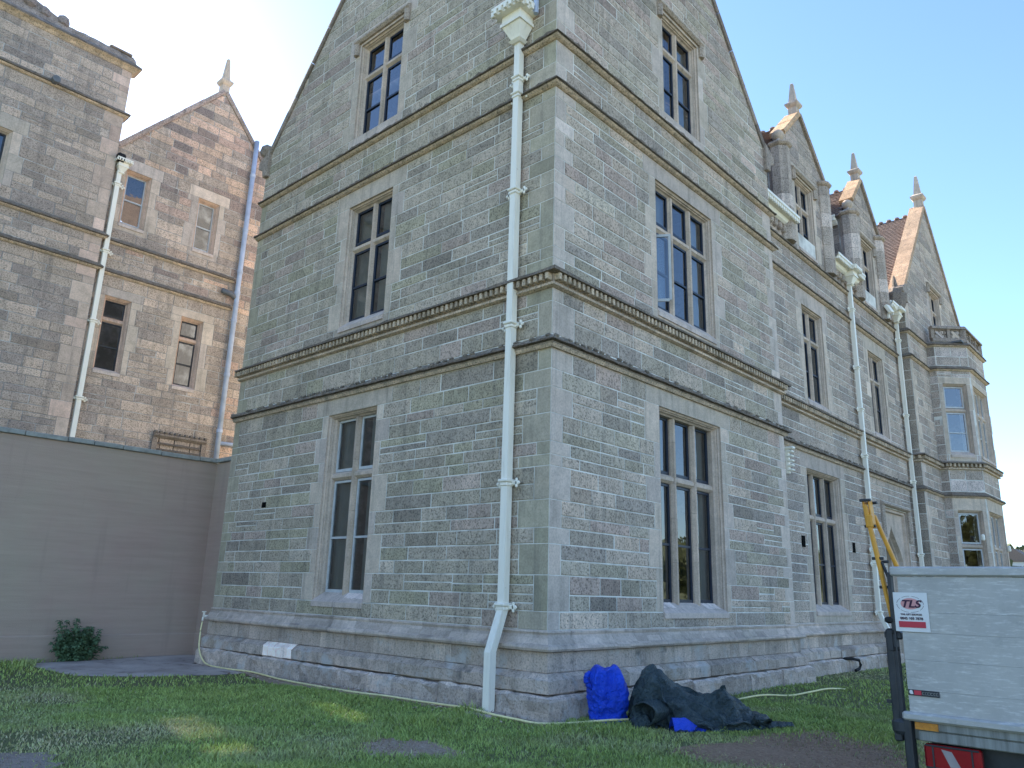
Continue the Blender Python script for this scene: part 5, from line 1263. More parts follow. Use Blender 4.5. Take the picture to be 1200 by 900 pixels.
93,604,-129,83,643,-102,99,686,-57,119,712,-4,131,715,46,125,695,101,141,705,146,125,672,173,126,624,202,120,559,274,116,512,350,158,478,401,154,413,
459,154,397,528,167,373,602,189,328,665,216,296,710,239,313,761,203,303,830,213,287,924,248,254,960,232,152,993,218,113,983,218,56,1042,231,51,1124,
262,127,1234,292,157,1299,319,160,1356,301,118,1417,272,114,1457,223,107,1435,157,73,1359,155,85,-256,53,97,-239,59,134,-210,93,168,-195,104,219,-183,
115,277,-206,125,335,-196,128,379,-200,128,434,-210,116,485,-190,130,535,-155,108,569,-128,117,602,-90,133,631,-58,163,664,-1,168,667,61,144,655,125,
167,655,176,181,664,192,150,609,271,151,547,334,161,453,386,188,414,434,220,407,494,226,388,571,262,343,635,321,274,700,354,275,754,308,261,727,192,
246,843,252,237,929,291,202,992,256,197,1029,260,133,1047,245,100,1097,295,104,1167,294,156,1227,322,140,1268,336,114,1308,311,88,1360,271,82,1402,
223,66,1382,192,75,1357,163,49,-274,78,90,-256,97,134,-223,122,168,-214,138,217,-210,152,274,-222,147,333,-228,163,380,-236,151,428,-203,162,470,-177,
129,497,-137,120,522,-124,158,559,-80,166,585,-48,194,619,14,189,616,69,160,600,119,194,608,179,189,603,237,189,543,287,161,454,354,176,400,401,203,
365,467,249,330,548,243,306,604,303,271,649,371,234,704,390,215,701,318,230,725,192,188,848,268,183,922,331,189,987,336,193,1051,310,191,1105,285,176,
1141,323,168,1183,341,133,1196,300,97,1211,274,54,1258,252,45,1308,280,69,1348,224,50,1367,207,24,1392,160,32,-259,108,93,-274,118,137,-257,139,176,
-254,156,217,-257,160,270,-262,168,319,-255,185,369,-213,188,404,-190,150,429,-150,118,451,-148,150,488,-102,166,512,-85,206,553,-28,222,572,28,206,
564,77,193,557,123,175,524,181,168,481,242,196,427,295,204,382,337,185,347,394,253,330,483,281,257,543,260,238,591,272,243,635,312,212,670,337,191,
692,282,179,710,225,147,803,279,135,867,303,119,924,327,113,992,334,123,1063,320,126,1118,338,125,1171,317,93,1154,251,92,1185,223,68,1239,220,54,
1315,235,52,1385,259,59,1404,218,40,1431,173,41,-285,127,92,-283,160,121,-270,174,163,-282,180,205,-285,197,254,-260,209,301,-224,218,343,-199,174,
364,-170,133,386,-155,153,417,-116,163,455,-101,206,482,-60,220,504,-12,225,522,34,217,508,84,229,494,106,188,422,175,156,364,214,180,342,256,210,328,
301,196,296,360,257,274,441,325,255,508,316,231,548,270,205,584,246,193,636,269,174,631,289,155,664,268,131,725,297,98,767,336,93,830,364,111,924,363,
100,1020,355,100,1077,309,102,1139,331,97,1130,287,55,1167,270,25,1236,290,22,1310,288,36,1376,282,25,1432,246,42,1454,211,27,-268,158,83,-293,184,
115,-273,213,142,-277,226,190,-263,229,231,-229,227,275,-195,201,303,-171,167,324,-151,157,350,-145,190,394,-117,217,424,-91,258,448,-44,239,464,6,
229,470,46,259,474,86,258,435,136,230,378,156,184,311,205,165,293,230,200,283,272,231,262,313,262,226,376,283,198,413,325,179,456,297,159,510,284,154,
580,256,139,581,288,188,604,319,149,669,331,153,700,341,94,784,345,63,881,351,64,967,346,62,1025,328,56,1078,350,47,1101,356,25,1166,385,24,1228,397,
50,1290,374,38,1335,317,47,1405,293,30,1473,267,43,-290,186,74,-287,225,98,-264,250,129,-262,258,174,-227,242,213,-206,207,248,-178,193,281,-147,181,
305,-128,197,342,-134,236,370,-106,266,381,-55,269,403,-23,245,413,18,255,423,38,282,424,76,281,390,140,284,363,170,243,316,198,224,272,227,213,242,
266,229,207,275,265,163,303,305,137,354,321,117,420,319,96,499,316,115,558,300,107,558,323,175,611,338,202,650,376,156,716,411,84,807,432,36,884,419,
33,939,391,50,994,383,62,1029,427,37,1088,467,39,1150,491,44,1213,494,50,1250,443,47,1330,379,26,1394,336,84,1483,321,101,-291,226,61,-257,254,87,
-258,286,126,-219,264,172,-200,223,196,-183,202,232,-147,176,255,-137,213,288,-123,247,320,-109,260,329,-67,263,344,-41,265,367,-10,241,377,43,240,
382,56,288,373,59,330,360,102,312,316,164,306,290,223,283,265,242,255,206,235,235,129,292,259,86,318,296,60,370,357,85,445,382,111,517,377,97,572,366,
91,604,386,130,656,403,131,711,453,119,768,497,37,858,519,25,911,488,23,958,429,31,1018,431,58,1084,446,104,1150,489,116,1162,537,124,1207,531,117,
1250,506,65,1331,434,21,1427,364,29,1523,340,64,-266,258,49,-258,289,87,-219,284,122,-194,241,149,-178,214,173,-157,199,202,-145,220,234,-131,255,260,
-139,277,295,-96,288,292,-49,268,304,-12,281,328,9,233,332,53,248,350,33,286,316,51,335,295,85,371,287,147,332,242,216,299,207,260,278,149,269,272,83,
299,272,20,358,336,38,424,419,67,492,465,104,541,437,127,604,428,106,666,461,60,725,510,59,782,539,33,836,569,46,891,563,43,919,518,74,978,484,37,
1040,485,66,1113,497,137,1179,524,180,1220,549,163,1216,560,127,1234,543,44,1344,485,24,1443,412,22,1540,350,23,-241,268,40,-206,293,69,-187,260,105,
-180,228,119,-156,214,151,-128,209,178,-149,245,210,-126,276,245,-109,289,256,-73,260,254,-37,273,271,5,265,291,33,236,302,81,246,294,53,280,259,20,
328,244,67,398,243,152,373,204,218,332,161,282,316,126,302,322,80,320,381,47,376,452,29,435,508,65,485,515,110,546,489,110,616,464,53,704,543,64,768,
601,20,818,632,25,866,627,37,898,606,73,946,561,69,1000,525,54,1078,498,35,1115,540,96,1172,577,141,1220,603,151,1255,598,105,1268,590,26,1344,544,26,
1421,490,23,1513,419,22,-216,280,23,-176,271,62,-178,221,77,-144,234,111,-141,230,129,-120,239,178,-156,280,192,-121,309,213,-102,297,226,-53,294,237,
-20,284,243,15,268,266,47,230,245,85,250,233,83,305,220,49,341,198,69,416,184,145,417,172,196,396,150,247,406,138,288,454,117,315,538,86,351,591,62,
405,575,57,457,525,47,520,498,41,598,522,46,682,596,48,756,649,26,801,674,21,843,675,52,893,660,58,919,602,38,976,548,48,1043,545,23,1101,559,24,1161,
580,38,1224,600,55,1251,644,52,1294,642,24,1340,612,22,1390,591,38,1468,531,22,-168,285,19,-152,263,52,-137,233,75,-116,196,107,-100,215,156,-94,258,
185,-110,305,171,-102,339,180,-72,299,181,-35,276,206,5,309,224,37,273,247,43,264,216,67,279,214,66,293,162,66,356,146,73,415,130,108,451,133,149,485,
117,183,515,77,215,567,45,248,627,24,299,649,22,381,626,22,405,547,21,478,550,23,551,566,26,623,618,46,694,662,51,747,702,59,802,715,38,860,720,39,
903,675,35,938,617,58,988,583,72,1023,616,42,1084,641,28,1165,654,22,1224,672,22,1278,684,27,1327,669,28,1358,651,52,1424,616,21,
]
BAG_MM = [
350,0,12,361,41,12,321,74,12,332,120,12,298,152,12,267,185,12,201,189,12,182,236,12,135,259,12,80,263,12,25,247,12,-25,247,12,-77,254,12,-119,228,12,
-175,227,12,-235,221,12,-299,208,12,-284,145,12,-310,112,12,-328,76,12,-334,38,12,-322,0,12,-337,-38,12,-364,-84,12,-325,-117,12,-285,-146,12,-247,
-172,12,-237,-223,12,-174,-226,12,-129,-247,12,-79,-260,12,-27,-268,12,25,-245,12,69,-226,12,129,-246,12,183,-238,12,234,-220,12,258,-180,12,322,-165,
12,317,-115,12,307,-71,12,310,-35,12,343,14,36,369,47,29,334,85,29,318,116,38,288,144,23,265,186,32,202,193,32,169,227,33,135,247,29,81,249,38,22,237,
24,-26,255,28,-77,237,32,-120,225,35,-173,215,22,-228,217,37,-296,207,41,-299,142,31,-298,105,35,-314,73,33,-336,39,42,-331,-4,39,-339,-37,38,-359,
-83,41,-325,-110,33,-281,-134,36,-249,-170,34,-224,-204,22,-177,-231,38,-129,-239,36,-75,-247,33,-27,-253,35,24,-236,33,72,-226,38,126,-247,38,179,
-228,24,220,-204,18,257,-176,34,311,-156,38,306,-109,24,321,-74,33,322,-40,38,355,8,60,361,54,54,331,77,49,299,106,54,271,136,40,265,184,47,204,204,
47,174,228,53,132,251,46,80,227,41,18,223,36,-26,237,52,-79,246,57,-131,233,59,-167,204,32,-224,191,29,-283,203,65,-279,142,46,-288,104,52,-297,70,55,
-313,37,56,-320,-1,62,-328,-47,62,-347,-74,61,-334,-110,45,-302,-155,35,-262,-179,53,-217,-194,40,-173,-221,50,-123,-227,49,-73,-220,29,-26,-232,39,
25,-228,43,73,-225,55,122,-247,54,183,-237,40,216,-192,32,243,-157,37,297,-147,62,290,-103,46,300,-72,53,325,-44,65,351,11,87,339,51,72,312,57,44,287,
95,56,276,129,65,262,178,74,207,211,72,169,224,70,131,249,62,85,224,54,16,211,58,-29,216,50,-79,222,53,-128,214,60,-158,181,37,-216,182,53,-256,200,
77,-260,140,64,-277,108,71,-292,72,75,-328,41,80,-321,-3,77,-350,-35,80,-332,-69,75,-321,-110,71,-288,-134,51,-265,-175,68,-225,-208,64,-168,-207,59,
-119,-199,50,-68,-200,31,-19,-215,47,25,-232,69,69,-244,64,119,-229,75,184,-233,62,233,-199,53,236,-155,49,280,-137,84,293,-98,63,284,-60,62,307,-24,
60,329,24,100,339,55,82,318,73,68,280,92,79,254,121,79,257,172,91,197,191,88,172,228,91,129,246,83,79,238,67,16,204,71,-27,204,64,-71,195,56,-127,187,
61,-152,173,65,-205,193,77,-247,202,90,-272,150,90,-281,112,87,-309,85,87,-321,37,109,-337,-2,90,-332,-43,99,-343,-78,102,-312,-106,88,-277,-118,71,
-245,-155,79,-213,-198,88,-172,-176,57,-117,-179,57,-62,-177,48,-13,-196,55,25,-226,85,70,-243,93,118,-229,88,186,-223,84,224,-195,80,225,-148,72,260,
-114,85,294,-92,88,306,-59,78,302,-25,84,307,36,99,338,62,106,307,85,89,276,91,95,238,117,82,240,154,105,195,186,109,159,213,97,130,248,105,74,252,91,
14,205,97,-32,199,84,-75,216,77,-127,201,77,-148,174,94,-204,191,100,-232,192,103,-247,141,97,-264,102,94,-295,84,112,-339,48,115,-346,3,116,-331,-34,
118,-317,-63,107,-309,-105,113,-262,-110,95,-236,-139,94,-203,-180,108,-170,-166,74,-114,-161,74,-57,-162,72,-15,-188,77,32,-206,79,73,-219,102,116,
-238,113,185,-225,97,217,-194,98,227,-144,102,254,-110,101,284,-78,105,315,-56,105,285,-19,102,311,33,127,326,65,131,300,93,117,268,89,116,230,115,
108,219,133,107,181,168,94,145,201,96,117,232,122,82,233,114,9,225,108,-35,215,108,-68,217,105,-131,221,98,-154,188,115,-206,178,125,-246,191,128,
-259,148,111,-269,104,123,-284,80,128,-333,49,143,-333,9,136,-315,-21,119,-296,-57,113,-290,-92,132,-256,-106,109,-212,-124,100,-185,-160,112,-155,
-193,85,-114,-157,103,-52,-160,100,-22,-196,105,31,-196,102,78,-203,100,125,-212,101,191,-242,118,224,-199,126,238,-151,123,271,-127,115,289,-92,122,
309,-57,133,289,-15,133,334,25,136,310,57,146,299,99,147,263,87,145,231,121,137,227,155,121,181,167,119,136,197,114,109,219,124,72,256,126,7,230,130,
-31,231,115,-74,246,101,-137,236,122,-145,185,143,-202,170,152,-243,177,151,-271,152,136,-257,113,142,-277,72,154,-316,46,166,-309,15,146,-313,-18,
135,-298,-54,144,-273,-85,148,-249,-131,126,-212,-126,125,-175,-151,121,-151,-192,113,-105,-183,112,-50,-165,129,-17,-182,125,33,-195,120,75,-199,122,
120,-199,127,185,-238,143,226,-199,142,252,-162,142,269,-125,143,294,-99,147,311,-59,152,319,-18,135,333,19,163,328,59,162,314,100,170,256,86,169,244,
130,160,213,151,145,190,190,132,132,200,130,90,204,141,67,253,154,10,242,141,-33,234,130,-73,248,130,-123,234,149,-150,199,168,-197,181,178,-235,157,
172,-279,150,164,-262,121,169,-279,81,176,-297,42,175,-308,9,170,-326,-22,160,-306,-60,157,-293,-109,148,-244,-144,151,-215,-142,147,-185,-168,138,
-144,-200,133,-104,-202,128,-57,-172,155,-14,-189,142,29,-201,149,76,-204,144,116,-198,153,183,-224,167,220,-193,158,263,-171,162,283,-134,161,296,
-95,164,331,-64,155,333,-23,154,322,15,186,324,55,189,316,82,190,254,97,197,238,131,177,215,163,167,197,199,144,140,189,154,93,200,161,59,236,176,9,
223,157,-36,228,159,-79,234,154,-123,242,167,-155,208,182,-196,181,196,-237,154,199,-284,146,193,-270,125,196,-292,89,196,-302,40,202,-308,2,197,-333,
-27,187,-321,-67,182,-298,-114,175,-243,-122,173,-227,-160,162,-183,-172,154,-164,-218,132,-113,-212,154,-58,-193,174,-13,-198,169,27,-224,159,70,
-209,158,106,-219,174,181,-220,181,225,-197,181,256,-162,188,277,-137,190,302,-97,184,333,-63,184,333,-22,183,332,14,215,329,53,217,325,92,215,264,
119,209,237,140,200,222,177,191,203,213,169,141,199,180,105,210,177,61,212,188,13,215,184,-33,210,182,-75,234,182,-123,246,191,-168,224,197,-210,203,
194,-251,179,198,-292,154,212,-280,126,224,-299,88,213,-302,41,228,-328,15,211,-327,-32,216,-297,-61,197,-295,-113,204,-240,-127,202,-212,-148,177,
-178,-175,169,-171,-221,160,-112,-221,171,-58,-219,186,-14,-203,182,31,-221,177,84,-226,175,102,-217,186,177,-223,193,222,-200,204,267,-182,202,291,
-142,213,314,-105,208,319,-59,210,323,-23,209,317,12,235,338,51,245,323,94,237,263,119,233,253,154,215,235,188,210,204,226,195,145,189,202,115,209,
205,62,202,203,17,210,203,-33,215,210,-74,232,211,-132,260,213,-165,221,220,-213,205,213,-241,172,218,-292,158,227,-296,111,242,-302,87,234,-321,54,
234,-340,14,237,-316,-31,228,-277,-58,218,-277,-105,225,-247,-138,217,-215,-164,201,-166,-170,193,-177,-224,187,-112,-239,192,-57,-224,202,-14,-208,
197,29,-234,190,83,-235,203,107,-214,209,173,-230,218,225,-216,216,262,-187,230,289,-147,241,323,-107,236,330,-62,236,326,-23,238,313,11,262,327,51,
266,312,92,263,261,119,250,252,158,243,235,189,234,207,234,223,147,192,231,113,208,233,63,204,222,15,197,224,-30,211,239,-78,229,239,-133,265,241,
-176,239,239,-216,208,242,-234,169,245,-291,172,252,-277,118,263,-305,89,261,-321,51,260,-323,5,260,-306,-24,254,-274,-56,240,-255,-89,235,-228,-123,
231,-207,-162,230,-170,-172,222,-180,-227,216,-112,-233,219,-58,-227,221,-7,-223,221,24,-239,219,77,-241,231,107,-222,235,169,-226,239,220,-210,245,
271,-196,244,275,-138,258,323,-109,265,317,-65,261,319,-26,266,298,12,286,321,51,282,296,86,282,262,125,279,258,163,269,233,191,250,206,233,252,146,
201,258,103,201,260,54,188,241,16,215,239,-35,194,257,-72,235,266,-132,267,271,-180,246,265,-211,209,271,-226,168,274,-284,172,279,-300,127,271,-307,
87,276,-308,47,283,-344,14,277,-302,-25,270,-273,-55,268,-246,-86,262,-232,-126,257,-206,-147,254,-185,-171,246,-175,-226,245,-109,-235,238,-57,-223,
235,-10,-197,232,18,-241,248,70,-245,259,108,-222,263,164,-233,265,221,-224,266,274,-206,270,272,-145,285,306,-102,286,324,-65,291,306,-29,293,309,20,
311,314,52,311,280,82,305,257,124,295,243,158,292,230,190,277,206,232,275,137,220,273,98,188,283,47,189,268,20,221,268,-39,216,274,-85,211,274,-129,
256,297,-184,255,292,-205,208,300,-221,168,303,-267,160,300,-292,123,299,-313,92,304,-325,56,302,-344,8,306,-314,-41,293,-277,-66,288,-265,-98,272,
-242,-133,283,-208,-168,272,-169,-173,271,-168,-223,272,-106,-229,263,-55,-221,250,-13,-187,260,16,-235,275,68,-251,280,112,-242,282,160,-229,288,219,
-223,293,272,-209,298,286,-154,310,308,-111,311,309,-64,312,328,-29,311,294,9,333,300,53,335,272,83,318,255,125,322,226,157,314,233,189,305,204,233,
304,141,213,300,88,211,291,40,190,298,24,229,296,-33,215,295,-81,215,303,-129,239,320,-182,259,321,-202,207,329,-218,168,332,-273,164,329,-300,130,
324,-303,91,325,-312,57,328,-333,6,334,-297,-32,312,-273,-68,306,-261,-98,298,-257,-147,290,-212,-163,297,-160,-172,299,-159,-219,299,-103,-214,287,
-48,-224,278,-20,-187,288,22,-225,290,62,-254,309,115,-248,311,159,-231,312,217,-231,321,267,-208,327,289,-158,333,295,-113,337,311,-69,337,336,-29,
338,302,18,358,275,48,348,266,84,347,240,114,346,208,152,332,227,189,334,200,230,333,138,225,319,93,209,314,50,189,324,22,225,325,-28,199,319,-80,196,
326,-131,219,343,-177,258,350,-198,211,356,-224,181,355,-272,160,359,-300,127,352,-317,89,347,-300,58,339,-310,4,344,-287,-35,338,-282,-74,331,-263,
-107,325,-260,-149,318,-216,-181,320,-162,-176,326,-151,-221,314,-99,-223,315,-45,-228,307,-27,-193,316,14,-233,316,66,-237,326,108,-238,330,153,-215,
337,213,-222,348,257,-202,354,270,-151,350,303,-122,359,322,-75,363,334,-27,368,286,16,381,270,45,377,256,80,375,223,101,366,200,150,354,220,191,364,
196,221,359,137,235,347,92,208,343,64,193,351,18,219,353,-28,195,342,-78,197,341,-121,220,361,-172,253,378,-211,215,379,-220,168,381,-268,153,385,
-291,118,379,-322,85,374,-297,55,362,-307,4,360,-290,-36,364,-282,-76,360,-252,-99,350,-264,-148,348,-217,-179,342,-172,-193,349,-146,-217,337,-100,
-242,330,-45,-231,336,-37,-209,334,13,-235,345,67,-235,349,116,-250,355,153,-223,362,208,-212,371,246,-196,379,264,-148,379,296,-124,387,322,-78,391,
316,-33,388,291,18,410,269,47,404,243,73,398,227,115,390,191,149,382,213,190,389,193,229,388,137,244,375,80,211,369,62,185,373,17,206,380,-29,192,370,
-78,186,369,-109,226,386,-168,247,406,-200,207,401,-230,177,400,-255,136,405,-301,125,406,-316,81,403,-289,50,389,-314,0,385,-286,-35,392,-276,-72,
389,-242,-96,377,-263,-152,376,-219,-171,369,-191,-206,357,-144,-216,350,-103,-243,357,-46,-233,364,-30,-198,358,18,-216,364,63,-236,377,116,-247,384,
143,-220,385,199,-199,395,245,-194,409,272,-156,407,282,-118,409,316,-79,420,310,-34,414,276,15,435,264,45,432,242,74,428,225,118,419,185,150,408,207,
190,408,188,227,413,136,250,404,74,212,398,62,188,396,14,205,398,-30,180,388,-72,185,391,-117,206,405,-162,234,432,-200,201,429,-219,164,423,-261,149,
429,-303,121,435,-301,86,425,-297,51,416,-293,4,406,-294,-39,411,-262,-60,411,-257,-92,401,-247,-148,395,-226,-185,385,-188,-213,385,-136,-200,373,
-108,-236,384,-49,-233,394,-21,-195,385,12,-218,391,66,-231,400,112,-241,413,136,-209,411,187,-193,421,237,-188,429,266,-156,435,269,-119,435,306,-76,
445,310,-27,442,278,16,464,255,38,459,232,70,455,220,118,448,178,152,437,206,181,437,172,218,433,136,254,433,71,214,427,53,182,422,12,185,414,-37,185,
417,-67,185,410,-115,191,430,-155,218,454,-197,194,458,-219,167,452,-253,141,454,-308,121,458,-301,82,454,-281,44,438,-286,0,431,-274,-30,429,-264,
-74,436,-235,-101,415,-266,-156,417,-224,-186,412,-188,-197,405,-130,-186,400,-111,-228,411,-55,-230,423,-14,-191,415,10,-206,413,61,-226,423,107,
-237,440,129,-203,439,183,-191,449,228,-182,457,262,-158,464,266,-118,465,291,-70,469,307,-23,471,274,16,494,245,34,487,229,73,484,217,121,470,177,
154,465,201,182,466,163,212,461,136,254,462,68,215,457,45,179,450,8,178,439,-38,190,436,-58,185,437,-105,179,455,-148,213,482,-192,187,485,-209,150,
471,-250,140,475,-306,119,486,-304,72,479,-278,39,465,-278,-2,460,-270,-34,453,-249,-68,447,-227,-105,443,-257,-156,445,-227,-192,437,-182,-213,425,
-131,-179,429,-115,-221,439,-64,-214,444,-13,-190,444,15,-208,442,52,-220,450,100,-233,469,123,-197,465,177,-187,476,222,-175,484,244,-152,488,269,
-116,493,278,-64,485,298,-21,499,270,16,522,234,37,518,241,74,508,207,112,493,178,150,487,198,182,494,155,206,489,134,252,491,68,215,486,39,179,479,6,
168,466,-30,199,464,-56,186,467,-95,166,479,-143,203,495,-182,179,500,-215,148,499,-243,123,496,-288,109,499,-298,69,505,-279,32,493,-275,-2,490,-263,
-38,481,-249,-70,476,-227,-108,471,-242,-154,469,-218,-181,462,-183,-217,453,-134,-174,457,-120,-214,467,-68,-203,471,-18,-192,474,8,-190,463,46,-211,
477,93,-227,497,117,-187,492,169,-177,503,215,-167,511,248,-149,517,252,-110,516,274,-62,514,277,-22,520,255,16,542,225,41,548,237,81,536,207,126,516,
174,143,515,193,183,524,150,202,518,132,249,520,74,207,513,34,195,504,3,160,496,-26,204,493,-50,185,493,-88,169,502,-137,199,523,-174,170,523,-200,
134,519,-235,111,520,-298,111,528,-277,69,522,-272,31,522,-267,-6,518,-278,-35,505,-245,-68,503,-234,-107,492,-240,-149,494,-210,-181,489,-186,-219,
483,-136,-169,487,-122,-209,495,-70,-196,496,-20,-204,499,4,-178,490,39,-202,504,85,-220,524,111,-178,519,160,-167,528,207,-160,539,249,-146,546,238,
-102,540,265,-59,542,260,-24,538,262,13,562,223,47,575,227,90,563,202,120,545,180,138,544,186,171,550,149,201,547,130,244,549,76,198,541,27,193,531,1,
157,525,-24,208,522,-47,182,520,-80,168,525,-131,185,548,-169,163,550,-196,131,547,-227,110,549,-300,103,557,-271,72,550,-265,30,550,-258,-11,547,
-282,-45,534,-247,-70,532,-228,-112,521,-244,-153,523,-215,-188,517,-188,-221,510,-139,-166,516,-122,-204,523,-70,-198,525,-20,-202,519,1,-167,517,34,
-192,531,77,-212,551,104,-168,546,150,-157,554,199,-153,567,247,-143,575,230,-98,568,261,-58,567,258,-24,556,259,12,591,219,49,599,207,88,584,198,107,
571,192,130,571,181,168,575,149,198,579,122,235,578,65,196,569,26,187,562,0,152,556,-23,208,551,-54,177,549,-79,146,544,-118,156,553,-163,151,563,
-196,130,575,-219,94,572,-290,100,584,-278,59,578,-264,27,578,-259,-14,581,-274,-54,563,-242,-74,552,-221,-112,551,-226,-145,539,-212,-189,534,-183,
-215,541,-139,-159,547,-117,-198,553,-68,-193,544,-20,-203,549,-2,-158,546,43,-171,550,69,-192,568,101,-163,571,138,-138,575,185,-147,593,236,-136,
604,225,-92,598,241,-53,591,238,-22,583,243,9,624,212,53,634,193,82,614,192,98,605,184,136,602,171,160,608,135,190,610,110,218,608,61,181,595,26,182,
595,2,146,588,-22,202,583,-49,169,580,-72,129,572,-109,150,589,-152,135,588,-182,116,598,-210,88,602,-267,97,610,-267,56,607,-254,24,606,-253,-19,615,
-263,-56,590,-236,-83,584,-217,-108,580,-204,-140,567,-213,-183,566,-174,-206,573,-132,-156,581,-105,-184,582,-63,-179,572,-26,-197,579,-1,-156,577,
42,-145,572,68,-176,596,99,-154,595,125,-122,600,176,-117,606,218,-127,633,219,-88,631,228,-50,619,231,-19,619,220,10,648,203,55,669,182,78,647,184,
97,638,192,125,632,158,150,636,125,180,644,97,195,635,65,157,617,27,175,625,3,141,621,-24,190,614,-62,166,611,-69,124,604,-100,124,616,-144,129,619,
-182,117,633,-199,85,632,-246,73,634,-256,49,637,-246,18,638,-240,-25,649,-243,-57,623,-227,-81,614,-201,-100,603,-198,-134,607,-207,-177,601,-162,
-198,605,-122,-163,612,-91,-165,611,-58,-177,599,-33,-177,598,-8,-150,606,33,-123,597,71,-144,613,97,-144,623,110,-111,629,159,-98,629,195,-107,652,
197,-75,650,221,-49,657,221,-21,657,204,10,679,184,47,698,167,74,680,171,90,675,189,124,668,149,144,668,119,171,678,89,162,658,66,156,648,30,167,658,
4,139,655,-32,163,636,-58,148,638,-82,124,634,-96,102,642,-134,123,651,-162,107,665,-186,85,666,-222,55,660,-243,45,672,-234,13,670,-221,-27,679,-217,
-52,652,-209,-77,646,-189,-99,636,-186,-129,647,-191,-167,635,-151,-187,638,-112,-146,641,-79,-158,640,-62,-186,632,-25,-189,628,-3,-157,638,29,-127,
632,66,-116,637,97,-132,652,102,-113,665,143,-103,663,175,-76,666,188,-69,681,199,-49,691,196,-17,686,176,10,704,165,42,728,163,59,715,166,87,716,166,
118,699,132,130,703,112,139,690,85,149,679,54,147,671,27,140,669,-3,149,681,-29,154,668,-60,142,674,-91,130,671,-89,96,678,-128,93,673,-155,93,693,
-164,67,690,-197,57,696,-217,36,700,-212,6,701,-198,-27,705,-202,-54,692,-187,-70,679,-187,-98,675,-171,-126,680,-167,-144,659,-137,-167,672,-110,
-159,670,-84,-160,655,-58,-181,662,-25,-185,661,1,-162,672,29,-136,665,61,-122,672,82,-127,682,106,-118,702,124,-86,692,158,-79,696,165,-58,705,164,
-36,709,178,-12,723,151,17,741,131,37,740,131,51,738,130,76,734,144,107,728,119,110,721,95,133,721,72,124,700,48,136,700,13,136,695,1,120,683,-25,138,
689,-57,136,696,-77,125,702,-94,106,715,-115,74,705,-134,78,721,-150,59,724,-171,40,721,-188,19,721,-192,-8,730,-169,-26,730,-174,-51,724,-172,-72,
717,-166,-94,707,-160,-121,718,-145,-130,691,-119,-135,690,-91,-145,689,-62,-153,684,-46,-159,673,-17,-164,672,2,-164,699,34,-157,696,59,-139,700,71,
-110,708,95,-105,727,114,-90,729,139,-68,730,140,-51,730,141,-23,734,151,-8,750,121,12,776,102,25,770,98,47,769,100,71,761,112,96,761,82,100,745,78,
102,719,54,100,727,36,113,722,17,109,707,-13,103,713,-24,128,701,-33,116,716,-52,104,727,-73,87,731,-106,89,743,-119,72,750,-134,51,758,-143,32,761,
-165,15,761,-156,-8,759,-132,-26,752,-142,-52,750,-145,-70,749,-148,-91,744,-129,-100,726,-125,-127,728,-101,-136,715,-80,-131,692,-61,-121,705,-37,
-137,703,-22,-147,699,4,-132,705,13,-133,720,40,-127,729,66,-123,738,64,-93,742,95,-87,758,116,-69,766,132,-55,772,115,-35,773,112,-10,775,-10,-15,
660,
]
hr = Vector((c_r0.x, c_r0.y, 0)); hf = Vector((-hr.y, hr.x, 0))
m = MB(); n, lv = 42, 31; O_ = Vector((.58, -.585, 0))
for q_ in range(0, len(BAG_MM), 3):
    x, y, z = (e/1000 for e in BAG_MM[q_:q_+3])
    t = min(1, z/.74); k = .92-.20*(1-t)**2
    p = O_+hr*(x*k-.02*t)+hf*(y*k*.95); m.v.append(Vector((p.x, p.y, max(.004, z*.955-.004)+gz(p.x, p.y))))
for j in range(lv):
    for i in range(n): k = (i+1) % n; m.f.append([j*n+i, j*n+k, (j+1)*n+k, (j+1)*n+i]); m.c.append((.3, .3, .3))
for i in range(n): m.f.append([lv*n+i, lv*n+(i+1) % n, len(m.v)-1]); m.c.append((.3, .3, .3))
def refine(o, k):
    d = o.modifiers.new('refine', 'SUBSURF'); d.levels = k; d.render_levels = k; return o
def crumple(o, sz, st, seed):
    tx = bpy.data.textures.new('crumple', 'CLOUDS'); tx.noise_scale = sz; tx.noise_type = 'HARD_NOISE'; tx.noise_depth = 2; d = o.modifiers.new('crumple', 'DISPLACE'); d.texture = tx; d.strength = st; d.mid_level = .45; d.texture_coords = 'LOCAL'; return o
blue = tag(crumple(refine(mk('builder_bag', m, 'blue_tarp', smooth=True), 2), .16, .020, 1), 'crumpled bright blue sack standing against the wall', 'bag')
m = MB(); c0 = O_-hr*.24
pts = [c0+Vector((0, 0, .60)), c0-hr*.055-hf*.05+Vector((0, 0, .55)), c0-hr*.05-hf*.08+Vector((0, 0, .46)), c0+hr*.03-hf*.06+Vector((0, 0, .40))]
m.tube(smooth_path(pts, 5), [.02+.012*math.sin(i*1.9)**2+.012*math.sin(i*.22) for i in range(16)], 8); mk('bag_handle', m, 'blue_tarp', blue, smooth=True)

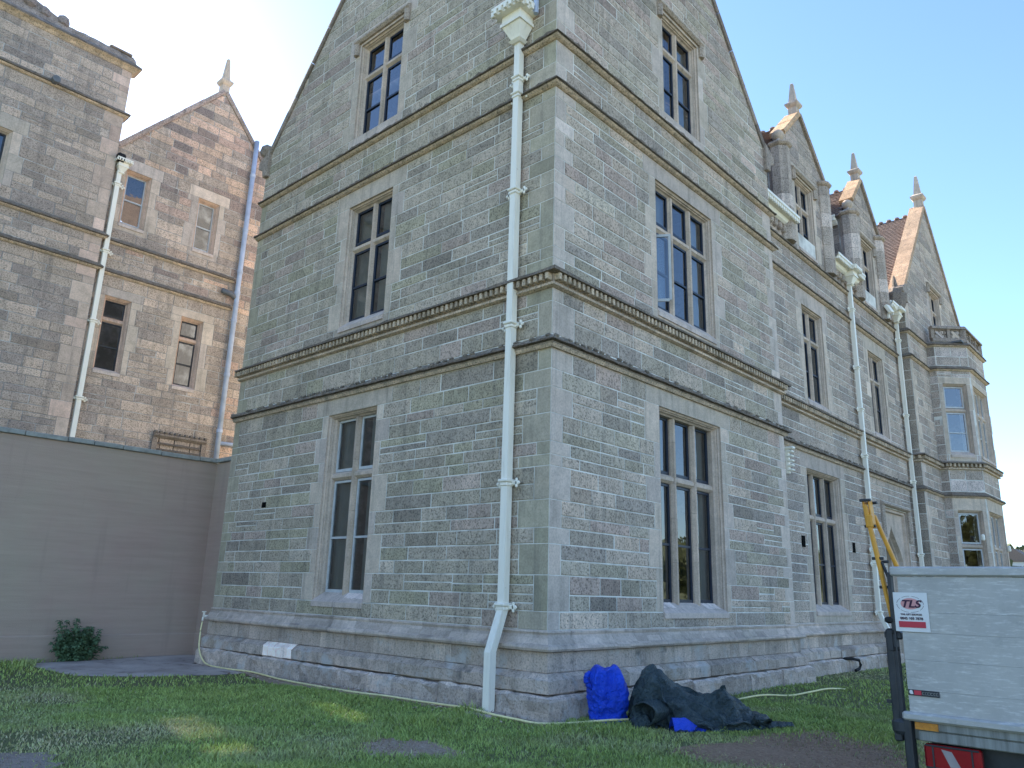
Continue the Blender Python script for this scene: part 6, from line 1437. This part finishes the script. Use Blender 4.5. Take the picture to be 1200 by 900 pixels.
def drape(name, label, A, B_, prof, halfw, mat, seed, cat, ns=210, nt_=120, amp=1.0, mid=None):
    """a heap of sheeting along the line A-B; prof = [(s, height, half width)]"""
    A, B_ = Vector(A), Vector(B_); L = (B_-A).length; v = (B_-A)/L; n = Vector((-v.y, v.x)); m = MB()
    def ip(s):
        for (a, b_) in zip(prof, prof[1:]):
            if a[0] <= s <= b_[0]:
                t = (s-a[0])/(b_[0]-a[0]); t2 = t*t*(3-2*t); return a[1]+(b_[1]-a[1])*t2, a[2]+(b_[2]-a[2])*t2
        return prof[-1][1], prof[-1][2]
    pk = Vector((prof[1][0], 0)); off_ = lambda s, t, w_: t*w_
    CRS = [(random.uniform(-9, 9), random.uniform(-9, 9), random.uniform(0, 6)) for _ in range(9)]
    for i in range(ns+1):
        s = prof[0][0]+(prof[-1][0]-prof[0][0])*i/ns; h, w_ = ip(s)
        for j in range(nt_+1):
            t = -1+2*j/nt_
            cs = max(0.0, 1-abs(t)**1.55)
            dx, dy = s-pk.x, t*w_
            ang = math.atan2(dy, dx); rd = math.hypot(dx, dy)
            fold = (1-abs(math.sin(ang*4.5+seed+1.1*math.sin(rd*5))))**2*.085*min(1, rd*2.6)+(1-abs(math.sin(ang*8+rd*6+seed*1.7)))**2*.05*min(1, rd*2)
            cr_ = (1-abs(math.sin(s*13+2.3*math.sin(t*4+seed)+t*3)))**2*.045+(1-abs(math.sin(s*7.5-t*8+seed)))**2*.05+.012*math.sin(s*41+t*23)
            for (ka, kb, ph) in CRS:
                cr_ += (1-abs(math.sin(ka*s+kb*off_(s, t, w_)+ph+.8*math.sin(2.2*s+3*t))))**5*.034
            z = h*cs+(fold+cr_-.13)*amp*min(1, h*3.2+.15)*(cs**.35)
            e = 1 if abs(t) < .97 else .6
            off = w_*t*(1+.07*math.sin(s*9+seed)+.05*math.sin(s*23+t*2))
            p = A+v*s+n*off
            m.v.append(Vector((p.x, p.y, max(.010+.012*abs(math.sin(s*17+t*9)), z*e)+gz(p.x, p.y))))
    k = nt_+1
    for i in range(ns):
        for j in range(nt_): m.f.append([i*k+j, (i+1)*k+j, (i+1)*k+j+1, i*k+j+1]); m.c.append((.3, .3, .3))
    nb = len(m.v)                                        # underside, so the sheet is closed
    for q in list(m.v): m.v.append(Vector((q.x, q.y, max(.004, q.z-.012))))
    for i in range(ns):
        for j in range(nt_): m.f.append([nb+i*k+j+1, nb+(i+1)*k+j+1, nb+(i+1)*k+j, nb+i*k+j]); m.c.append((.3, .3, .3))
    o = mk(name, m, mat, smooth=True); return tag(o, label, cat)
random.seed(8)
m = MB(); n1, n2 = 42, 32; O_ = Vector((.88, -1.06, 0)); P_ = []
for q_ in range(0, len(TARP_MM), 3):
    x, y, z = (e/1000 for e in TARP_MM[q_:q_+3])
    p = O_+hr*(x*1.06)+hf*(y*.86); P_.append(Vector((p.x, p.y, max(.006, z*.965-.012)+gz(p.x, p.y))))
m.v = P_
for j in range(n2):
    for i in range(n1):
        k = n1+1; q = [j*k+i, j*k+i+1, (j+1)*k+i+1, (j+1)*k+i]; m.f.append(q); m.c.append((.3, .3, .3))
tp_ = tag(crumple(refine(mk('tarpaulin', m, 'dark_tarp', smooth=True), 3), .24, .085, 2), 'dark green-grey tarpaulin heaped on the grass beside the blue sack', 'tarpaulin')
# tail of the sheet trailing over the grass
m = MB()
for i in range(25):
    for j in range(9):
        s_ = 1.30+.50*i/24; t = -1+j/4; w_ = .11*(1-.35*i/24)+.02*math.sin(i*.9)
        p = O_+hr*s_+hf*(-.30+.18*i/24+t*w_); m.v.append(Vector((p.x, p.y, .02+.07*(1-t*t)*(1-.5*i/24)+.02*abs(math.sin(i*1.1+t*3))+gz(p.x, p.y))))
for i in range(24):
    for j in range(8): m.f.append([i*9+j, (i+1)*9+j, (i+1)*9+j+1, i*9+j+1][::-1]); m.c.append((.3, .3, .3))
mk('trailing_end', m, 'dark_tarp', tp_, smooth=True)
# rolled end with an open mouth at the front
m = MB(); c0 = Vector((.46, -1.22, .175)); ax = Vector((.82, -.05, .05)).normalized(); sd_ = Vector((-.05, -.82, 0)).normalized(); R_ = []
for r, off in ((.10, .60), (.135, .30), (.15, .02), (.14, -.015), (.125, .02), (.10, .26), (.02, .28)):
    R_.append((r, off))
n = 28; vv = []; ff = []
for r, off in R_:
    for k in range(n):
        a = 2*math.pi*k/n; w_ = 1+.07*math.sin(3*a+off*5)+.05*math.sin(5*a)
        p = c0+ax*off+(Vector((0, 0, 1))*math.sin(a)*r*.95+sd_*math.cos(a)*r*1.25)*w_; vv.append(Vector((p.x, p.y, max(.02, p.z))))
for i in range(len(R_)-1):
    for k in range(n): k2 = (k+1) % n; ff.append((i*n+k, (i+1)*n+k, (i+1)*n+k2, i*n+k2))
m.add(vv, ff); mk('rolled_end', m, 'dark_tarp', tp_, smooth=True)
fl = drape('blue_sheet', 'small blue plastic flap sticking out under the dark tarpaulin', (.62, -1.52), (1.04, -1.86), [(0, .16, .12), (.15, .15, .13), (.36, .06, .12), (.52, .02, .07)], .2, 'blue_tarp', 5.1, 'plastic sheet', 40, 26, .16)

# ================================================================== bushy weed at the wall
wd_ = thing('nettle_bush', 'dark green leafy weed growing against the brown wall', 'plant', (-2.1, 10.7, 0)); random.seed(12)
ms, ml = MB(), MB()
for k in range(78):
    a = random.uniform(0, 6.28); r0 = random.uniform(0, .30); base = Vector((-2.10+math.cos(a)*r0, 10.62+math.sin(a)*r0*.6, 0)); H = random.uniform(.22, .70)*(1.25 if k < 5 else 1)
    if k < 5: base = Vector((-2.26+random.uniform(-.07, .07), 10.68, 0)); H = random.uniform(.78, .97)
    sp = random.uniform(.05, .36); tip = base+Vector((math.cos(a)*sp, math.sin(a)*sp*.5, H)); mid = base.lerp(tip, .5)+Vector((0, 0, .06))
    st = smooth_path([base, mid, tip], 5); ms.tube(st, .006, 5)
    for i, p in enumerate(st[2:]):
        for q in range(4):
            an = random.uniform(0, 6.28); L = random.uniform(.055, .115)*(1-.03*i); W_ = L*.36; dr_ = random.uniform(-.55, .15)
            u_ = Vector((math.cos(an), math.sin(an), dr_)).normalized(); s_ = u_.cross(Vector((0, 0, 1))).normalized(); b0 = p+u_*.012
            up = Vector((0, 0, .012))
            vs = [b0, b0+u_*L*.35+s_*W_-up*.3, b0+u_*L*.75+s_*W_*.62-up, b0+u_*L-up*2, b0+u_*L*.75-s_*W_*.62-up, b0+u_*L*.35-s_*W_-up*.3, b0+u_*L*.5+up*.5]
            c = pick([(1, 1, 1)]); ml.add(vs, [(0, 1, 6), (1, 2, 6), (2, 3, 6), (3, 4, 6), (4, 5, 6), (5, 0, 6)], c)
mk('stems', ms, 'leaf', wd_); mk('foliage', ml, 'leaf', wd_, kind='stuff')

# ================================================================== truck with tail-lift board, parked along the front
tk = thing('tail_lift_truck', 'back end of a grey aluminium tail-lift truck with sign', 'truck', (-1, -6.4, 0))
TXB, TY0, TY1 = -3.10, -5.385, -7.50            # board plane, left and right ends
def tq(y0, y1, z0, z1, x=0.0): return [Vector((TXB-x, y0, z0)), Vector((TXB-x, y1, z0)), Vector((TXB-x, y1, z1)), Vector((TXB-x, y0, z1))]
seams = [.935, 1.10, 1.272, 1.432, 1.552, 1.765]
for a, b_ in zip(seams, seams[1:]):
    m = MB(); sh = .0; m.box((TXB+.02, (TY0+TY1)/2-.02, (a+b_)/2), (.04, abs(TY1-TY0)-.04, b_-a-.0004), bev=.0010); mk('board_panel', m, 'alu', tk)
m = MB(); m.box((TXB+.018, (TY0+TY1)/2, 1.797), (.075, abs(TY1-TY0), .058), bev=.010); mk('top_rail', m, 'alu', tk)
m = MB(); m.box((TXB-.004, (TY0+TY1)/2, .950), (.06, abs(TY1-TY0), .05), bev=.012); mk('bottom_lip', m, 'alu', tk)
m = MB(); m.box((TXB+.015, TY0+.006, 1.36), (.06, .022, .86), bev=.004); mk('side_edge', m, 'dark_steel', tk)
m = MB(); m.box((TXB+.05, -6.44, .905), (.10, 1.99, .055), bev=.006); m.box((TXB+.062, -6.44, .846), (.10, 1.97, .062), bev=.006)
mk('rear_crossmember', m, 'galv', tk)
m = MB(); m.box((TXB-.004, -5.51, .900), (.008, .125, .040)); mk('amber_marker', m, 'amber_tape', tk)
m = MB(); m.box((TXB+.03, TY0+.035, 1.10), (.10, .045, .60), bev=.008); m.box((TXB+.02, TY0-.02, .80), (.09, .045, .34), bev=.008); m.box((TXB+.03, TY0+.02, 1.41), (.06, .10, .05), bev=.01); m.lathe((TXB+.02, TY0+.02, .84), [(.045, 0), (.055, .02), (.055, .07), (.04, .09)], 12)
m.box((TXB+.01, TY0+.055, 1.02), (.03, .07, .02)); m.box((TXB+.0, TY0+.03, 1.38), (.05, .03, .12))
mk('lift_column', m, 'dark_steel', tk)
m = MB()
for z in (1.50, 1.43, 1.33, .90): m.lathe((TXB+.01, TY0+.025, z), [(.02, -.02), (.035, -.01), (.035, .01), (.02, .02)], 10)
mk('rubber_buffer', m, 'black_rubber', tk)
# yellow folding arm at the board's left edge
ya = MB(); Y0 = TY0+.004
def beam(mb, p, q, w_, d_): 
    p, q = Vector(p), Vector(q); v = (q-p); L = v.length; R = v.to_track_quat('Z', 'Y').to_matrix(); mb.box((p+q)/2, (w_, d_, L), rot=R, bev=.006)
beam(ya, (TXB+.06, TY0+.135, 2.23), (TXB+.04, TY0+.020, 1.50), .032, .026); beam(ya, (TXB+.16, TY0+.115, 2.17), (TXB+.16, TY0+.0, 1.83), .034, .024)
beam(ya, (TXB+.10, TY0+.135, 2.08), (TXB+.10, TY0+.150, 2.27), .07, .012); beam(ya, (TXB+.10, TY0+.100, 2.08), (TXB+.10, TY0+.115, 2.27), .07, .012); ya.box((TXB+.07, TY0+.112, 2.12), (.07, .045, .09), bev=.01)
ao = mk('folding_arm', ya, 'yellow_paint', tk)
m = MB()
for (x, y, z) in ((TXB+.06, TY0+.13, 2.26), (TXB+.15, TY0+.12, 2.25), (TXB+.07, TY0+.115, 2.09), (TXB+.05, TY0+.08, 1.88), (TXB+.08, TY0+.06, 1.86), (TXB+.05, TY0+.05, 1.70)):
    m = MB(); m.tube([(x, y-.035, z), (x, y+.035, z)], .010, 8); mk('pivot_bolt', m, 'dark_steel', ao)
m = MB(); beam(m, (TXB+.05, TY0+.06, 1.86), (TXB+.06, TY0+.015, 1.72), .018, .018); mk('link_rod', m, 'dark_steel', ao)
# sign plate
m = MB(); m.box((TXB-.004, -5.490, 1.553), (.006, .196, .232)); sg = mk('sign_plate', m, 'sign_white', tk)
m = MB(); m.box((TXB-.0085, -5.490, 1.479), (.003, .152, .036)); mk('red_band', m, 'sign_red', sg)
def lettering(txt, size, y, z, mat, parent, x, shear=0.0, bold=0.0, name='lettering', wide=1.0):
    cu = bpy.data.curves.new(name, 'FONT'); cu.body = txt; cu.size = size; cu.align_x = 'CENTER'; cu.align_y = 'CENTER'; cu.extrude = .001; cu.shear = shear; cu.offset = bold
    to = bpy.data.objects.new(name, cu); COL.objects.link(to); bpy.context.view_layer.update()
    me_ = bpy.data.meshes.new_from_object(to.evaluated_get(bpy.context.evaluated_depsgraph_get())); COL.objects.unlink(to); bpy.data.objects.remove(to)
    # text x runs towards -Y, text y runs up, the face looks to -X
    for v_ in me_.vertices: v_.co = Vector((x-v_.co.z, y-v_.co.x*wide, z+v_.co.y))
    me_.materials.clear(); me_.materials.append(M[mat]); o = bpy.data.objects.new(name, me_); COL.objects.link(o); o.parent = parent
    if parent is tk: o.matrix_parent_inverse = Matrix.Translation(-PLOC[tk.name])
    return o
lettering('TLS', .062, -5.488, 1.599, 'sign_ink', sg, TXB-.009, .28, .0018, wide=1.18); lettering('TAIL LIFT SERVICES', .0145, -5.489, 1.538, 'sign_ink', sg, TXB-.009, 0, .0003); lettering('0845 603 7878', .0215, -5.489, 1.514, 'sign_ink', sg, TXB-.009, 0, .0005)
m = MB()
for k in range(40):
    a = 2*math.pi*k/40; 
    if k % 5 == 4: continue
    a2 = a+2*math.pi/40*1.02
    q = [Vector((TXB-.0088, -5.488-math.cos(t)*r*.078, 1.599+math.sin(t)*r*.049)) for t, r in ((a, .97), (a2, .97), (a2, 1.0), (a, 1.0))]; m.add(q, [(3, 2, 1, 0)])
mk('oval_ring', m, 'sign_ink', sg)
m = MB(); n = 24; m.add([Vector((TXB-.0078, -5.488-math.cos(2*math.pi*k/n)*.055, 1.602+math.sin(2*math.pi*k/n)*.034)) for k in range(n)], [tuple(range(n))[::-1]]); simple('sign_pink', (.62, .30, .30), .45, .3); mk('oval_tint', m, 'sign_pink', sg)
# badge strip
m = MB(); m.box((TXB-.003, -5.513, 1.085), (.005, .172, .034)); bd = mk('badge_strip', m, 'dark_steel', tk)
m = MB(); m.box((TXB-.0065, -5.481, 1.086), (.003, .040, .026)); mk('red_block', m, 'sign_red', bd)
m = MB(); m.lathe((0, 0, 0), [(.0, 0)], 3) if False else None
n = 14; m.add([Vector((TXB-.0068, -5.444-math.cos(2*math.pi*k/n)*.010, 1.087+math.sin(2*math.pi*k/n)*.012)) for k in range(n)], [tuple(range(n))[::-1]]); m.box((TXB-.0066, -5.449, 1.080), (.002, .012, .008)); mk('white_emblem', m, 'sign_white', bd)
m = MB()
for (y, w_) in ((-5.512, .012), (-5.527, .010), (-5.541, .013), (-5.557, .012), (-5.573, .010), (-5.587, .012)):
    m.box((TXB-.0066, y, 1.091), (.002, w_, .003)); m.box((TXB-.0066, y, 1.078), (.002, w_, .003)); m.box((TXB-.0066, y+w_*.4, 1.085), (.002, .003, .014))
mk('grey_marks', m, 'galv', bd)
# tail lights, body, cab and wheels
for y in (-5.625, -7.26):
    m = MB(); m.box((TXB+.05, y, .735), (.06, .30, .135), bev=.012); tl = mk('tail_light', m, 'red_plastic', tk)
    m = MB(); yy = y+.01; m.add([Vector((TXB+.0185, yy+.045, .782)), Vector((TXB+.0185, yy-.010, .774)), Vector((TXB+.0185, yy-.052, .692)), Vector((TXB+.0185, yy+.004, .690))], [(3, 2, 1, 0)]); mk('clear_lens', m, 'clear_lens', tl)
    m = MB()
    for z in (.675, .795): m.box((TXB+.02, y, z), (.012, .285, .010), bev=.003)
    m.box((TXB+.02, y+.10, .735), (.010, .008, .11)); m.box((TXB+.02, y-.105, .735), (.010, .008, .11)); mk('lamp_trim', m, 'dark_steel', tl)
m = MB(); m.box((TXB+.16, -6.44, .70), (.08, 1.9, .25), bev=.01); m.box((0, -5.98, .62), (6.0, .09, .2), bev=.01); m.box((0, -6.9, .62), (6.0, .09, .2), bev=.01); mk('chassis', m, 'dark_steel', tk)
m = MB(); m.box((-.45, -6.44, .86), (5.2, 2.05, .10), bev=.01); mk('load_bed', m, 'galv', tk)
for y in (-5.43, -7.45):
    m = MB()
    for k in range(4): m.box((-.45, y, 1.0+k*.10), (5.1, .03, .095), bev=.006)
    mk('drop_side', m, 'alu', tk)
cb = MB(); prof = [(2.35, .45), (4.35, .45), (4.45, .95), (4.30, 1.10), (3.65, 1.30), (3.0, 2.15), (2.55, 2.25), (2.35, 2.2)]
FCb = Frame((0, -5.55, 0), (1, 0, 0), (0, 1, 0)); slab(cb, FCb, prof, -1.8, .06, .05, (.3, .3, .3), 0, True); mk('cab', cb, 'sign_white', tk)
for s_ in (-5.48, -7.40):
    m = MB(); q = [(2.75, 1.30), (3.5, 1.30), (3.0, 2.02), (2.75, 2.05)]; m.add([Vector((a, s_, b_)) for a, b_ in q], [(0, 1, 2, 3)]); mk('cab_window', m, 'navy_paint', tk)
for (x, y) in ((-1.7, -5.62), (-1.7, -7.26), (3.55, -5.62), (3.55, -7.26)):
    m = MB(); m.tube([(x, y-.11, .35), (x, y-.09, .35), (x, y+.09, .35), (x, y+.11, .35)], [.31, .35, .35, .31], 24); wh = mk('wheel', m, 'black_rubber', tk, smooth=False)
    m = MB(); m.tube([(x, y-.115, .35), (x, y+.115, .35)], .19, 16); mk('rim', m, 'galv', wh)

# ================================================================== beyond: hillside with houses, parked car, trees facing the building
random.seed(31)
m = MB(); nx, ny = 40, 14
for j in range(ny+1):
    for i in range(nx+1):
        a = math.radians(55+70*i/nx); r = 150+330*j/ny; h = 24*(j/ny)**.8*(1+.25*math.sin(i*.9)+.2*math.sin(i*.37+j))
        m.v.append(Vector((CAM.x+math.sin(a)*r, CAM.y+math.cos(a)*r, h-.3)))
for j in range(ny):
    for i in range(nx): k = nx+1; m.f.append([j*k+i, j*k+i+1, (j+1)*k+i+1, (j+1)*k+i][::-1]); m.c.append((.3, .3, .3))
ground_mat('far_field', ((.09, .11, .05), (.13, .14, .07), (.16, .15, .09)), .2, 1)
put(mk('hillside', m, 'far_field', smooth=True))
m = MB()
for k in range(260):
    a = math.radians(random.uniform(72, 92)); r = random.uniform(170, 420); h = 24*((r-150)/330)**.8; s = random.uniform(2.0, 4.5); c0 = Vector((CAM.x+math.sin(a)*r, CAM.y+math.cos(a)*r, h+s*.6))
    for q in range(14):
        d0 = Vector((random.gauss(0, .5), random.gauss(0, .5), random.gauss(0, .45)))*s; m.box(c0+d0, (s*.5, s*.5, s*.4), pick([(.05, .07, .03)]), Matrix.Rotation(random.uniform(0, 3), 3, Vector((random.random(), random.random(), 1)).normalized()))
put(mk('far_woodland', m, 'tree_leaf'), 'stuff')
proto = None
for k in range(9):
    a = math.radians(79.0+k*1.05+random.uniform(-.2, .2)); r = random.uniform(200, 330); h = 24*((r-150)/330)**.8; x, y = CAM.x+math.sin(a)*r, CAM.y+math.cos(a)*r
    hs = thing('far_house', 'tiny pale house on the distant hillside', 'house', (x, y, h), 'houses on the distant hillside'); m = MB(); m.box((x, y, h+2.2), (9, 7, 5.5)); mk('wall', m, 'sign_white', hs)
    m = MB(); bar(m, Frame((x-4.8, y, h+4.9), (1, 0, 0), (0, -1, 0)), [(-3.8, 0), (3.8, 0), (0, 3)], 0, 9.6, False, (1, 1, 1)); mk('roof', m, 'tile', hs)
# red car at the far end of the front
cr = thing('parked_car', 'dark red car parked far off beyond the bay window', 'car', (33.0, -2.6, 0))
def car_part(name, prof, y0, y1, mat, parent):
    m = MB(); f_ = Frame((33.0, -2.6, 0), (.25, -.97, 0), (.97, .25, 0)); slab(m, f_, prof, y0, y1, .06, (.3, .3, .3), 0, True); return mk(name, m, mat, parent)
car_part('body', [(-2.1, .3), (2.1, .3), (2.15, .75), (1.2, .95), (-1.9, 1.0), (-2.15, .8)], -.85, .85, 'car_red', cr); car_part('cabin', [(-1.7, .98), (1.0, .96), (.4, 1.42), (-1.2, 1.48)], -.72, .72, 'navy_paint', cr); car_part('roof', [(-1.25, 1.47), (.45, 1.42), (.3, 1.52), (-1.0, 1.56)], -.70, .70, 'car_red', cr)
for (u, v_) in ((-1.35, .85), (1.35, .85), (-1.35, -.85), (1.35, -.85)):
    f_ = Frame((33.0, -2.6, 0), (.25, -.97, 0), (.97, .25, 0)); a, b_ = f_.P(u, v_-.1, .32), f_.P(u, v_+.1, .32); m = MB(); m.tube([a, b_], .32, 16); mk('wheel', m, 'black_rubber', cr)
m = MB(); m.lathe((30.2, -1.0, 0), [(.35, 0), (.40, .6), (.42, 1.2), (.30, 1.5), (.22, 1.62), (.20, 2.0), (.10, 2.35), (.02, 2.45)], 10); tag(mk('clipped_conifer', m, 'leaf'), 'small dark pointed shrub at the end of the front', 'shrub')
def tree(x, y, H, R_, label, proto=None):
    t_ = thing('broadleaf_tree', label, 'tree', (x, y, 0), 'trees facing the building')
    m = MB(); m.tube([(x, y, 0), (x+.1, y, H*.25), (x, y+.1, H*.5), (x+.1, y, H*.8)], [.32, .26, .18, .05], 9)
    for k in range(9):
        a = random.uniform(0, 6.28); z = H*random.uniform(.28, .6); e = Vector((x+math.cos(a)*R_*.7, y+math.sin(a)*R_*.7, z+H*.2)); m.tube([(x, y, z), tuple(Vector((x, y, z)).lerp(e, .5)+Vector((0, 0, .2))), e], [.11, .07, .02], 6)
    mk('trunk', m, 'bark', t_); m = MB(); cl_ = [(Vector((x, y, H*.62))+Vector((random.gauss(0, R_*.42), random.gauss(0, R_*.42), random.gauss(0, H*.15))), random.uniform(.5, 1.0)*R_*.45) for _ in range(26)]
    for c0, r in cl_:
        for q in range(130):
            d0 = Vector((random.gauss(0, 1), random.gauss(0, 1), random.gauss(0, 1))).normalized()*r*random.uniform(.5, 1.05); p = c0+d0; s = random.uniform(.13, .26)
            u_ = Vector((random.gauss(0, 1), random.gauss(0, 1), random.gauss(0, 1))).normalized(); w_ = u_.orthogonal().normalized(); m.add([p-u_*s, p+w_*s*.6, p+u_*s, p-w_*s*.6], [(0, 1, 2, 3)], (1, 1, 1))
    mk('crown', m, 'tree_leaf', t_, kind='stuff'); return t_
for i, (x, y, H, R_) in enumerate(((58, -27, 6.2, 3.6), (49, -24, 5.8, 3.4), (63, -22, 6.6, 3.8), (12.5, -30, 7.8, 3.6), (17.5, -31, 7.0, 3.4))): tree(x, y, H, R_, 'broadleaf tree across from the front, mirrored in its windows')
